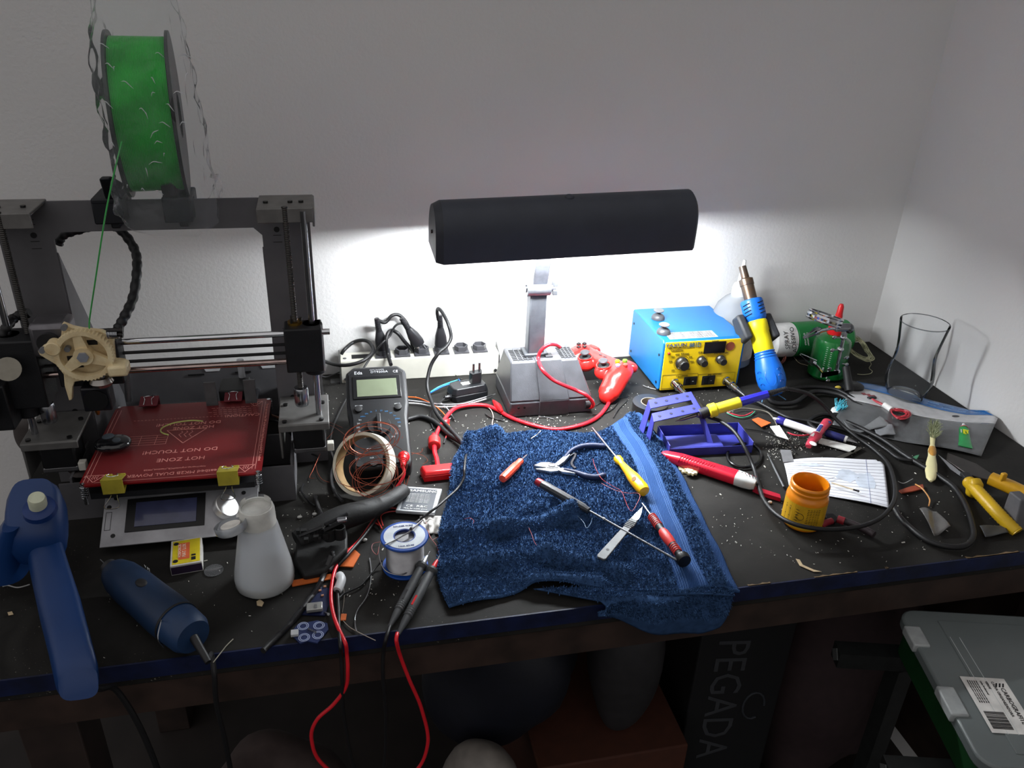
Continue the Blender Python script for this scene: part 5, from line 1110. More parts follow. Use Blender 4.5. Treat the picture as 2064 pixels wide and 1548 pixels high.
# ------------------------------------------------------------ squeeze bottle
def bottle():
    p = W(-.103, .797); r = root('squeeze_bottle', p, 'frosted clear plastic squeeze bottle with its flip cap hanging open', 'bottle')
    fm = clear_mat('frosted_plastic', (235, 240, 245), haze=.58, gloss=.10, rough=.25, hazecol=(234, 234, 234))
    obj('body', B().lathe([(.004, .001), (.030, .001), (.0335, .005), (.0338, .014), (.0325, .024), (.0215, .082), (.0198, .088)], n=48, caps=False), fm, r, smooth=60, thick=.0012)
    obj('liquid', B().lathe([(.0001, .002), (.031, .002), (.0322, .010), (.0318, .016), (.0001, .016)], n=40), clear_mat('white_spirit', (225, 225, 215), haze=.5, gloss=.1, hazecol=(236, 234, 226)), r)
    obj('collar', B().lathe([(.0198, .086), (.0205, .087), (.0200, .106), (.0188, .110), (.0172, .110), (.0168, .106), (.0001, .105)], n=44), M_((208, 208, 202), .4, sss=.2), r)
    obj('rim_film', B().lathe([(.0165, .108), (.0172, .115), (.0165, .1155)], n=40, caps=False), clear_mat('rim_clear', haze=.1, gloss=.3), r, smooth=60)
    M = FR(Vector((-.0250, -.0215, .0935)), 0, math.radians(-12), math.radians(-12))
    obj('flip_cap', B(M).lathe([(.0150, 0), (.0175, .003), (.0178, .010), (.0168, .011), (.0160, .004), (.0001, .003)], n=40), clear_mat('cap_clear', haze=.5, gloss=.25, hazecol=(215, 220, 226)), r, smooth=60)
    obj('cap_liner', B(M).lathe([(.0001, .005), (.010, .005), (.011, .009), (.0100, .0095), (.0001, .008)], n=30), M_((235, 232, 225), .3), r)
    obj('hinge', B().box((-.0185, -.004, .103), (.006, .008, .0015)), M_((210, 210, 208), .4), r, bevel=.0005)
bottle()
# ------------------------------------------------------------ matchbox, clear disc
def matchbox():
    a, b_ = P(346, 1161), P(410, 1150); u = (b_ - a).normalized(); v = Z.cross(u); M = Matrix((u, v, Z)).transposed().to_4x4(); M.translation = a
    r = rootm('matchbox', M, 'small yellow matchbox lying flat in front of the control panel', 'matchbox')
    w_, d_, h = (b_ - a).length, .050, .014
    obj('sleeve', B().rng(0, w_, 0, d_, 0, h), M_((205, 202, 196), .6), r, bevel=.0005)
    obj('striker', B().rng(.0006, w_ - .0006, -.0004, .0002, .0016, h - .0022), M_((42, 26, 54), .8), r, smooth=0)
    obj('top_print', B().rng(.0022, w_ - .0022, .0022, d_ - .0022, h, h + .0003), M_((206, 186, 34), .5), r, smooth=0)
    obj('red_panel', B().rng(.009, w_ - .014, .010, d_ - .008, h + .0003, h + .0005), M_((214, 100, 60), .5), r, smooth=0)
    text('box_lettering', r, [('FIAT LUX', (.0175, .014, h + .0006), Y, -X, .0062, 'LEFT'), ('FOSFOROS', (.012, .014, h + .0006), Y, -X, .0052, 'LEFT')], M_((238, 220, 200), .5))
    s = B(); s.cyl((.006, .008, h), (.006, .008, h + .0006), .003, n=14); s.cyl((.006, d_ - .008, h), (.006, d_ - .008, h + .0006), .003, n=14); s.rng(w_ - .012, w_ - .007, .006, .012, h, h + .0006); s.rng(w_ - .012, w_ - .007, .014, .017, h, h + .0006)
    objs('print_mark', s, INK(), r)
matchbox()
single('clear_disc', B().lathe([(.0105, 0), (.0112, .0003), (.0112, .0012), (.0104, .0013), (.0104, .0006), (.0001, .0006)], FR(P(431, 1151) + Vector((0, 0, .0002))), n=40), clear_mat('disc_clear', haze=.3, gloss=.25, hazecol=(170, 172, 175)), 'small round clear plastic disc between the matchbox and squeeze bottle', 'disc', smooth=40)
# ------------------------------------------------------------ mini drill
def drill():
    a, b_ = P(228, 1150, .026), P(390, 1284, .026); d = b_ - a; M = frame(a, d, (0, 0, 1)) @ Matrix.Diagonal((.93, .93, 1, 1)); L = d.length; k = L / .16
    r = rootm('rotary_tool', M, 'dark blue rotary tool lying in shadow in front of the control panel', 'rotary tool')
    bm = mat('drill_blue', (14, 38, 66), .5, var=.1, scale=40)
    obj('body', B().lathe([(.0145, 0), (.0185, .006 * k), (.0225, .020 * k), (.0245, .045 * k), (.0250, .080 * k), (.0262, .110 * k), (.0258, .130 * k)], n=36), bm, r)
    obj('rear_cap', B().lathe([(.0250, .130 * k), (.0252, .133 * k), (.0240, .152 * k), (.0200, .160 * k), (.0001, .161 * k)], n=36), M_((24, 52, 88), .5), r)
    obj('collar', B().lathe([(.0065, -.012), (.0105, -.010), (.0125, -.002), (.0140, .001)], n=26), M_((70, 70, 74), .4, .6), r)
    obj('bit', B().tube([(0, 0, -.012), (0, 0, -.018), (.001, 0, -.028)], .0011, 8), STEEL(), r)
    obj('switch', B().ball((.0245, .002, .070 * k), (.003, .006, .008)), INK(), r)
    obj('seam', B().lathe([(.0262, .128 * k), (.0266, .1295 * k), (.0262, .131 * k)], n=36, caps=False), INK(), r)
    obj('hanger', B().tube(spline([Vector((.018, .018, .132 * k)), Vector((.026, .022, .140 * k)), Vector((.016, .034, .150 * k)), Vector((0, .030, .150 * k))], 8), .0006, 6), STEEL(), r)
    text('tool_lettering', r, [('V 02', (.012, -.0222, .035 * k), (0, 0, 1), (1, 0, 0), .006, 'LEFT')], WHITEP())
    e = M @ Vector((0, 0, .160 * k))
    obj('cord_relief', B().cyl(e, P(420, 1335, .014), .0048, .0034, n=12), M_((24, 24, 26), .5), r, world=True)
    obj('cord', B().tube(spline([P(418, 1332, .014), W(-.152, .683, .006), W(-.150, .672, -.012), W(-.152, .668, -.05), W(-.15, .668, -.12), W(-.15, .67, -.3)], 8), .0030, 8), CABLE(), r, world=True)
drill()
# ------------------------------------------------------------ hot glue gun
def gluegun():
    hd = W(-.345, .862, .052)
    r = root('glue_gun', W(-.33, .80), 'large blue glue gun with pale glue stick, standing at the front left corner', 'glue gun')
    bm = mat('glue_gun_blue', (8, 48, 100), .42, var=.06, scale=20)
    T = TOP
    # head block
    f = B(); a = [P(22, 1010, .115), P(98, 1000, .115)]
    secs = [(P(62, 1010, .118), .022, .026), (P(66, 1028, .108), .028, .032), (P(74, 1058, .088), .031, .034), (P(82, 1084, .066), .029, .030)]
    def loft(secs_, nrm, sidev, p=.6, n=24):
        b = B(); vs = []; fs = []; sg = lambda v: math.copysign(abs(v) ** p, v)
        for c, w_, h_ in secs_:
            vs += [c + sidev * w_ * sg(math.cos(t * 2 * PI / n)) + nrm * h_ * sg(math.sin(t * 2 * PI / n)) for t in range(n)]
        for j in range(len(secs_) - 1): fs += [(j * n + i, j * n + (i + 1) % n, (j + 1) * n + (i + 1) % n, (j + 1) * n + i) for i in range(n)]
        fs += [tuple(range(n - 1, -1, -1)), tuple((len(secs_) - 1) * n + i for i in range(n))]
        return b.add(vs, fs)
    obj('head', loft(secs, Vector((0, .75, .6)).normalized(), X), bm, r, world=True, smooth=50)
    secs = [(P(34, 1040, .10), .010, .03), (P(18, 1090, .06), .020, .040), (P(10, 1150, .03), .026, .028)]
    obj('barrel', loft(secs, Y, X, .7), bm, r, world=True, smooth=50)
    secs = [(P(84, 1085, .070), .018, .022), (P(100, 1150, .054), .019, .022), (P(122, 1230, .040), .0205, .022), (P(140, 1300, .032), .020, .021), (P(155, 1362, .026), .020, .020), (P(158, 1378, .024), .018, .016)]
    obj('handle', loft(secs, Vector((0, .45, .9)).normalized(), X), bm, r, world=True, smooth=50)
    e = P(76, 1014, .135); obj('collar', B().lathe([(.017, -.006), (.016, 0), (.012, .002)], frame(e - Vector((0, 0, .006)), (.05, -.35, .9)), n=24), M_((12, 46, 104), .45), r, world=True)
    obj('glue_stick', B().lathe([(.0088, -.012), (.0090, .006), (.0078, .010), (.0001, .0105)], frame(e, (.15, -.30, .9)), n=24), M_((196, 200, 176), .35, sss=.3), r, world=True)
    t = P(30, 1082, .075); obj('trigger', B().ball(t + Vector((.012, -.012, 0)), (.006, .008, .013)), M_((196, 90, 66), .4), r, world=True)
    obj('cord', B().tube(spline([P(165, 1372, .022), P(200, 1388, .006), W(-.245, .668, -.012), W(-.23, .668, -.08), W(-.22, .668, -.2), W(-.215, .67, -.35)], 8), .0032, 8), CABLE(), r, world=True)
gluegun()
# ------------------------------------------------------------ black plastic shell and boards
def shell():
    r = root('plastic_housing', P(690, 1060), 'black open plastic housing of a taken-apart device, between bottle and tape roll', 'housing')
    bm = mat('housing_black', (10, 10, 11), .65, var=.2, scale=60, bump=.15)
    q = [P(x, y, h) for x, y, h in ((598, 1090, .020), (640, 1068, .024), (690, 1044, .028), (740, 1028, .028), (790, 1004, .022), (812, 988, .016))]
    sp = spline(q, 6); rr = []
    for i in range(len(sp)):
        t = i / (len(sp) - 1); rr.append(.011 + .007 * math.sin(PI * min(1, t * 1.15 + .1)))
    obj('body', B().tube(sp, .02, 20, radii=rr, flat=.85), bm, r, world=True)
    lw = B(); lw.slab([P(598, 1082, .024), P(700, 1060, .024), P(700, 1105, .020), P(655, 1150, .012), P(612, 1160, .010), P(592, 1130, .016)], .010)
    obj('lower_half', lw, bm, r, world=True, bevel=.003)
    rl = B()
    for a, b_ in (((655, 1058, .050), (700, 1036, .052)), ((652, 1070, .046), (698, 1048, .048)), ((604, 1080, .036), (650, 1062, .046))): rl.tube([P(*a), P(*b_)], .0022, 6)
    objs('rail', rl, M_((22, 22, 24), .3), r, world=True)
    for px, py, hh in ((664, 1070, .040), (684, 1067, .040)): obj('screw_boss', B().lathe([(.0075, -.012), (.0075, .004), (.006, .004), (.006, -.002), (.0001, -.002)], FR(P(px, py, hh)), n=22), bm, r, world=True)
    rnd = random.Random(5); b = B()
    for i in range(9): b.box(P(rnd.uniform(600, 660), rnd.uniform(1066, 1090), .038), (rnd.uniform(.003, .007), rnd.uniform(.003, .006), .006), None)
    objs('clip_tab', b, bm, r, world=True)
    obj('metal_bracket', B().box(P(689, 1047, .054), (.012, .007, .004)), STEEL(), r, world=True, bevel=.001)
shell()
def board(name, pts, t, m, label, cat='circuit board', h=.003, extra=None, group=None):
    q = [P(x, y, h) for x, y in pts]; c = sum(q, Vector()) / len(q); r = root(name, Vector((c.x, c.y, TOP)), label, cat, group=group)
    obj('board', B().slab(q, t), m, r, world=True, smooth=0)
    if extra: extra(r, h)
    return r
OR = M_((196, 98, 42), .45, var=.1)
def plain(name, pts, t, m, label, cat, h=.003, group=None): return single(name, B().slab([P(x, y, h) for x, y in pts], t), m, label, cat, group, smooth=0)
plain('copper_board', [(676, 1140), (690, 1104), (712, 1105), (726, 1117), (712, 1142)], .0015, OR, 'orange circuit board offcut with a chipped edge behind the red probe lead', 'circuit board offcut', group='orange board offcuts')
plain('copper_board', [(587, 1170), (668, 1156), (668, 1166), (589, 1181)], .0015, OR, 'long narrow orange board strip in front of the squeeze bottle', 'circuit board offcut', group='orange board offcuts')
plain('copper_board', [(688, 1237), (699, 1237), (697, 1249), (686, 1250)], .0015, OR, 'tiny orange board chip with a hole, near the front desk edge', 'circuit board offcut', group='orange board offcuts')
plain('copper_board', [(945, 893), (996, 871), (1003, 879), (950, 903)], .0012, M_((214, 104, 62), .45), 'orange board strip poking out from under the top edge of the towel', 'circuit board offcut', h=.010, group='orange board offcuts')
def ex1(r, h):
    ink = M_((150, 160, 190), .5)
    for px, py in ((611, 1262), (613, 1285), (641, 1280), (643, 1261)):
        for R in (.0045, .0062): obj('pad_ring', B().lathe([(R - .0008, 0), (R, 0), (R, .0003), (R - .0008, .0003), (R - .0008, 0)], FR(P(px, py, h + .0001)), n=26, caps=False), ink, r, world=True)
    b = B()
    for i in range(5): b.box(P(622 + i * 3.6, 1268 + i * 1.6, h + .001), (.0012, .0030, .0012))
    objs('pin_joint', b, STEEL(), r, world=True)
    obj('part_block', B().box(P(594, 1276, h + .002), (.008, .008, .003)), M_((180, 182, 185), .4), r, world=True)
board('blue_board', [(585, 1277), (600, 1258), (640, 1250), (660, 1256), (662, 1268), (640, 1296), (620, 1292), (605, 1297)], .0016, M_((26, 38, 78), .4), 'dark blue circuit board with ringed mounting holes at the front bench edge', extra=ex1)
def ex2(r, h):
    obj('usb_socket', B().box(P(634, 1224, h + .004), (.018, .012, .005), None), M_((165, 165, 162), .35, .6), r, world=True, bevel=.001)
    obj('usb_tongue', B().box(P(636, 1222, h + .0067), (.003, .006, .0006)), M_((90, 90, 92), .5), r, world=True)
    b = B()
    for px, py in ((650, 1200), (645, 1190), (655, 1182)): b.box(P(px, py, h + .001), (.003, .002, .0014))
    objs('chip', b, M_((170, 120, 90), .5), r, world=True)
    obj('pin', B().cyl(P(655, 1235, h), P(662, 1238, h + .006), .0016, n=10), STEEL(), r, world=True)
board('blue_board', [(612, 1226), (628, 1196), (640, 1182), (668, 1186), (664, 1215), (655, 1240), (608, 1238)], .0016, M_((20, 28, 60), .4), 'dark blue circuit board carrying a silver socket, under the red lead', extra=ex2)
single('glue_blob', B().tube(spline([P(684, 1160, .006), P(688, 1168, .007), P(684, 1182, .006), P(680, 1190, .005)], 6), .0055, 12, radii=None), M_((196, 198, 200), .35), 'whitish glue blob right of the red test lead', 'blob', smooth=60)
# loose wires on the front left part of the bench
for pts, rad, m, lab in (([(668, 1120, .020), (661, 1138, .012), (652, 1160, .005), (640, 1185, .004), (622, 1210, .004), (600, 1240, .004), (575, 1268, .004), (550, 1292, .004), (530, 1312, .006)], .0036, M_((30, 30, 32), .3), 'thick black cable running diagonally to the front bench edge'),
        ([(670, 1112, .018), (673, 1124, .014), (671, 1136, .01), (664, 1150, .008)], .0026, M_((44, 44, 46), .35), 'short black cable stub beside the black housing'),
        ([(770, 1130, .008), (757, 1145, .004), (742, 1164, .003), (728, 1180, .003), (708, 1190, .003), (692, 1198, .003), (678, 1212, .004)], .0012, CABLE(), 'thin twisted black wire left of the solder spool'),
        ([(745, 1125, .002), (748, 1150, .002), (746, 1180, .002), (738, 1205, .002), (722, 1228, .002), (716, 1245, .002), (716, 1262, .003), (719, 1273, .002)], .0008, SOLDER(), 'bent piece of silver solder wire left of the probes'),
        ([(693, 1238, .002), (688, 1245, .002), (702, 1262, .002), (720, 1273, .002), (742, 1284, .002), (757, 1291, .002)], .0005, M_((150, 140, 130), .5), 'thin bare wire reaching the front bench edge'),
        ([(690, 1170, .002), (694, 1200, .002), (690, 1235, .002)], .0004, M_((120, 110, 100), .5), 'fine vertical strand right of the red test lead'),
        ([(430, 1335, .002), (448, 1312, .002), (456, 1302, .002), (470, 1288, .002)], .0006, M_((170, 165, 150), .5), 'fine pale strand near the front edge beside the rotary tool'),
        ([(5, 1182, .002), (16, 1180, .002), (36, 1184, .002), (60, 1178, .002)], .0007, M_((200, 200, 200), .4), 'short white wire beside the blue glue gun'),
        ([(636, 1000, .004), (642, 1022, .004), (652, 1042, .010), (660, 1060, .02)], .0026, M_((58, 58, 60), .4), 'grey cable passing left of the tape roll'),
        ([(612, 975, .004), (608, 990, .004), (622, 1010, .004), (634, 1020, .004)], .0014, CABLE(), 'thin black wire right of the printer foot'),
        ([(664, 905, .006), (674, 930, .006), (668, 955, .005), (672, 985, .005), (690, 1010, .005)], .0026, M_((60, 60, 62), .4), 'grey cable bending behind the tape roll'),
        ([(1010, 842, .002), (1022, 846, .002), (1034, 851, .002), (1046, 854, .002)], .0006, CABLE(), 'short black offcut of wire left of the lamp base front'),
        ([(978, 834, .002), (990, 842, .002), (1005, 846, .002), (1016, 848, .002)], .0011, CABLE(), 'short thick black wire offcut below the crocodile clip'),
        ([(1086, 841, .0015), (1100, 841, .0015), (1116, 845, .0015)], .0008, M_((110, 110, 112), .4), 'grey wire offcut lying at the lamp base foot'),
        ([(960, 815, .003), (985, 822, .003), (994, 838, .002), (992, 855, .002), (996, 870, .004)], .0008, M_((205, 180, 165), .4), 'thin pinkish wire curving down to the towel'),
        ([(1090, 868, .012), (1082, 876, .01), (1070, 884, .012)], .0006, M_((200, 190, 170), .5), 'thin pale wire end at the top towel edge'),
        ([(1200, 818, .002), (1222, 806, .002), (1240, 804, .002), (1266, 799, .002)], .0007, CABLE(), 'thin black wire right of the lamp base'),
        ([(1194, 836, .002), (1214, 834, .002), (1234, 825, .002), (1245, 812, .002)], .0009, CABLE(), 'curved black wire offcut right of the lamp base'),
        ([(1236, 842, .002), (1246, 826, .002), (1256, 816, .002), (1264, 808, .002)], .0008, CABLE(), 'curved black wire offcut left of the tape ring'),
        ([(1296, 777, .002), (1306, 781, .002), (1322, 785, .002)], .0010, M_((120, 120, 118), .5), 'short grey rod offcut before the blue station')):
    cable('wire_piece', pts, rad, m, lab, 'wire', group='loose wire pieces', n=6)
cable('loose_cable', [(942, 905, .010), (938, 925, .028), (936, 945, .030), (934, 965, .022), (922, 985, .016), (900, 1005, .016), (878, 1024, .016), (856, 1040, .010), (840, 1052, .010), (828, 1066, .052)], .0018, CABLE(), 'thin black cord draped from the towel corner over the battery', 'cord')
# ------------------------------------------------------------ towel
def towel():
    TB = mat('towel_blue', (50, 76, 114), .95, var=.2, scale=90, spec=.1, bump=.25, bscale=900)
    TP = mat('towel_pile_blue', (62, 92, 134), .95, var=.25, scale=140, spec=.1)
    def poly(pts, n):
        q = spline([P(x, y, .004) for x, y in pts], 10); L = [0]
        for a, b in zip(q, q[1:]): L.append(L[-1] + (b - a).length)
        out = []
        for i in range(n + 1):
            t = L[-1] * i / n; k = max(j for j in range(len(L)) if L[j] <= t + 1e-9); k = min(k, len(q) - 2)
            out.append(q[k].lerp(q[k + 1], (t - L[k]) / max(1e-9, L[k + 1] - L[k])))
        return out
    N, Mv = 120, 110
    bot = poly([(905, 1224), (960, 1212), (1020, 1200), (1075, 1184), (1130, 1182), (1190, 1190), (1300, 1192), (1400, 1192), (1490, 1196)], N)
    top = poly([(938, 908), (985, 885), (1040, 874), (1100, 872), (1160, 874), (1210, 872), (1245, 858), (1284, 840)], N)
    lef = poly([(905, 1224), (884, 1170), (884, 1110), (892, 1050), (908, 990), (915, 940), (938, 908)], Mv)
    rig = poly([(1490, 1196), (1455, 1120), (1420, 1050), (1385, 980), (1345, 905), (1322, 875), (1284, 840)], Mv)
    ridges = [((940, 912), (1000, 892), .020, .011), ((900, 985), (945, 920), .014, .012), ((960, 985), (1150, 960), .004, .02), ((900, 1085), (1010, 1078), .007, .012), ((1000, 1082), (1150, 1050), .012, .010), ((1150, 1050), (1300, 1075), .009, .011),
              ((900, 1150), (1100, 1130), .008, .012), ((1100, 1130), (1250, 1165), .010, .012), ((1040, 1040), (1180, 1020), .006, .012), ((1080, 1190), (1200, 1185), .010, .012), ((1300, 870), (1390, 1060), .006, .010), ((1390, 1060), (1450, 1190), .007, .010), ((1230, 860), (1290, 855), .010, .02), ((1200, 900), (1260, 1010), .003, .02)]
    R2 = [(P(*a), P(*b), h, s) for a, b, h, s in ridges]
    rnd = random.Random(2); ws = [(rnd.uniform(30, 75), rnd.uniform(30, 75), rnd.uniform(0, 6), rnd.uniform(.0006, .0013)) for _ in range(7)]
    def height(p):
        h = .0065 + sum(a * math.sin(fx * p.x + fy * p.y + ph) for fx, fy, ph, a in ws)
        for a, b, hh, s in R2:
            ab = b - a; t = max(0, min(1, (p - a).dot(ab) / ab.length_squared)); d = (p - (a + ab * t)).length; h += 1.35 * hh * math.exp(-(d / s) ** 2)
        return max(h, .004)
    def surf(u, v):
        i = min(N - 1, int(u * N)); f = u * N - i; j = min(Mv - 1, int(v * Mv)); g = v * Mv - j
        b = bot[i].lerp(bot[i + 1], f); t = top[i].lerp(top[i + 1], f); l = lef[j].lerp(lef[j + 1], g); r_ = rig[j].lerp(rig[j + 1], g)
        p = b * (1 - v) + t * v + l * (1 - u) + r_ * u - (bot[0] * (1 - u) * (1 - v) + bot[-1] * u * (1 - v) + top[0] * (1 - u) * v + top[-1] * u * v)
        e = min(u, 1 - u, v, 1 - v); k = min(1, e / .02); h = height(p) * (.55 + .45 * math.sqrt(k)); h += .0015 if .9 < u < .955 else 0
        return Vector((p.x, p.y, TOP + h))
    r = root('towel', P(1190, 1030), 'dark blue terry towel spread in the middle of the bench under the hand tools', 'towel')
    GH = [[surf(i / N, j / Mv) for i in range(N + 1)] for j in range(Mv + 1)]
    def gs(u, v):
        x = min(N - 1e-6, u * N); y = min(Mv - 1e-6, v * Mv); i, j = int(x), int(y); f, g = x - i, y - j
        return GH[j][i] * (1 - f) * (1 - g) + GH[j][i + 1] * f * (1 - g) + GH[j + 1][i] * (1 - f) * g + GH[j + 1][i + 1] * f * g
    bands = (('cloth', 0, .795), ('woven_border', .795, .90), ('cloth_strip', .90, .953), ('hem_band', .953, 1.0))
    WV = bpy.data.materials.new('towel_weave'); WV.use_nodes = True; n = WV.node_tree; b = n.nodes['Principled BSDF']; b.inputs['Roughness'].default_value = .9; b.inputs['Specular IOR Level'].default_value = .12
    tc_ = n.nodes.new('ShaderNodeTexCoord'); wv = n.nodes.new('ShaderNodeTexWave'); wv.inputs['Scale'].default_value = 190; wv.inputs['Distortion'].default_value = 4; wv.inputs['Detail'].default_value = 3; mp = n.nodes.new('ShaderNodeMapping'); mp.inputs['Rotation'].default_value = (0, 0, .5)
    n.links.new(tc_.outputs['Object'], mp.inputs[0]); n.links.new(mp.outputs[0], wv.inputs[0]); rp = n.nodes.new('ShaderNodeValToRGB'); rp.color_ramp.elements[0].color = (*lin((30, 54, 96)), 1); rp.color_ramp.elements[1].color = (*lin((48, 80, 128)), 1)
    n.links.new(wv.outputs['Fac'], rp.inputs[0]); n.links.new(rp.outputs[0], b.inputs['Base Color']); bp = n.nodes.new('ShaderNodeBump'); bp.inputs['Strength'].default_value = .5; bp.inputs['Distance'].default_value = .001; n.links.new(wv.outputs['Fac'], bp.inputs['Height']); n.links.new(bp.outputs[0], b.inputs['Normal'])
    for nm, u0, u1 in bands:
        nn = max(3, int((u1 - u0) * 150))
        o = obj(nm, B().grid(lambda a, b: gs(u0 + (u1 - u0) * a, b), nn, 130), WV if nm in ('woven_border', 'hem_band') else TB, r, world=True, smooth=180, thick=.003)
    # ribs woven in the border
    for u in (.805, .813, .821, .829, .872, .880, .888):
        obj('border_rib', B().tube([gs(u, v / 60) + Vector((0, 0, .0016)) for v in range(61)], .0008, 5), M_((52, 86, 134), .9), r, world=True, smooth=60)
    obj('front_seam', B().tube([gs(u / 90, .004) + Vector((0, 0, .001)) for u in range(91)], .0020, 7), TB, r, world=True, smooth=60)
    # pile: short loops, built with numpy
    rs = np.random.RandomState(4)
    def pile(name, u0, u1, cnt, ln=.0036, fn=gs):
        G = np.array([[fn(u0 + (u1 - u0) * i / 60, j / 80) for i in range(61)] for j in range(81)])
        u = rs.rand(cnt) * 59.999; v = rs.rand(cnt) * 79.999; i = u.astype(int); j = v.astype(int); f = (u - i)[:, None]; g = (v - j)[:, None]
        p = G[j, i] * (1 - f) * (1 - g) + G[j, i + 1] * f * (1 - g) + G[j + 1, i] * (1 - f) * g + G[j + 1, i + 1] * f * g
        nrm = np.cross(G[j, i + 1] - G[j, i], G[j + 1, i] - G[j, i]); nrm /= np.linalg.norm(nrm, axis=1)[:, None] + 1e-12; nrm[nrm[:, 2] < 0] *= -1
        a = rs.rand(cnt) * 2 * np.pi; s = np.stack([np.cos(a), np.sin(a), np.zeros(cnt)], 1)
        lean = rs.randn(cnt, 3) * .55; d = nrm + lean; d /= np.linalg.norm(d, axis=1)[:, None]
        L = (ln * (.6 + .7 * rs.rand(cnt)))[:, None]; w_ = .00055
        p = p - nrm * .0003 + nrm * .0014
        q = np.stack([p - s * w_, p + s * w_, p + d * L * .6 + s * w_ * 1.1, p + d * L + np.cross(d, s) * L * .3, p + d * L * .6 - s * w_ * 1.1], 1).reshape(-1, 3)
        org = np.array(RM[r.name].translation); q = q - org
        me = bpy.data.meshes.new(name); me.vertices.add(len(q)); me.vertices.foreach_set('co', q.astype(np.float32).ravel())
        me.loops.add(cnt * 5); me.loops.foreach_set('vertex_index', np.arange(cnt * 5, dtype=np.int32)); me.polygons.add(cnt); me.polygons.foreach_set('loop_start', np.arange(cnt, dtype=np.int32) * 5); me.polygons.foreach_set('loop_total', np.full(cnt, 5, dtype=np.int32)); me.update(calc_edges=True)
        me.materials.append(TP); o = bpy.data.objects.new(name, me); C.objects.link(o); o.parent = r; o['kind'] = 'stuff'
    pile('terry_pile', 0.0, .795, 62000); pile('terry_pile', .90, .953, 5200)
    # lower layer hanging over the front edge
    def hang(u, v):
        e0 = P(1075, 1190, .004).lerp(P(1478, 1206, .004), u)
        xs = .285 + (.443 - .285) * u
        if v < .4: t = v / .4; p = Vector((e0.x + (xs - e0.x) * t, e0.y + (.687 - e0.y) * t, TOP + .006 + .003 * math.sin(9 * u)))
        else: t = (v - .4) / .6; dep = (.012 + .05 * math.sin(min(1, u * 1.25) * PI / 2) ** 1.3) * (1 if u < .86 else 1 - (u - .86) * 1.2); p = Vector((xs - .01 * t, .682 - .006 * math.sin(t * 3) + .004 * math.sin(11 * u), TOP + .005 - dep * t))
        return p
    obj('hanging_fold', B().grid(hang, 40, 24), TB, r, world=True, smooth=180, thick=.003)
    pile('terry_pile', 0, 1, 9000, fn=hang)
    return lambda px, py: None, height
_, TH = towel()
def TPt(px, py, up=.005):
    p = P(px, py, .012)
    for _ in range(3): h = TH(p); p = P(px, py, h + up)
    return p
# ------------------------------------------------------------ tools on the towel
def two(a, b_, up=.006, upb=None):
    return TPt(*a, up), TPt(*b_, upb if upb is not None else up)
def mini_driver():
    a, b_ = two((1063, 916), (1012, 966), .013); d = b_ - a; L = d.length; M = frame(a, d, (0, 0, 1)); r = rootm('screwdriver', M, 'small orange red plastic screwdriver with a short silver blade, on the towel', 'screwdriver')
    k = L / .07; m = M_((226, 78, 52), .35, sss=.1)
    obj('blade', B().lathe([(.0006, 0), (.0020, .006 * k), (.0016, .020 * k)], n=12), CHROME(), r)
    obj('handle', B().lathe([(.0040, .018 * k), (.0052, .020 * k), (.0052, .024 * k), (.0046, .026 * k), (.0062, .034 * k), (.0066, .062 * k), (.0056, .069 * k), (.0001, .070 * k)], n=10), m, r, smooth=25)
mini_driver()
def cutters():
    r = root('side_cutters', TPt(1150, 938), 'side cutting pliers with dark blue handles lying on the towel', 'pliers')
    st = M_((176, 178, 182), .32, .9, var=.15); bl = mat('cutter_blue', (12, 28, 64), .5, var=.05)
    up = .010
    c = TPt(1112, 938, up)
    def slabp(pts, t=.005, m=st, nm='jaw', u=up): return obj(nm, B().slab([TPt(x, y, u) for x, y in pts], t), m, r, world=True, bevel=.0008)
    slabp([(1076, 937), (1090, 931), (1106, 931), (1122, 934), (1126, 942), (1112, 942), (1098, 941), (1084, 939)], nm='jaw')
    slabp([(1078, 944), (1092, 947), (1110, 950), (1132, 948), (1128, 940), (1112, 939), (1098, 943)], nm='jaw', u=up - .001)
    obj('pivot', B().lathe([(.0048, -.004), (.0048, .0015), (.0036, .002)], FR(c), n=20), M_((120, 120, 124), .3, 1), r, world=True)
    slabp([(1118, 934), (1130, 925), (1144, 912), (1150, 916), (1138, 930), (1126, 938)], nm='arm'); slabp([(1120, 944), (1134, 942), (1162, 950), (1160, 954), (1132, 950)], nm='arm')
    obj('return_spring', B().tube(spline([TPt(1138, 928, .006), TPt(1152, 916, .006), TPt(1160, 916, .006), TPt(1152, 934, .006), TPt(1160, 944, .006)], 6), .0022, 8, flat=.5), M_((40, 40, 44), .4, .8), r, world=True)
    for pts, w0 in (([(1138, 922), (1152, 908), (1172, 900), (1196, 898), (1222, 900)], .0040), ([(1136, 946), (1160, 952), (1182, 960), (1202, 962), (1220, 957)], .0042)):
        q = spline([TPt(x, y, .009) for x, y in pts], 8); n = len(q); rr = [w0 * (.55 + .55 * min(1, i / n * 2.2)) * (1 if i < n - 2 else .7) for i in range(n)]
        obj('handle', B().tube(q, w0, 12, radii=rr), bl, r, world=True, smooth=60)
cutters()
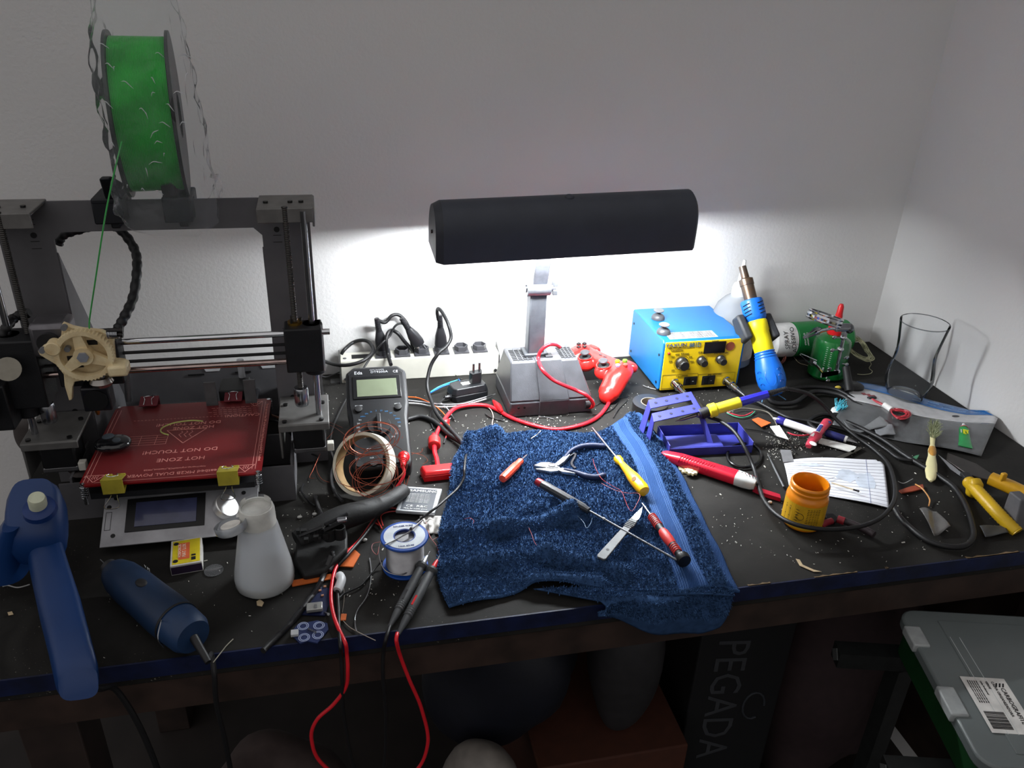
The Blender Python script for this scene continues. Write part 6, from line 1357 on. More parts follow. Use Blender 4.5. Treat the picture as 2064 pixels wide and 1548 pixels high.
def yellow_driver():
    a, b_ = two((1193, 862), (1300, 992), .016, .013); d = b_ - a; L = d.length; M = frame(a, d, (0, 0, 1)); r = rootm('screwdriver', M, 'yellow handled screwdriver with a hole in the grip and long thin shaft', 'screwdriver')
    k = L; m = mat('driver_yellow', (238, 178, 18), .3, var=.04, coat=.3)
    obj('shaft', B().lathe([(.0012, 0), (.0018, .002), (.0018, .54 * k)], n=14), STEEL(), r)
    obj('handle', B().lathe([(.0042, .50 * k), (.0068, .51 * k), (.0068, .55 * k), (.0048, .575 * k), (.0052, .62 * k), (.0072, .72 * k), (.0095, .80 * k), (.0098, .95 * k), (.0080, .99 * k), (.0001, k)], n=28, sq=lambda t, z: 1 - .1 * abs(math.cos(1.5 * t))), m, r, smooth=50)
    cl = (M.inverted() @ Vector((0, 0, TOP + CH))); a0 = math.atan2(cl.y, cl.x)
    h = B(); z = .865 * k; h.lathe([(.0036, 0), (.0036, .0006), (.0001, .0006)], frame((.0091 * math.cos(a0), .0091 * math.sin(a0), z), (math.cos(a0), math.sin(a0), 0)), n=20); obj('hang_hole', h, M_((120, 80, 8), .6), r)
yellow_driver()
def black_driver():
    a, b_ = two((1082, 970), (1366, 1130), .022, .014); d = b_ - a; L = d.length; M = frame(a, d, (0, 0, 1)); r = rootm('screwdriver', M, 'long thin black handled screwdriver with a dark red end cap', 'screwdriver')
    obj('end_cap', B().lathe([(.0001, -.001), (.0050, 0), (.0058, .003), (.0058, .010)], n=24), M_((140, 24, 34), .35), r)
    obj('handle', B().lathe([(.0058, .010), (.0062, .012), (.0062, .030), (.0056, .36 * L), (.0044, .38 * L), (.0040, .40 * L)], n=10), M_((46, 48, 52), .42), r, smooth=20)
    obj('shaft', B().lathe([(.0015, .395 * L), (.0015, .97 * L), (.0019, .98 * L), (.0006, L)], n=12), M_((110, 112, 116), .35, .9), r)
    obj('collar', B().cyl((0, 0, .50 * L), (0, 0, .515 * L), .0022, n=12), STEEL(), r)
black_driver()
def scalpel():
    a, b_ = TPt(1210, 1128, .014), TPt(1296, 1028, .015); d = b_ - a; L = d.length; n = Vector((0, 0, 1)); u = d.normalized(); v = n.cross(u).normalized(); n = u.cross(v)
    M = Matrix((u, v, n)).transposed().to_4x4(); M.translation = a; r = rootm('scalpel', M, 'silver metal scalpel handle with pointed blade crossing the long screwdriver', 'scalpel')
    m = M_((104, 106, 107), .55, .5, var=.15); hw = .0062
    out = [(0, -hw * .7), (.003, -hw), (.10 * L, -hw), (.62 * L, -hw * .8), (.66 * L, -hw * 1.05), (.78 * L, -hw * .8), (.80 * L, hw * .7), (.66 * L, hw * .9), (.62 * L, hw * .75), (.10 * L, hw), (.003, hw), (0, hw * .7)]
    obj('handle', B().prism(out, 0, .0028), m, r, bevel=.0006)
    for i in range(5): x = (.60 + i * .028) * L; obj('grip_ridge', B().rng(x, x + .0012, -hw * .85, hw * .85, .0026, .0036), m, r, bevel=.0003)
    obj('handle_hole', B().lathe([(.0020, .0027), (.0020, .0030), (.0001, .0030)], FR((.155 * L, 0, 0)), n=18), INK(), r)
    obj('blade', B().prism([(.76 * L, -hw * .65), (.80 * L, -hw * .85), (.90 * L, -hw * .5), (L * 1.02, hw * .35), (.80 * L, hw * .6), (.76 * L, hw * .6)], .0028, .0034), M_((205, 208, 210), .15, 1), r)
scalpel()
def rb_driver():
    a, b_ = two((1294, 1014), (1380, 1132), .013, .013); d = b_ - a; L = d.length; M = frame(a, d, (0, 0, 1)); r = rootm('screwdriver', M, 'red and black precision screwdriver with a round spinning cap', 'screwdriver')
    rd = M_((216, 62, 58), .4); bk = M_((30, 31, 34), .45)
    obj('shaft', B().lathe([(.0008, 0), (.0014, .003), (.0014, .24 * L)], n=12), STEEL(), r)
    obj('front_grip', B().lathe([(.0042, .225 * L), (.0050, .24 * L), (.0056, .34 * L), (.0050, .46 * L), (.0052, .50 * L)], n=24), bk, r)
    rg = B()
    for i in range(7): z = (.245 + i * .026) * L; rg.lathe([(.0048, z), (.0060, z + .0008), (.0060, z + .0016), (.0048, z + .0024)], n=22, caps=False)
    objs('grip_ring', rg, rd, r)
    obj('middle_grip', B().lathe([(.0052, .50 * L), (.0066, .54 * L), (.0070, .64 * L), (.0060, .72 * L), (.0056, .735 * L)], n=24), rd, r)
    obj('rear_grip', B().lathe([(.0056, .735 * L), (.0052, .80 * L), (.0046, .90 * L)], n=24), bk, r)
    rg = B()
    for i in range(4): z = (.755 + i * .028) * L; rg.lathe([(.0050, z), (.0060, z + .0008), (.0060, z + .0016), (.0050, z + .0024)], n=22, caps=False)
    objs('grip_ring', rg, rd, r)
    obj('spin_cap', B().lathe([(.0046, .90 * L), (.0090, .93 * L), (.0094, .97 * L), (.0086, 1.0 * L), (.0001, 1.0 * L)], n=30), M_((18, 18, 20), .35), r)
rb_driver()
# ------------------------------------------------------------ soldering iron and its stand
def stand():
    r = root('iron_stand', W(.555, 1.04), 'purple blue bent metal soldering iron stand with perforated bridge', 'stand')
    m = mat('stand_purple', (58, 62, 150), .42, .1, var=.12, scale=30)
    # tray: shallow trough
    A, Bq, Cq, D = P(1322, 905), P(1508, 902), P(1486, 852), P(1312, 862)
    a = P(1330, 895); 
    x0, x1, y0, y1 = .492, .622, .985, 1.045; hT = .020
    M = FR((0, 0, 0)); T = TOP
    ang = math.radians(-4); MM = FR(W(.556, 1.014), ang); hx, hy = .068, .031
    t = B(MM); t.rng(-hx, hx, -hy, hy, 0, .0012); t.rng(-hx, hx, -hy, -hy + .0012, 0, hT * .7); t.rng(-hx, hx, hy - .0012, hy, 0, hT); t.rng(hx - .0012, hx, -hy, hy, 0, hT); t.rng(-hx, -hx + .0012, -hy, hy, 0, hT)
    obj('tray', t, m, r, world=True, bevel=.0004)
    tb = B(MM); tb.prism([(-hy + .001, 0.001), (hy - .012, .001), (hy - .020, .012), (-hy + .010, .010)], -hx + .001, hx * .35, Matrix(((0, 0, 1, 0), (1, 0, 0, 0), (0, 1, 0, 0), (0, 0, 0, 1)))); obj('sponge_ramp', tb, m, r, world=True, bevel=.001)
    # bridge plate with two rows of holes: sloping legs left and right
    def bridge(px, py, h): return P(px, py, h)
    TL, TR, BR, BL = P(1307, 806, .056), P(1393, 789, .060), P(1416, 828, .055), P(1318, 850, .050)
    b = B(); n_ = (TR - TL).cross(BL - TL).normalized(); n_ = n_ if n_.z > 0 else -n_
    def uv(u, v): return TL.lerp(TR, u).lerp(BL.lerp(BR, u), v)
    def strip_(pts): b.slab(pts, .0014)
    strip_([uv(0, 0), uv(1, 0), uv(1, .40), uv(0, .40)][::-1]); strip_([uv(0, .62), uv(1, .62), uv(1, 1), uv(0, 1)][::-1]); strip_([uv(.90, .38), uv(1, .38), uv(1, .64), uv(.90, .64)][::-1])
    lft = [P(1292, 868, .012), P(1305, 898, .008)]
    LB, LF = P(1288, 862, .016), P(1308, 900, .004)
    for a0, a1 in ((0, .40), (.62, 1)):
        p0, p1 = uv(0, a0), uv(0, a1); q0, q1 = LB.lerp(LF, a0), LB.lerp(LF, a1)
        b.add([p0, p1, q1, q0, p0 + Vector((.0014, 0, 0)), p1 + Vector((.0014, 0, 0)), q1 + Vector((.0014, 0, 0)), q0 + Vector((.0014, 0, 0))], [(3, 2, 1, 0), (4, 5, 6, 7), (0, 1, 5, 4), (1, 2, 6, 5), (2, 3, 7, 6), (3, 0, 4, 7)])
    p0, p1 = LB.lerp(LF, .3), LB.lerp(LF, .72); p2, p3 = uv(0, .72) * .25 + p1 * .75, uv(0, .3) * .25 + p0 * .75
    obj('bridge', b, m, r, world=True, bevel=.0004)
    rl = B(); q = [uv(1, 0), uv(1, 1), P(1442, 898, .004), P(1430, 900, .004), P(1418, 872, .020)]
    rl.slab([uv(1, 0) , uv(1, 1), P(1440, 900, .006), P(1428, 900, .006), P(1410, 842, .040), P(1400, 812, .050)], .0014); obj('right_leg', rl, m, r, world=True)
    hl = B()
    for i in range(4):
        u = .14 + i * .24
        for v in (.20, .82):
            p = uv(u, v); hl.lathe([(.0026, .0003), (.0026, .0006), (.0001, .0006)], frame(p, n_), n=14)
    objs('bridge_hole', hl, M_((28, 28, 50), .7), r, world=True)
    obj('iron_tube', B().lathe([(.0085, 0), (.0085, .018), (.0070, .018), (.0070, 0)], frame(P(1412, 836, .048), P(1480, 806, .066) - P(1412, 836, .048)), n=20, caps=False), INK(), r, world=True)
stand()
def iron():
    a, e = P(1398, 838, .045), P(1585, 783, .088); d = (e - a).normalized(); M = frame(a, d, (0, 0, 1)); L = (e - a).length; k = L / .17
    r = rootm('soldering_iron', M, 'soldering iron with yellow grip and blue handle resting in the purple stand', 'soldering iron')
    obj('tip', B().lathe([(.0006, -.030), (.0030, -.018), (.0032, .004), (.0055, .006), (.0055, .020)], n=18), M_((120, 116, 110), .3, .9), r)
    pr = [(.0062, .012 * k)]
    obj('knurled_nut', B().lathe([(.0080, .010 * k), (.0084, .012 * k), (.0084, .028 * k), (.0078, .030 * k)], n=24), M_((40, 42, 70), .4), r, smooth=0)
    ym = mat('iron_yellow', (228, 212, 40), .45, var=.04)
    obj('grip', B().lathe([(.0095, .027 * k), (.0112, .029 * k), (.0112, .040 * k), (.0088, .043 * k), (.0088, .080 * k), (.0090, .084 * k), (.0070, .086 * k)], n=28), ym, r)
    obj('handle', B().lathe([(.0070, .084 * k), (.0074, .086 * k), (.0066, .130 * k), (.0066, .136 * k)], n=8), M_((34, 34, 168), .3, coat=.3), r, smooth=10)
    pr = []
    for i in range(12): z = .134 * k + i * .0028; pr += [(.0052 - i * .0002, z), (.0052 - i * .0002, z + .0014), (.0036, z + .0016), (.0036, z + .0026)]
    obj('cord_relief', B().lathe(pr, n=16), BLACKP(), r)
    s0 = M @ Vector((0, 0, .134 * k + .032))
    obj('cord', B().tube(spline([s0, P(1625, 792, .070), P(1655, 812, .045), P(1690, 850, .020), P(1725, 880, .010), P(1760, 905, .006), P(1790, 935, .006), P(1803, 975, .010), P(1802, 1010, .018), P(1780, 1040, .022), P(1745, 1058, .020), P(1700, 1066, .018), P(1650, 1066, .022), P(1600, 1056, .024), P(1564, 1036, .020), P(1540, 1008, .014), P(1528, 975, .010), P(1518, 940, .012), P(1500, 900, .030), P(1478, 868, .040), P(1450, 848, .040), P(1425, 838, .036), P(1412, 815, .022), P(1398, 800, .012)], 12), .0030, 8), CABLE(), r, world=True, smooth=60)
iron()
ring_thing('tape_ring', FR(P(1310, 820, .0095)), .0300, .0165, .018, mat('tape_black', (34, 33, 33), .35, var=.1, scale=20, coat=.3), 'roll of black electrical tape lying flat behind the purple stand', 'tape roll', M_((150, 138, 120), .6), .0150)
def knife():
    a, e = P(1334, 915, .010), P(1524, 975, .012); d = e - a; L = d.length; M = Matrix.Identity(4); u = d.normalized(); v = Z.cross(u).normalized(); n = u.cross(v)
    M = Matrix((u, v, n)).transposed().to_4x4(); M.translation = a; r = rootm('utility_knife', M, 'red utility knife with a grey end and ribbed grip, right of the towel', 'knife')
    rm = mat('knife_red', (196, 16, 44), .3, var=.04, coat=.3)
    obj('body', B().rod([(0, 0, 0, .004, .004), (.006, 0, 0, .0075, .006), (.03, 0, 0, .0105, .0085), (.08, 0, 0, .0115, .009), (.82 * L, .0, 0, .0125, .009)], n=24, p=.6), rm, r, smooth=50)
    obj('end_piece', B().rod([(.80 * L, 0, 0, .0128, .0092), (.88 * L, -.001, 0, .0125, .009), (.96 * L, -.002, 0, .0105, .008), (L, -.004, 0, .006, .006)], n=24, p=.6), M_((186, 188, 186), .45), r, smooth=50)
    g = B()
    for i in range(13): x = .030 + i * .0042; g.tube([Vector((x, -.0108 + .0, .001)), Vector((x + .0008, -.0102, .005)), Vector((x + .002, -.006, .0085)), Vector((x + .003, -.001, .0090))], .0009, 5)
    objs('grip_rib', g, M_((170, 14, 38), .35), r)
    g = B()
    for i in range(11): x = .088 + i * .0052; g.tube([Vector((x, .010, .0045)), Vector((x + .002, .006, .0082)), Vector((x + .004, .003, .0090))], .0006, 5)
    objs('slide_groove', g, M_((90, 8, 22), .5), r)
    g = B()
    for i in range(4): x = .885 * L + i * .0042; g.tube([Vector((x, .004, .0082)), Vector((x + .0025, -.001, .0086))], .0006, 5)
    objs('end_groove', g, M_((70, 70, 72), .5), r)
    obj('blade', B().prism([(-.007, -.0015), (.004, -.004), (.004, .003)], -.0004, .0004), CHROME(), r)
knife()
def gearbit(name, p, R, n, label, m):
    b = B(); pts = []
    for i in range(n * 4):
        a = 2 * PI * i / (n * 4); rr = R if i % 4 in (0, 1) else R * .78; pts.append((rr * math.cos(a), rr * math.sin(a)))
    b.prism(pts, 0, .0035, FR(p, .3)); b.lathe([(R * .28, .0035), (R * .28, .0045), (R * .16, .0045)], FR(p), n=20)
    return single(name, b, m, label, 'gear', smooth=0)
crm = mat('toy_cream', (214, 200, 160), .5, var=.05)
gearbit('toy_gear', P(1382, 948, .0005), .0115, 9, 'small cream plastic gear, the flat one under the red knife', crm)
gearbit('toy_gear', P(1393, 952, .0045), .0100, 9, 'small cream plastic gear lying partly on another gear under the knife', crm)
cable('black_ring', [(1500 + 34 * math.cos(t * PI / 10), 918 + 24 * math.sin(t * PI / 10), .004) for t in range(20)], .0022, M_((16, 16, 18), .25), 'black ring shaped cap lying before the purple stand', 'lid', closed=True)
single('rod_piece', B().tube([P(1547, 914, .004), P(1560, 942, .004), P(1580, 982, .004)], .0016, 8, radii=[.0006, .0018, .0018]), M_((120, 122, 124), .35, .7), 'dark steel rod pointing behind the orange jar', 'rod', smooth=60)
def jar():
    p = W(.604, .799); tilt = .0; r = root('jar', p, 'open amber plastic jar with a black printed label, near the bench front', 'jar')
    m = mat('jar_amber', (224, 134, 14), .3, var=.05, sss=.35, coat=.3)
    prof = [(.0001, .0008), (.024, .0008), (.0272, .004), (.0276, .012), (.0276, .044), (.0262, .050), (.0246, .052), (.0246, .0545), (.0258, .0555), (.0258, .0575), (.0246, .0585), (.0246, .0615), (.0256, .0625), (.0256, .0645), (.0240, .0665), (.0232, .0668), (.0224, .0655), (.0224, .046), (.0250, .040), (.0250, .006), (.0001, .005)]
    obj('body', B().lathe(prof, n=56), m, r, smooth=50)
    obj('contents', B().lathe([(.0001, .030), (.0248, .030), (.0248, .031), (.0001, .0312)], n=40), M_((140, 62, 10), .4), r)
    cl = Vector((0, 0, TOP + CH)) - p; a0 = math.atan2(cl.y, cl.x)
    lab = B(); R = .0279
    for i in range(24):
        t0, t1 = a0 - 1.35 + i * .115, a0 - 1.35 + (i + 1) * .115; lab.add([(R * math.cos(t0), R * math.sin(t0), .006), (R * math.cos(t1), R * math.sin(t1), .006), (R * math.cos(t1), R * math.sin(t1), .043), (R * math.cos(t0), R * math.sin(t0), .043)], [(0, 1, 2, 3)])
    obj('label', lab, M_((206, 160, 30), .4, coat=.3), r, smooth=60)
    ink = INK(); tx = B()
    def mark(t, z, w_, h_): 
        q = .0281; dt = w_ / q / 2
        tx.add([(q * math.cos(t - dt), q * math.sin(t - dt), z), (q * math.cos(t + dt), q * math.sin(t + dt), z), (q * math.cos(t + dt), q * math.sin(t + dt), z + h_), (q * math.cos(t - dt), q * math.sin(t - dt), z + h_)], [(0, 1, 2, 3)])
    rnd = random.Random(8)
    for i in range(13): mark(a0 - .80, .009 + i * .0022, .009, rnd.choice((.0006, .0010, .0014)))
    for i in range(12):
        for j in range(5): mark(a0 + .22 + j * .13, .010 + i * .0026, rnd.uniform(.0022, .0034), .0008)
    for i in range(7): mark(a0 - .28, .010 + i * .0042, .0045, .0008)
    rg = B(M=None) if False else B()
    obj('label_print', tx, ink, r, smooth=0)
    rp = [Vector((.0282 * math.cos(a0 - .12 + .18 * math.cos(t)), .0282 * math.sin(a0 - .12 + .18 * math.cos(t)), .026 + .005 * math.sin(t))) for t in [2 * PI * i / 26 for i in range(26)]]
    obj('seal_print', B().tube(rp, .0003, 4, closed=True), ink, r)
jar()
# ------------------------------------------------------------ behind the station: bottle, cans
def alcohol():
    r = root('alcohol_bottle', W(.735, 1.302), 'round translucent bottle with a white pointed spout standing behind the blue station', 'bottle')
    cm = clear_mat('milky_plastic', (240, 243, 246), haze=.6, gloss=.10, rough=.25, hazecol=(225, 228, 232))
    obj('body', B().lathe([(.001, .001), (.039, .001), (.042, .005), (.042, .088), (.0415, .100), (.036, .116), (.025, .129), (.014, .137), (.0125, .140)], n=44, caps=False), cm, r, smooth=60)
    obj('liquid', B().lathe([(.0001, .003), (.0405, .004), (.0405, .096), (.039, .104), (.0001, .104)], n=36), clear_mat('clear_spirit', (205, 222, 238), haze=.12, gloss=.1, hazecol=(190, 205, 222)), r)
    obj('label', B().lathe([(.0424, .018), (.0424, .086)], n=44, caps=False), M_((226, 226, 222), .5), r, smooth=60)
    obj('label_band', B().lathe([(.0427, .085), (.0427, .090)], n=44, caps=False), M_((30, 90, 170), .5), r, smooth=60)
    obj('spout_collar', B().lathe([(.0140, .134), (.0140, .150), (.0115, .158), (.007, .160)], n=28), M_((235, 235, 232), .4), r)
    obj('spout', B().lathe([(.0072, .159), (.0066, .164), (.0026, .204), (.0001, .205)], FR((0, 0, 0)), n=18), M_((240, 240, 238), .4), r)
    t = B(); text('label_lettering', r, [('RA 9', (-.0195, -.0390, .070), (.93, -.36, 0), Z, .0135, 'LEFT')], M_((150, 24, 30), .5))
alcohol()
def spray():
    x0 = .822; y, z, R = 1.306, .036, .034
    M = Matrix(((0, 0, 1, x0), (1, 0, 0, y), (0, 1, 0, TOP + z), (0, 0, 0, 1)))
    r = rootm('spray_can', M, 'green and white spray can lying on its side against the back wall', 'spray can')
    gm = mat('can_green', (28, 120, 58), .32, .15, var=.05)
    obj('body', B().lathe([(.028, .040), (R, .044), (R, .160), (.029, .166), (.0001, .162)], n=48), gm, r)
    obj('cap', B().lathe([(.0001, -.004), (.028, -.003), (.0325, 0), (R - .0006, .006), (R - .0003, .041), (.030, .043)], n=44), M_((218, 218, 216), .4), r)
    ink = INK(); yl = .0335
    # letters run around the can: x along -z, on the camera side (local y is world z, local x is world y)
    def side(a, zz, rr=R): return Vector((-math.cos(a) * rr, math.sin(a) * rr, zz))
    a = .62; up = Vector((math.sin(a), math.cos(a), 0))
    text('can_lettering', r, [('SPRAY', side(.42, .018, R + .0012), up, (0, 0, -1), .0125, 'CENTER'), ('ADESIVO', side(.42, .032, R + .0012), up, (0, 0, -1), .0125, 'CENTER')], ink)
    text('can_small_lettering', r, [('SPRAY BASE', side(.42, .054, R + .0012), up, (0, 0, -1), .0045, 'CENTER'), ('IMPORTADO', side(.42, .060, R + .0012), up, (0, 0, -1), .0045, 'CENTER')], WHITEP())
    for aa, zz, s, c in ((.9, .082, .011, (24, 50, 96)), (.75, .094, .008, (210, 120, 60)), (.55, .096, .014, (20, 60, 110)), (.30, .102, .012, (30, 110, 190)), (.85, .112, .010, (60, 64, 70))):
        q = side(aa, zz, R + .0003); obj('printed_picture', B().ball(q, (.0012, s * .6, s)), M_(c, .5), r)
spray()
def can2():
    M = FR(W(.893, 1.215)) @ Euler((math.radians(-4), math.radians(3), 0)).to_matrix().to_4x4()
    r = rootm('glue_bottle', M, 'upright dark green bottle with a red pointed cap behind the magnifier', 'bottle')
    obj('body', B().lathe([(.001, .0), (.030, .0), (.0335, .004), (.0335, .066), (.031, .074), (.020, .081), (.011, .084)], n=44), mat('bottle_green', (14, 98, 40), .22, var=.05, coat=.4), r)
    obj('cap', B().lathe([(.0135, .083), (.0145, .085), (.0135, .098), (.0070, .102), (.0060, .112), (.0068, .118), (.0058, .124), (.0052, .136), (.0030, .141), (.0001, .1415)], n=26), REDP(), r)
    def q(t, z, R=.0338): return Vector((R * math.cos(t), R * math.sin(t), z))
    b = B()
    for i in range(10): t = -PI / 2 - .75; b.add([q(t - .12, .030 + i * .0038), q(t + .22, .030 + i * .0038), q(t + .22, .031 + i * .0038), q(t - .12, .031 + i * .0038)], [(0, 1, 2, 3)])
    obj('label_print', b, M_((170, 190, 175), .5), r, smooth=0)
    b = B(); b.add([q(-PI / 2 - .85, .006), q(-PI / 2 - .5, .006), q(-PI / 2 - .5, .026), q(-PI / 2 - .85, .026)], [(0, 1, 2, 3)]); obj('barcode_label', b, M_((200, 204, 204), .5), r, smooth=0)
    b = B()
    for i in range(9): z = .008 + i * .0018; b.add([q(-PI / 2 - .80, z, .0340), q(-PI / 2 - .55, z, .0340), q(-PI / 2 - .55, z + .0008, .0340), q(-PI / 2 - .80, z + .0008, .0340)], [(0, 1, 2, 3)])
    obj('barcode', b, INK(), r, smooth=0)
can2()
# ------------------------------------------------------------ helping hands with magnifier
def hands():
    r = root('helping_hands', W(.905, 1.165), 'chrome helping hands stand with a round magnifier and crocodile clips', 'helping hands')
    Yh = 1.165; ch = CHROME()
    def q(x, y, yy=Yh): return PY(x, y, yy)
    obj('base', B().lathe([(.018, .0), (.020, .003), (.019, .014), (.012, .017), (.0001, .017)], FR(P(1716, 790)), n=36, sq=lambda t, z: 1.0), M_((20, 20, 22), .5), r, world=True)
    obj('post', B().cyl(P(1712, 788, .018), q(1705, 740, 1.150), .0075, .0065, n=20), M_((16, 16, 18), .6), r, world=True)
    b = B()
    def bar(a, c, w_=.0032): b.cyl(a, c, w_, n=14)
    bar(q(1701, 676), q(1686, 748))
    obj('main_bar', b, ch, r, world=True)
    for a in ((1694, 704), (1700, 680), (1687, 749)): obj('joint', B().ball(q(*a), (.006, .006, .005)), ch, r, world=True)
    for a, c in (((1690, 705), (1678, 706)), ((1696, 681), (1682, 680)), ((1700, 722), (1707, 721)), ((1698, 733), (1706, 735)), ((1673, 750), (1672, 744)), ((1671, 762), (1669, 768))):
        b = B(); b.cyl(q(*a), q(*c), .0012, n=8); b.ball(q(*c), (.0045, .0018, .0038)); obj('wing_screw', b, STEEL(), r, world=True)
    obj('lower_plate', B().slab([q(1657, 750, 1.15), q(1690, 746, 1.15), q(1690, 752, 1.15), q(1657, 758, 1.15)], .004), ch, r, world=True, bevel=.001)
    obj('upper_knuckle', B().cyl(q(1688, 660), q(1714, 660), .0075, n=22), M_((150, 152, 156), .25, 1), r, world=True)
    obj('ball_socket', B().ball(q(1711, 662), .0092), M_((110, 112, 116), .25, 1), r, world=True)
    b = B(); b.box(q(1690, 664), (.016, .010, .005)); b.box(q(1702, 672), (.008, .008, .012)); obj('socket_plate', b, ch, r, world=True, bevel=.001)
    def croclip(a, b_, c_, nm='crocodile_clip'):
        a, b_, c_ = q(*a, 1.15), q(*b_, 1.155), q(*c_); d = (a - b_).normalized(); L = (a - b_).length
        M = frame(b_, d, (0, 0, 1)); bb = B(); 
        for s in (-1, 1): bb.add([M @ Vector(v) for v in ((s * .0055, -.0035, 0), (s * .0055, .0035, 0), (s * .0008, .0018, L), (s * .0008, -.0018, L), (s * .0068, -.003, 0), (s * .0068, .003, 0), (s * .0018, .0012, L), (s * .0018, -.0012, L))], [(3, 2, 1, 0), (4, 5, 6, 7), (0, 1, 5, 4), (1, 2, 6, 5), (2, 3, 7, 6), (3, 0, 4, 7)])
        o = obj(nm, bb, STEEL(), r, world=True)
        obj('clip_spring', B().cyl(b_ - d * .003, b_ + d * .006, .0042, n=12), ch, o, world=True)
        obj('clip_arm', B().tube([b_, b_.lerp(c_, .5) + Vector((0, 0, .001)), c_], .0024, 10), ch, r, world=True)
    croclip((1619, 681), (1650, 666), (1688, 662)); croclip((1614, 714), (1640, 731), (1659, 752))
    # magnifier: thick chrome rim, nearly edge-on
    c = q(1662, 641, 1.155); nrm = Vector((.30, .12, .95)).normalized(); M = frame(c, nrm, (1, 0, 0)); R = .030
    rim = B(M)
    rim.lathe([(R - .004, -.0075), (R, -.008), (R + .0012, -.006), (R, -.004), (R + .0012, 0), (R, .004), (R + .0012, .006), (R, .008), (R - .004, .0075), (R - .004, -.0075)], n=48, caps=False)
    obj('magnifier_rim', rim, ch, r, world=True, smooth=25)
    obj('magnifier_lens', B(M).lathe([(.0001, -.004), (R * .6, -.003), (R - .004, 0), (R * .6, .003), (.0001, .004)], n=40), clear_mat('lens_glass', haze=.02, gloss=.2), r, world=True)
hands()
def hank():
    rnd = random.Random(9); b = B(); c = P(1733, 702, .016)
    for k in range(17):
        s = rnd.uniform(.7, 1.1); pts = []
        base = [(1706, 694), (1716, 684), (1728, 681), (1740, 690), (1750, 708), (1759, 722), (1748, 727), (1730, 720), (1714, 708)]
        off = rnd.uniform(-4, 4)
        for x, y in base: pts.append(P(1733 + (x - 1733) * s + off + rnd.uniform(-1.5, 1.5), 704 + (y - 704) * s + rnd.uniform(-1.5, 1.5), .008 + .026 * (1 if y < 700 else .35) + rnd.uniform(-.003, .004)))
        b.tube(spline(pts, 6, True), .00065, 5, closed=True)
    b.tube(spline(PP([(1752, 726, .006), (1756, 734, .003), (1752, 742, .002), (1758, 748, .002), (1754, 753, .002), (1740, 755, .002), (1728, 754, .002)]), 7), .0006, 5)
    b.tube(spline(PP([(1704, 750, .002), (1692, 755, .002), (1684, 757, .002)]), 5), .0006, 5)
    single('string_hank', b, M_((172, 172, 140), .7), 'bundled pale string coiled in the back right corner of the bench', 'string', smooth=60)
hank()
cable('string', [(1563, 707, .002), (1572, 700, .010), (1583, 697, .012), (1588, 702, .006), (1596, 712, .003), (1602, 722, .002), (1612, 732, .002), (1630, 738, .002), (1645, 751, .002)], .0006, M_((160, 150, 125), .7), 'single pale string trailing in front of the spray can', 'string', n=5)
def coil_red():
    rnd = random.Random(4); b = B()
    for k in range(7):
        pts = [P(1572 + rnd.uniform(-3, 3) + 11 * math.cos(a), 719 + rnd.uniform(-3, 3) + 14 * math.sin(a), .008 + rnd.uniform(-.004, .008)) for a in [i * .9 for i in range(7)]]
        b.tube(spline(pts, 6, True), .0009, 5, closed=True)
    single('wire_coil', b, M_((128, 70, 60), .5), 'small tangle of brownish red wire right of the hot air gun', 'wire', smooth=60)
coil_red()
# ------------------------------------------------------------ drinking glass
def glass():
    p = W(.985, 1.108, .004); r = root('drinking_glass', p, 'empty clear tulip shaped drinking glass at the right wall', 'glass')
    gm = clear_mat('drinking_glass', (252, 253, 254), haze=.02, gloss=.10, rough=.03)
    flute = lambda t, z: 1 + .018 * math.cos(10 * t) * max(0, 1 - abs(z - .05) / .05)
    obj('bowl', B().lathe([(.029, .006), (.034, .014), (.0385, .028), (.0395, .040), (.0375, .055), (.034, .075), (.0335, .092), (.0355, .110), (.0392, .136), (.0405, .143)], n=60, caps=False, sq=flute), gm, r, smooth=60)
    obj('foot', B().lathe([(.0001, .0), (.027, .0), (.0305, .003), (.029, .007), (.0001, .009)], n=44), clear_mat('thick_glass', (238, 244, 244), haze=.06, gloss=.35, rough=.03), r, smooth=60)
    obj('rim', B().lathe([(.0405, .143), (.0402, .1448), (.0396, .144)], n=60, caps=False), clear_mat('rim_glass', (150, 154, 156), haze=.1, gloss=.3), r, smooth=60)
glass()
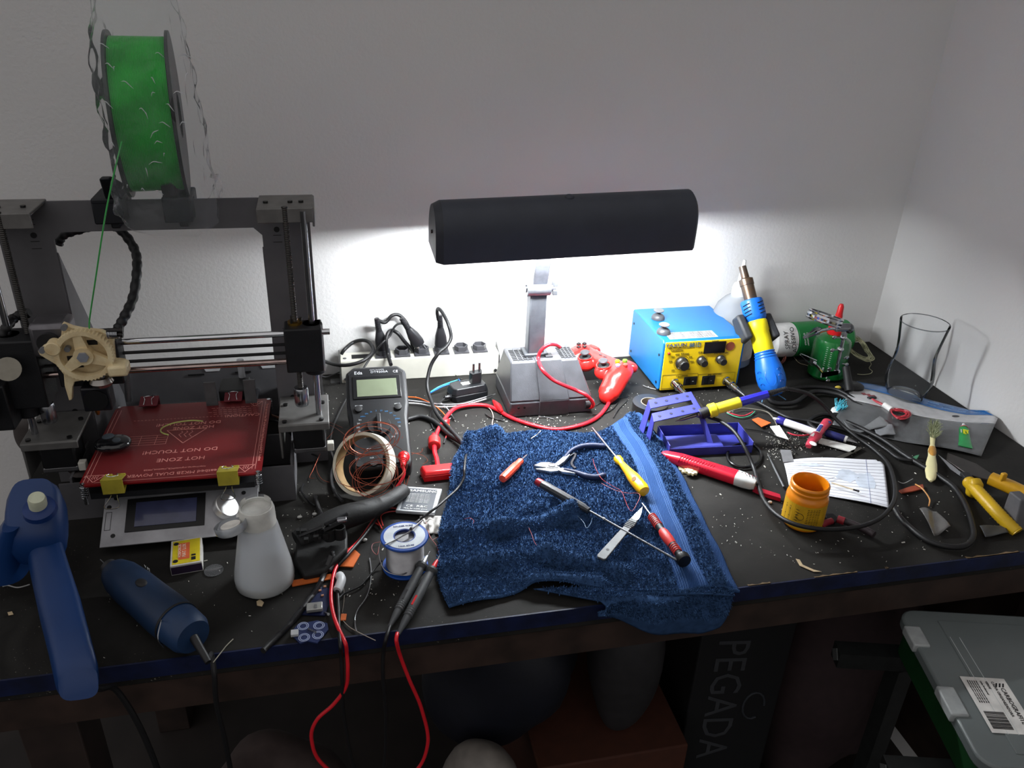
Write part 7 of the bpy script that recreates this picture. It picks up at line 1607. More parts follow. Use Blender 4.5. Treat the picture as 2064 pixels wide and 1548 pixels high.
# ------------------------------------------------------------ plastic package with blue header
def package():
    def e(u, v):   # u along the long side from left to right, v from the wall side to the camera side
        a = P(1726, 772); b_ = P(2014, 842); c = P(1976, 925); d = P(1676, 862)
        top_ = a.lerp(b_, u); bot_ = d.lerp(c, u); p = top_.lerp(bot_, v)
        p.x = min(p.x, 1.074); lift = .0035 + .006 * math.sin(PI * v) + .003 * math.sin(7 * u + 2 * v) + (.012 * max(0, u - .8) / .2 * (1 - v))
        p.z = TOP + max(.0015, lift); return p
    r = root('plastic_package', P(1850, 850), 'flat grey plastic package with blue and white header card beside the glass', 'package')
    obj('header_band', B().grid(lambda a, b_: e(a, b_ * .19), 40, 5), M_((40, 98, 160), .3, coat=.4), r, world=True, smooth=180, thick=.0004)
    obj('card', B().grid(lambda a, b_: e(a, .19 + b_ * (.22 + .12 * (1 - a))), 40, 8), M_((182, 182, 184), .4, coat=.2), r, world=True, smooth=180, thick=.0004)
    obj('pouch', B().grid(lambda a, b_: e(a, .41 + .12 * (1 - a) + b_ * (.59 - .12 * (1 - a))), 44, 22), mat('pouch_grey', (84, 86, 88), .25, var=.3, scale=22, coat=.4), r, world=True, smooth=180, thick=.0006)
    hh = e(.74, .30); obj('hang_hole', B().ball(hh + Vector((0, 0, .0006)), (.007, .004, .0004)), M_((60, 60, 64), .5), r, world=True)
    u = (e(.95, .1) - e(.5, .1)).normalized(); v = (e(.7, .02) - e(.7, .2)).normalized()
    it = []
    for k, wd in enumerate(('COMPO', 'NENTES', 'ELETRO', 'NICOS', 'MODULOS')):
        for row, sz in ((.08, .0050), (.15, .0042)):
            uu = .42 + k * .105; a_, b2_ = e(uu, row), e(uu + .09, row); x_ = (b2_ - a_).normalized(); y_ = (e(uu, row - .05) - a_).normalized(); y_ = (y_ - x_ * y_.dot(x_)).normalized()
            it.append((wd, a_ + Vector((0, 0, .0010)), x_, y_, sz, 'LEFT'))
    text('header_lettering', r, it, M_((120, 170, 215), .5), world=True)
    b = B(); 
    for i in range(3): p = e(.10 + i * .035, .36); b.rng(p.x, p.x + .007, p.y, p.y + .007, p.z + .0006, p.z + .001)
    objs('printed_square', b, M_((130, 60, 66), .5), r, world=True)
package()
def sheet(name, pts, m, label, cat='plastic scrap', h=.004, amp=.003, group=None):
    q = [P(x, y, 0) for x, y in pts]; rnd = random.Random(len(label)); ph = rnd.uniform(0, 6)
    def f(u, v): p = q[0].lerp(q[1], u).lerp(q[3].lerp(q[2], u), v); p.z = TOP + h + amp * (math.sin(5 * u + 3 * v + ph) * .5 + .5); return p
    return single(name, B().grid(f, 12, 10), m, label, cat, group, smooth=180, thick=.0005)
gs_ = mat('scrap_grey', (112, 114, 116), .3, var=.2, scale=60, coat=.3)
sheet('plastic_scrap', [(1702, 802), (1718, 803), (1748, 828), (1732, 834)], gs_, 'curved grey plastic strip standing near the teal toothbrush head', h=.006)
sheet('plastic_scrap', [(1688, 842), (1762, 842), (1800, 866), (1715, 880)], gs_, 'crumpled grey plastic film left of the package edge', h=.004, amp=.005)
sheet('plastic_scrap', [(1758, 866), (1797, 864), (1804, 882), (1768, 888)], M_((128, 130, 134), .35), 'torn pale grey plastic flap at the package front', h=.006)
sheet('plastic_scrap', [(1850, 1034), (1886, 1036), (1912, 1072), (1880, 1088)], M_((84, 82, 80), .4, coat=.3), 'curled grey plastic scrap inside the far right cable loop', h=.004, amp=.006)
sheet('plastic_scrap', [(1972, 1066), (2022, 1064), (2030, 1080), (1984, 1088)], M_((52, 54, 56), .5), 'small dark grey plastic piece near the right front edge', h=.004, amp=.002)
def redbundle():
    r = root('wire_bundle', P(1795, 820), 'red wire bundle held by a white tie in front of the glass', 'wire bundle'); rnd = random.Random(6)
    m = M_((176, 46, 58), .4); b = B()
    for k in range(6):
        o = rnd.uniform(-3, 3); b.tube(spline(PP([(1752 + o, 800 + rnd.uniform(-3, 3), .012), (1768, 810 + o * .6, .013), (1785, 819 + o * .4, .013)]), 6), .0011, 6)
    objs('wire_end', b, m, r, world=True)
    b = B()
    for k in range(8):
        s = .5 + k * .07; pts = [(1797, 824), (1812, 824), (1830, 828), (1836, 836), (1826, 844), (1810, 844), (1799, 834)]
        b.tube(spline([P(1797 + (x - 1797) * (.75 + k * .035), 833 + (y - 833) * s, .010 + rnd.uniform(0, .006)) for x, y in pts], 6, True), .0011, 6, closed=True)
    objs('wire_loop', b, m, r, world=True)
    obj('tie', B().cyl(P(1782, 816, .013), P(1797, 826, .012), .0052, n=16), WHITEP(), r, world=True)
    obj('plug_end', B().box(P(1757, 803, .012), (.016, .006, .006)), M_((40, 40, 44), .5), r, world=True, bevel=.001)
redbundle()
def gluetube():
    a, e = P(1942, 856, .012), P(1946, 900, .010); d = (e - a); L = d.length; u = d.normalized(); v = Z.cross(u).normalized(); n = u.cross(v); M = Matrix((u, v, n)).transposed().to_4x4(); M.translation = a
    r = rootm('glue_tube', M, 'small green super glue tube with yellow lettering lying on the package', 'glue tube')
    obj('tube', B().rod([(.20 * L, 0, 0, .0072, .0062), (.35 * L, 0, 0, .0078, .0056), (.75 * L, 0, 0, .0092, .0028), (.98 * L, 0, 0, .0105, .0008), (1.02 * L, 0, 0, .0105, .0006)], n=22), M_((24, 140, 70), .35, coat=.3), r)
    obj('nozzle', B().lathe([(.0066, .20 * L), (.0052, .14 * L), (.0030, .10 * L), (.0022, -.02 * L), (.0001, -.03 * L)], frame((0, 0, 0), (1, 0, 0)), n=18), M_((225, 225, 228), .4), r)
    obj('neck_ring', B().lathe([(.0070, .20 * L), (.0070, .23 * L)], frame((0, 0, 0), (1, 0, 0)), n=20, caps=False), M_((190, 60, 60), .4), r)
    text('tube_lettering', r, [('Super', (.38 * L, .0018, .0058), X, Y, .0050, 'LEFT'), ('Bond', (.38 * L, -.0034, .0058), X, Y, .0070, 'LEFT')], M_((228, 222, 40), .4), ext=.0006)
    text('tube_small_lettering', r, [('ADESIVO', (.38 * L, -.0068, .0050), X, Y, .0028, 'LEFT')], WHITEP())
gluetube()
def brush():
    a, e = P(1881, 862, .014), P(1876, 970, .006); d = (e - a); L = d.length; u = d.normalized(); v = Z.cross(u).normalized(); n = u.cross(v); M = Matrix((u, v, n)).transposed().to_4x4(); M.translation = a
    r = rootm('old_toothbrush', M, 'worn cream toothbrush with splayed greenish bristles across the package edge', 'toothbrush')
    cm = mat('brush_cream', (216, 208, 160), .4, var=.03, sss=.2)
    obj('handle', B().rod([(.05 * L, 0, 0, .0048, .0026), (.22 * L, 0, 0, .0040, .0026), (.34 * L, 0, 0, .0034, .0028), (.46 * L, 0, 0, .0062, .0040), (.56 * L, 0, 0, .0056, .0040), (.70 * L, 0, 0, .0080, .0045), (.84 * L, 0, 0, .0086, .0045), (.95 * L, 0, 0, .0066, .0036), (L, 0, 0, .002, .0016)], n=24), cm, r, smooth=60)
    obj('thumb_grip', B().rod([(.38 * L, 0, .001, .001, .001), (.42 * L, 0, .001, .0052, .0044), (.50 * L, 0, .001, .0060, .0046), (.57 * L, 0, .001, .0040, .0044), (.62 * L, 0, .001, .001, .001)], n=20), M_((190, 138, 62), .4, sss=.1), r, smooth=60)
    rnd = random.Random(3); b = B()
    for i in range(150):
        x = rnd.uniform(-.02, .24) * L; y = rnd.uniform(-.005, .005); ln = rnd.uniform(.010, .015); t = Vector((rnd.gauss(-.1, .35), y * 120 + rnd.gauss(0, .35), 1)).normalized() * ln
        b.cyl((x, y * .8, .002), Vector((x, y * .8, .002)) + t, .00045, .0003, n=4)
    o = obj('bristles', b, M_((140, 146, 112), .7), r, smooth=0); o['kind'] = 'stuff'
brush()
# ------------------------------------------------------------ yellow clamp tool on the right
def ytool():
    r = root('yellow_clamp', P(1990, 1000), 'yellow handled clamp tool with ribbed grip and grey pad at the right bench edge', 'clamp')
    ym = mat('tool_yellow', (196, 158, 24), .4, var=.1, scale=40); bl = M_((58, 54, 52), .4, .7)
    obj('blade', B().slab([P(1891, 916, .012), P(1925, 942, .012), P(1960, 972, .012), P(1948, 968, .012), P(1916, 946, .012)], .0015), STEEL(), r, world=True)
    obj('upper_bar', B().slab([P(1910, 912, .010), P(1968, 934, .012), P(2010, 962, .014), P(1998, 968, .014), P(1950, 955, .012), P(1908, 926, .010)], .005), bl, r, world=True, bevel=.001)
    obj('pivot', B().slab([P(1936, 950, .015), P(1955, 952, .016), P(1964, 964, .018), P(1944, 962, .016)], .008), INK(), r, world=True, bevel=.001)
    hk = B(); a, e = P(1970, 992, .018), P(2036, 1058, .012); q = spline([P(1953, 972, .016), P(1966, 986, .018), P(1990, 1012, .016), P(2016, 1040, .012), P(2050, 1074, .002)], 12)
    hk.tube(q, .0092, 18, radii=[.0086 if i % 2 else .0094 for i in range(len(q))]); obj('ribbed_handle', hk, ym, r, world=True, smooth=50)
    obj('handle_guard', B().rod([(-.004, 0, 0, .012, .008), (0, 0, 0, .016, .010), (.008, 0, 0, .014, .009), (.010, 0, 0, .010, .007)], frame(P(1962, 982, .016), (P(1990, 1012, .016) - P(1953, 972, .016)), (0, 0, 1)) @ Matrix(((0, 1, 0, 0), (0, 0, 1, 0), (1, 0, 0, 0), (0, 0, 0, 1))), n=24, p=.7), ym, r, world=True, smooth=50)
    obj('second_handle', B().rod([(0, 0, 0, .0095, .009), (.03, 0, 0, .011, .009), (.10, 0, -.002, .010, .007)], frame(P(1996, 964, .022), Z, P(2064, 996, .020) - P(1996, 964, .022)), n=20, p=.7), M_((200, 150, 24), .4), r, world=True, smooth=50)
    obj('handle_lug', B().box(P(2022, 962, .034), (.008, .006, .014)), M_((196, 148, 30), .45), r, world=True, bevel=.0015)
    pd = B(); A = [P(2034, 990, .045), P(2058, 1008, .045), P(2044, 1072, .0), P(2014, 1046, .0)]; nrm = (A[1] - A[0]).cross(A[3] - A[0]).normalized() * -.018
    if nrm.y < 0: nrm = -nrm
    pd.add(A + [p + nrm for p in A], [(3, 2, 1, 0), (4, 5, 6, 7), (0, 1, 5, 4), (1, 2, 6, 5), (2, 3, 7, 6), (3, 0, 4, 7)]); obj('grey_pad', pd, M_((92, 92, 96), .6), r, world=True, bevel=.002)
ytool()
# ------------------------------------------------------------ pens, toothbrush, paper, small stuff right of the stand
def pens():
    def pen(a, e, R, label, parts):
        a, e = P(*a), P(*e); d = e - a; L = d.length; M = frame(a, d, (0, 0, 1)); r = rootm('pen', M, label, 'pen')
        for nm, z0, z1, r0, r1, m in parts: obj(nm, B().lathe([(r0 * .94, z0 * L), (r0, z0 * L + .0006), (r1, z1 * L - .0006), (r1 * .94, z1 * L)], n=24), m, r)
        return r, M, L
    bl = M_((38, 34, 128), .35); wh = WHITEP(); db = M_((36, 40, 100), .35)
    r, M, L = pen((1565, 845, .010), (1672, 882, .010), .006, 'white marker pen with blue cap and clip, behind the grey paper strip', [('tip', -.06, .02, .0018, .0030, M_((190, 192, 196), .3)), ('cap', .02, .16, .0068, .0068, bl), ('barrel', .16, .80, .0062, .0062, wh)])
    obj('pocket_clip', B().box((.002, -.0072, .38 * L), (.0030, .0020, .44 * L)), bl, r, bevel=.0006)
    pen((1664, 872, .008), (1728, 893, .006), .006, 'dark blue ballpoint pen with silver tip behind the notebook sheet', [('barrel', 0, .60, .0060, .0060, db), ('ring', .60, .68, .0056, .0056, wh), ('silver_tip', .68, 1.0, .0052, .0012, M_((150, 150, 152), .2, 1))])
pens()
plain('white_strip', [(1652, 882), (1726, 900), (1720, 912), (1650, 892)], .0015, M_((205, 205, 200), .5), 'white plastic strip lying in front of the pens', 'plastic strip', h=.005)
def tbrush():
    q = [P(1629, 900, .009), P(1640, 884, .013), P(1650, 874, .016), P(1658, 862, .017), P(1668, 850, .016)]
    r = root('toothbrush_handle', P(1645, 880), 'red, white and blue chunky handle lying across the white marker pen', 'handle'); s = spline(q, 8); n = len(s)
    obj('grip', B().tube(s, .007, 16, radii=[.0085 * (.55 + .45 * math.sin(PI * min(1, i / n * 1.3))) if i < n * .45 else .0058 + .0022 * (i / n - .45) * 2 for i in range(n)], flat=.7), M_((186, 58, 78), .4), r, world=True, smooth=60)
    obj('white_inlay', B().tube([p + Vector((-.003, 0, .0032)) for p in s[8:26]], .0040, 12, flat=.5), WHITEP(), r, world=True, smooth=60)
    obj('blue_inlay', B().tube([p + Vector((-.0032, 0, .0044)) for p in s[16:25]], .0030, 12, flat=.5), M_((60, 70, 140), .4), r, world=True, smooth=60)
    obj('white_oval', B().ball(P(1639, 894, .018), (.0050, .0070, .0014)), WHITEP(), r, world=True)
    obj('end_oval', B().ball(P(1671, 851, .020), (.0040, .0040, .0016)), M_((52, 56, 110), .4), r, world=True)
tbrush()
def teal():
    r = root('brush_head', P(1690, 820), 'white toothbrush head with teal bristles near the grey plastic strip', 'brush head')
    obj('head', B().rod([(0, 0, 0, .003, .002), (.006, 0, 0, .007, .003), (.018, 0, 0, .008, .003), (.028, 0, 0, .005, .002)], frame(P(1680, 834, .006), Z, P(1698, 806, .008) - P(1680, 834, .006)), n=18), WHITEP(), r, world=True)
    rnd = random.Random(5); b = B()
    for i in range(60):
        p = P(rnd.uniform(1683, 1700), rnd.uniform(812, 830), .008); b.cyl(p, p + Vector((rnd.gauss(.003, .003), rnd.gauss(0, .003), .009)), .0006, n=4)
    o = obj('bristles', b, M_((80, 180, 200), .5), r, world=True, smooth=0); o['kind'] = 'stuff'
teal()
def paper():
    a, b_, c, d = P(1578, 932), P(1780, 930), P(1791, 1028), P(1590, 985)
    cut = .12
    def f(u, v):
        p = a.lerp(b_, u).lerp(d.lerp(c, u), v)
        if u > .93 and v < .12: p = p.lerp(a.lerp(b_, .93).lerp(d.lerp(c, .93), .06), .55 * (1 - v / .12))
        p.z = TOP + .003 + .004 * math.sin(PI * u) * (1 - v) + .0015 * math.sin(6 * u + 3 * v); return p
    r = root('notebook_sheet', P(1685, 970), 'torn sheet of ruled white notebook paper under the jar and matchstick', 'paper')
    obj('sheet', B().grid(f, 40, 24), mat('paper_white', (214, 216, 222), .8, var=.04, scale=12), r, world=True, smooth=180, thick=.0005)
    ink = M_((150, 150, 168), .7, var=0)
    for i in range(13):
        v = .10 + i * .072; obj('ruled_line', B().tube([f(u / 24, v) + Vector((0, 0, .0004)) for u in range(25)], .00028, 4), ink, r, world=True)
    obj('margin_line', B().tube([f(.82, v / 14) + Vector((0, 0, .0005)) for v in range(15)], .0003, 4), M_((120, 130, 170), .7), r, world=True)
    for nm, cx, cy, sx, sy in (('grease_stain', .62, .42, .12, .16), ('grease_stain', .80, .52, .10, .20), ('grease_stain', .26, .22, .13, .05)):
        rnd = random.Random(int(cx * 100)); pts = []
        for i in range(22):
            t = 2 * PI * i / 22; k = rnd.uniform(.75, 1.1); pts.append(f(min(.98, cx + sx * k * math.cos(t)), cy + sy * k * math.sin(t)) + Vector((0, 0, .0006)))
        obj(nm, B().slab(pts, .0001), M_((188, 196, 208), .6), r, world=True, smooth=0)
    p0, p1 = P(1676, 973, .009), P(1730, 990, .010); rr = root('matchstick', p0.lerp(p1, .5) - Vector((0, 0, .002)), 'burnt matchstick lying on the notebook sheet', 'matchstick')
    obj('stick', B().cyl(p0, p1, .0011, n=4), M_((196, 180, 150), .7), rr, world=True); d_ = (p1 - p0).normalized()
    obj('burnt_head', B().ball(p1, (.0018, .0015, .0015)), INK(), rr, world=True); obj('charred_end', B().cyl(p1 - d_ * .007, p1, .0013, n=6), INK(), rr, world=True)
paper()
plain('copper_board', [(1516, 845), (1528, 841), (1554, 852), (1536, 860)], .0015, OR, 'orange circuit board offcut right of the purple stand tray', 'circuit board offcut', h=.006, group='orange board offcuts')
plain('paper_piece', [(1552, 859), (1571, 857), (1590, 886), (1566, 878)], .0010, M_((228, 228, 226), .7), 'small white torn paper piece among white crumbs', 'paper scrap', h=.006)
plain('ribbon_cable_piece', [(1573, 906), (1594, 907), (1600, 930), (1579, 931)], .0015, M_((112, 112, 114), .5), 'short piece of grey ribbon cable at the notebook sheet corner', 'ribbon cable', h=.006)
plain('black_strip', [(1684, 922), (1735, 900), (1738, 904), (1690, 928)], .0020, M_((50, 48, 42), .5), 'dark narrow strip dusted with crumbs behind the notebook sheet', 'strip', h=.005)
plain('green_clip', [(1838, 922), (1846, 918), (1853, 916), (1848, 925), (1840, 926)], .004, M_((70, 130, 96), .5), 'tiny green plastic clip left of the worn toothbrush', 'plastic clip', h=.006)
single('yellow_bit', B().ball(P(1689, 781, .012), (.006, .004, .003)), M_((196, 172, 66), .6), 'small yellow foam bit on the black cables below the magnifier', 'foam bit')
plain('copper_board', [(1812, 988), (1836, 980), (1860, 976), (1862, 984), (1838, 990), (1818, 993)], .002, M_((140, 62, 40), .5), 'reddish brown board strip with wires right of the notebook sheet', 'circuit board offcut', h=.004)
for pts, rad, m, lab in (([(1845, 976, .006), (1858, 984, .010), (1868, 996, .008), (1874, 1008, .004), (1872, 1020, .003)], .0010, M_((196, 140, 80), .5), 'orange twisted wire tail right of the brown board strip'),
        ([(1470, 830, .006), (1490, 824, .006), (1512, 824, .006), (1545, 830, .005), (1560, 845, .004), (1566, 858, .006)], .0011, M_((120, 116, 105), .5), 'grey brown thin wire looping behind the orange board offcut'),
        ([(1465, 832, .003), (1480, 839, .003), (1496, 842, .003), (1512, 838, .003), (1522, 829, .004)], .0011, M_((70, 140, 110), .5), 'green thin wire under the iron handle'),
        ([(1463, 829, .003), (1482, 836, .003), (1500, 838, .003), (1518, 830, .004)], .0011, M_((190, 50, 66), .5), 'red and white thin wire under the iron handle'),
        ([(1588, 872, .004), (1602, 877, .004), (1618, 878, .004), (1632, 876, .004)], .0012, M_((200, 50, 70), .5), 'short red wire left of the chunky handle'),
        ([(1535, 815, .004), (1540, 800, .010), (1562, 794, .012), (1584, 806, .004)], .0009, M_((90, 150, 200), .4), 'light blue stripped wire arching behind the iron handle'),
        ([(1502, 864, .003), (1540, 870, .003), (1566, 880, .003), (1590, 896, .003), (1605, 914, .003)], .0009, CABLE(), 'thin black wire running past the torn paper piece'),
        ([(1612, 784, .003), (1628, 794, .003), (1642, 795, .003)], .0006, M_((140, 140, 110), .6), 'short pale string left of the yellow foam bit'),
        ([(1656, 786, .003), (1668, 794, .003), (1685, 792, .003), (1706, 800, .003)], .0006, M_((140, 140, 110), .6), 'short pale string below the yellow foam bit'),
        ([(1640, 955, .0065), (1652, 968, .0065), (1668, 966, .0065), (1682, 962, .0065)], .0003, M_((120, 120, 130), .6), 'fine hair on the notebook sheet'),
        ([(1810, 970, .003), (1822, 974, .003), (1840, 965, .003)], .0005, M_((180, 180, 180), .5), 'thin pale strand right of the large cable loop')):
    cable('wire_piece', pts, rad, m, lab, 'wire', group='loose wire pieces', n=6)
cable('black_cable', [(1500, 800, .012), (1530, 812, .008), (1560, 828, .006), (1590, 842, .006), (1625, 848, .006), (1660, 856, .008), (1700, 866, .006), (1745, 880, .006), (1785, 905, .006), (1815, 925, .006), (1860, 930, .006)], .0030, CABLE(), 'black cable crossing under the pens towards the worn toothbrush', 'cable')
cable('black_cable', [(1800, 1018, .006), (1812, 1040, .006), (1835, 1064, .006), (1870, 1090, .006), (1910, 1102, .006), (1945, 1100, .006), (1962, 1082, .006), (1958, 1050, .006), (1945, 1015, .006), (1925, 985, .006), (1900, 965, .006), (1860, 940, .006), (1820, 915, .006), (1785, 890, .006), (1745, 868, .006), (1705, 850, .006)], .0040, CABLE(), 'thick black cable loop on the far right part of the bench', 'cable')
cable('black_cable', [(1590, 786, .010), (1630, 780, .012), (1680, 784, .012), (1715, 800, .010), (1740, 820, .006), (1745, 834, .005), (1720, 840, .005), (1690, 838, .005), (1655, 836, .006), (1630, 850, .005), (1650, 870, .005)], .0036, CABLE(), 'black cable looping in front of the helping hands', 'cable')
def redcut():
    r = root('nippers', P(1700, 1050), 'small nippers with dark red grips half hidden behind the orange jar', 'pliers'); rd = M_((130, 26, 38), .4)
    obj('jaw', B().slab([P(1662, 1034, .010), P(1680, 1034, .010), P(1690, 1044, .010), P(1684, 1052, .010), P(1666, 1046, .010)], .006), M_((30, 30, 32), .4, .7), r, world=True, bevel=.001)
    obj('handle', B().tube(spline([P(1688, 1046, .008), P(1712, 1054, .008), P(1740, 1066, .008), P(1762, 1078, .008)], 6), .0048, 12), M_((40, 30, 34), .5), r, world=True)
    obj('handle_tip', B().tube([P(1688, 1046, .009), P(1702, 1051, .009)], .0054, 12), rd, r, world=True)
    obj('handle', B().tube(spline([P(1676, 1050, .008), P(1664, 1054, .008), P(1655, 1060, .006)], 6), .0045, 12), rd, r, world=True)
redcut()
plain('red_strip', [(1519, 978), (1534, 984), (1572, 996), (1574, 1004), (1540, 994), (1518, 984)], .006, M_((150, 18, 40), .4), 'dark red plastic strip reaching from the knife end to the jar', 'plastic strip', h=.008)
# ------------------------------------------------------------ crumbs
def crumbs():
    rnd = random.Random(21); b = B(); zones = [((1250, 860), 260, 60, 90), ((960, 870), 160, 60, 110), ((1070, 850), 90, 18, 110), ((1590, 890), 45, 26, 150), ((1560, 910), 18, 40, 50), ((1400, 800), 120, 40, 50), ((1240, 790), 60, 40, 60), ((620, 1050), 80, 90, 70), ((560, 1160), 150, 90, 40), ((1700, 900), 60, 20, 70), ((1850, 1020), 150, 80, 60), ((1480, 1060), 120, 90, 60), ((300, 1230), 250, 90, 25), ((1150, 1240), 80, 12, 12), ((1660, 1110), 150, 40, 25), ((760, 1200), 80, 60, 25), ((860, 960), 30, 70, 30), ((700, 800), 60, 60, 25)]
    for (cx, cy), sx, sy, n in zones:
        for i in range(n):
            x, y = rnd.gauss(cx, sx * .5), rnd.gauss(cy, sy * .5); p = P(x, y, .0006)
            if not (DX0 + .01 < p.x < DX1 - .01 and DY0 + .006 < p.y < DY1 - .01): continue
            s = rnd.uniform(.0003, .0010) * (1.6 if rnd.random() < .12 else 1); M = FR(p, rnd.uniform(0, 6), rnd.uniform(0, 6)); l = rnd.uniform(1, 3.2)
            b.box((0, 0, 0), (s * l, s, s * .7), M)
    o = single('crumbs', b, M_((196, 194, 186), .6), 'scattered pale crumbs and solder bits strewn over the bench top', 'crumbs', smooth=0, recalc=False); o['kind'] = 'stuff'
crumbs()
for pts, lab in (([(1604, 1126), (1612, 1128), (1618, 1138), (1640, 1148), (1656, 1152), (1640, 1152), (1612, 1140)], 'torn tan paper fleck near the front right bench edge'), ([(517, 1212), (524, 1208), (532, 1214), (528, 1222), (518, 1220)], 'pale flake in front of the squeeze bottle'), ([(15, 1234), (24, 1232), (27, 1238), (17, 1240)], 'small pale flake right of the glue gun handle')):
    plain('flake', pts, .0006, M_((180, 160, 128), .8), lab, 'flake', h=.0016)
for (x, y), lab in (((604, 1042), 'white crumb cluster right of the squeeze bottle, larger one'), ((634, 1036), 'small white plastic bit beside the black housing'), ((735, 1088), 'greyish white bit left of the red wires'), ((1552, 1012), 'small clear plastic chip left of the orange jar')):
    rnd = random.Random(x); b = B(); b.ball(P(x, y, .002), (.0035, .0025, .002), nu=7, nv=5); single('plastic_chip', b, M_((190, 190, 186), .5), lab, 'chip', smooth=0)
# ------------------------------------------------------------ organiser box at the lower right
def toolbox():
    zt = -.083
    o = P(1808, 1226, zt); o.z = TOP + zt; a = P(2064, 1241, zt) - o; u = a.normalized(); v = Vector((u.y, -u.x, 0)); v = v if v.y < 0 else -v
    M = Matrix((u, v, u.cross(v))).transposed().to_4x4()
    if M.to_3x3().determinant() < 0 or u.cross(v).z < 0: M = Matrix((u, -v, Z)).transposed().to_4x4()
    M.translation = o; sgn = -1 if (M.to_3x3() @ Y).y > 0 else 1
    r = rootm('organizer_box', M, 'grey lidded organiser box with green base and white label, below the bench right end', 'storage box')
    Wd, D, R = .30, .245, .022
    def rr(x0, x1, y0, y1, R, n=5):
        p = []
        for cx, cy, a0 in ((x1 - R, y1 - R, 0), (x0 + R, y1 - R, PI / 2), (x0 + R, y0 + R, PI), (x1 - R, y0 + R, 1.5 * PI)):
            for i in range(n + 1): t = a0 + i * PI / 2 / n; p.append((cx + R * math.cos(t), cy + R * math.sin(t)))
        return p
    ys = (0, D) if sgn > 0 else (-D, 0)
    lid = mat('lid_grey', (98, 105, 105), .35, var=.1, scale=6, coat=.2)
    obj('lid', B().prism(rr(0, Wd, *ys, R), -.016, 0), lid, r, bevel=.003)
    f = lambda y: sgn * y
    def rg(b, x0, x1, ya, yb, z0, z1): return b.rng(x0, x1, min(f(ya), f(yb)), max(f(ya), f(yb)), z0, z1)
    obj('lid_panel', rg(B(), .045, Wd - .04, .02, D - .02, -.001, .0012), lid, r, bevel=.0008)
    gp = M_((8, 52, 20), .5)
    yy = sorted((f(.006), f(D - .006))); obj('base', B().prism(rr(.006, Wd - .006, *yy, R), -.058, -.0165), gp, r, bevel=.002)
    lm = M_((150, 154, 154), .4)
    for y0, y1 in ((.035, .070), (.135, .178)):
        obj('latch', rg(B(), -.005, .016, y0, y1, -.010, .003), lm, r, bevel=.002)
    rb = B()
    for x in (.048, .060): rg(rb, x, x + .0006, .05, .20, .001, .0016)
    objs('lid_rib', rb, M_((190, 195, 195), .3), r, smooth=0)
    # label, turned to read from the right
    lx0, lx1, ly0, ly1 = .031, .084, .117, .199
    obj('label', rg(B(), lx0, lx1, ly0, ly1, .0012, .0015), M_((214, 212, 208), .5), r, smooth=0)
    ink = INK(); xd = Vector((0, f(1), 0)); yd = Vector((1, 0, 0)) if sgn > 0 else Vector((1, 0, 0))
    n = xd.cross(yd)
    if n.z < 0: yd = yd; xd = xd
    L = []
    def T(s, x, y, sz): L.append((s, (x, f(y), .0017), xd, yd, sz, 'LEFT'))
    T('CARBOGRAFITE', lx1 - .012, ly0 + .015, .0074); T('CAIXA ORGANIZADORA', lx1 - .019, ly0 + .006, .0046); T('VERDE', lx1 - .026, ly0 + .006, .0040); T('Linha Profissional', lx1 - .032, ly0 + .006, .0030)
    for i in range(5): T('Material: polipropileno atoxico 240 x 300', lx1 - .037 - i * .0026, ly0 + .006, .0020)
    if n.z > 0: text('label_lettering', r, L, ink)
    else: text('label_lettering', r, [(s_, p_, xd, -Vector(yd) if False else Vector((-1, 0, 0)), sz, al) for s_, p_, _, _, sz, al in L], ink)
    lg = B()
    for k in range(3): lg.prism([(lx1 - .006 - k * .004, f(ly0 + .008)), (lx1 - .004 - k * .004, f(ly0 + .008)), (lx1 - .009 - k * .004 + .002, f(ly0 + .014)), (lx1 - .011 - k * .004 + .002, f(ly0 + .014))], .0016, .0018)
    objs('logo_stroke', lg, ink, r, smooth=0)
    bc = B(); y = ly1 - .030
    rnd = random.Random(1)
    while y < ly1 - .006: w_ = rnd.choice((.0005, .0009, .0014)); rg(bc, lx0 + .004, lx0 + .027, y, y + w_, .0016, .0018); y += w_ + rnd.choice((.0006, .0010))
    obj('barcode', bc, ink, r, smooth=0)
    # steel stand under the box
    s = root('steel_stand', W(.80, .62, -TOP), 'dark square tube steel stand carrying the organiser box', 'stand'); sm = mat('stand_steel', (34, 36, 36), .5, .4, var=.2)
    zz = TOP + zt - .058
    MB2 = M.copy()
    def wp(x, y, z): return MB2 @ Vector((x, f(y), z))
    for y in (.018, .20):
        b = B(); b.add([wp(-.072 + .0, y - .0125, -.0585), wp(Wd, y - .0125, -.0585), wp(Wd, y + .0125, -.0585), wp(-.072, y + .0125, -.0585), wp(-.072, y - .0125, -.0835), wp(Wd, y - .0125, -.0835), wp(Wd, y + .0125, -.0835), wp(-.072, y + .0125, -.0835)], [(3, 2, 1, 0), (4, 5, 6, 7), (0, 1, 5, 4), (1, 2, 6, 5), (2, 3, 7, 6), (3, 0, 4, 7)])
        obj('tube_bar', b, sm, s, world=True)
        p = wp(-.072, y, -.071); obj('bar_end', B().cyl(p, p - (MB2.to_3x3() @ X) * .0012, .011, n=4), M_((80, 82, 82), .5), s, world=True, smooth=0)
        for x in (.02, .27):
            q = wp(x, y, -.0835); obj('leg', B().rng(q.x - .012, q.x + .012, q.y - .012, q.y + .012, 0.0, q.z), sm, s, world=True)
toolbox()
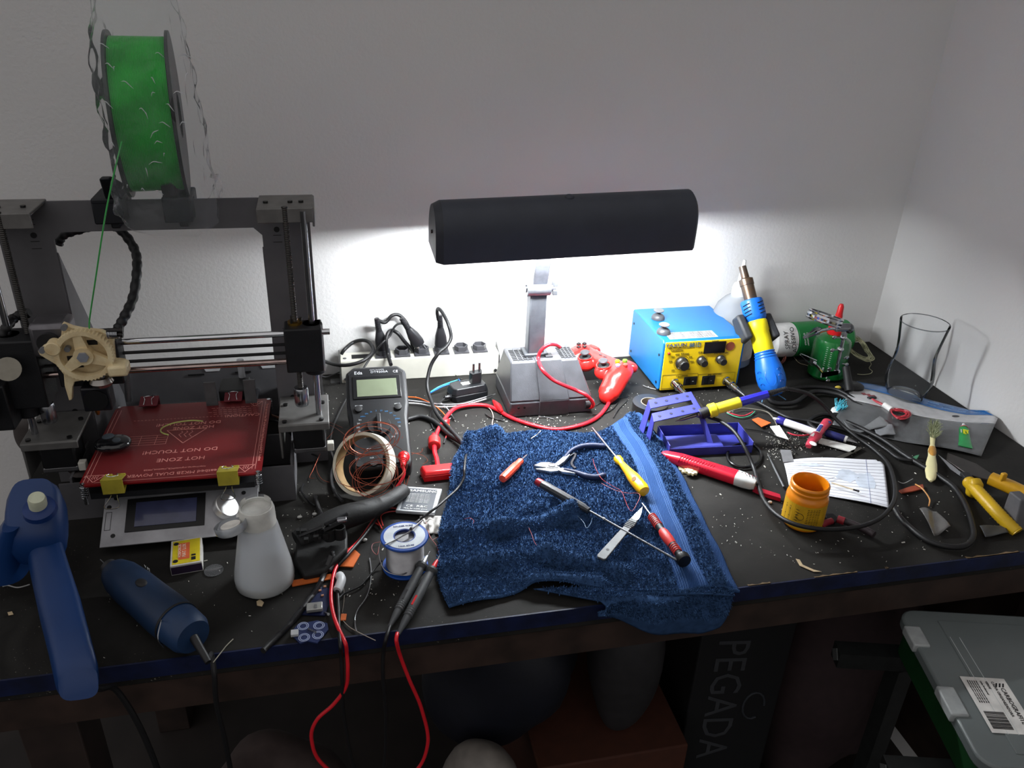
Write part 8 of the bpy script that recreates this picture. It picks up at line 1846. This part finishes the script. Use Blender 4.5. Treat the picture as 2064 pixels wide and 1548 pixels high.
# ------------------------------------------------------------ dim things under the bench
def blob(name, c, r_, m, label, cat, seed=1, amp=.12, n=36):
    rnd = random.Random(seed); ph = [rnd.uniform(0, 6) for _ in range(6)]; b = B(); b.ball((0, 0, 0), r_, nu=n, nv=n // 2, p=.85)
    for i, v in enumerate(b.v):
        k = 1 + amp * (math.sin(v.x * 22 / 1 + ph[0]) * math.sin(v.z * 26 + ph[1]) + .6 * math.sin(v.y * 40 + v.x * 31 + ph[2])); b.v[i] = Vector(c) + v * k
        b.v[i].z = max(.002, b.v[i].z)
    return single(name, b, m, label, cat, smooth=60)
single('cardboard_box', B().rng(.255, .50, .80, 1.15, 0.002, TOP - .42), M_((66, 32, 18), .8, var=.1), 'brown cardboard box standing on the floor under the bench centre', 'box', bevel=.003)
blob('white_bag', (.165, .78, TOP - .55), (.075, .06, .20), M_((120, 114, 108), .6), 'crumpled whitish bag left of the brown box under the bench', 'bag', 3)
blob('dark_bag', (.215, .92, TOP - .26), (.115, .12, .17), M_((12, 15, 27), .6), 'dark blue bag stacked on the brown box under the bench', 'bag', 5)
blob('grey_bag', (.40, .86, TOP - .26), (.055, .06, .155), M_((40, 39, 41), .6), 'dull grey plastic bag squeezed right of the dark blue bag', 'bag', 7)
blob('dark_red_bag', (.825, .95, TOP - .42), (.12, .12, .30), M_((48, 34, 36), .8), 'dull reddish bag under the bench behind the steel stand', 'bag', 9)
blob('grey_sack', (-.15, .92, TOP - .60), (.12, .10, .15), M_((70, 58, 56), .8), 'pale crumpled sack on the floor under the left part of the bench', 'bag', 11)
def shoebox():
    a = PY(1430, 1300, .86); M = FR((.605, .90, TOP - .50), math.radians(-8)); r = rootm('shoe_box', M, 'tall black box with faint PEGADA lettering under the bench right of centre', 'box')
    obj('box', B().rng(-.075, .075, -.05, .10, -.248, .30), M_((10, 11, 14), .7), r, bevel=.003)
    text('box_lettering', r, [('PEGADA', (-.045, -.0505, .24), (0, 0, -1.15), (1.2, 0, 0), .062, 'LEFT')], M_((52, 54, 58), .7))
    obj('box_logo', B().tube([Vector((.035 + .018 * math.cos(t), -.0507, .09 + .030 * math.sin(t))) for t in [i * .4 for i in range(14)]], .002, 6), M_((44, 48, 54), .7), r)
shoebox()
def clampthing():
    r = root('hobby_clamp', PY(140, 1500, .85), 'small black spring clamp hanging on a bracket under the bench left end', 'clamp'); bm = INK()
    p = PY(135, 1500, .85); obj('jaw', B().box(p, (.06, .02, .014)), bm, r, world=True, bevel=.003); obj('jaw', B().box(p + Vector((.0, 0, -.022)), (.05, .02, .012)), bm, r, world=True, bevel=.003)
    q = PY(172, 1440, .86); obj('bracket', B().rng(q.x - .004, q.x + .004, .86, .868, q.z - .07, q.z + .05), M_((150, 150, 150), .4, .5), r, world=True)
    obj('rail', B().rng(q.x - .03, q.x + .10, .858, .866, q.z + .045, TOP - .08), M_((40, 38, 36), .5), r, world=True)
clampthing()
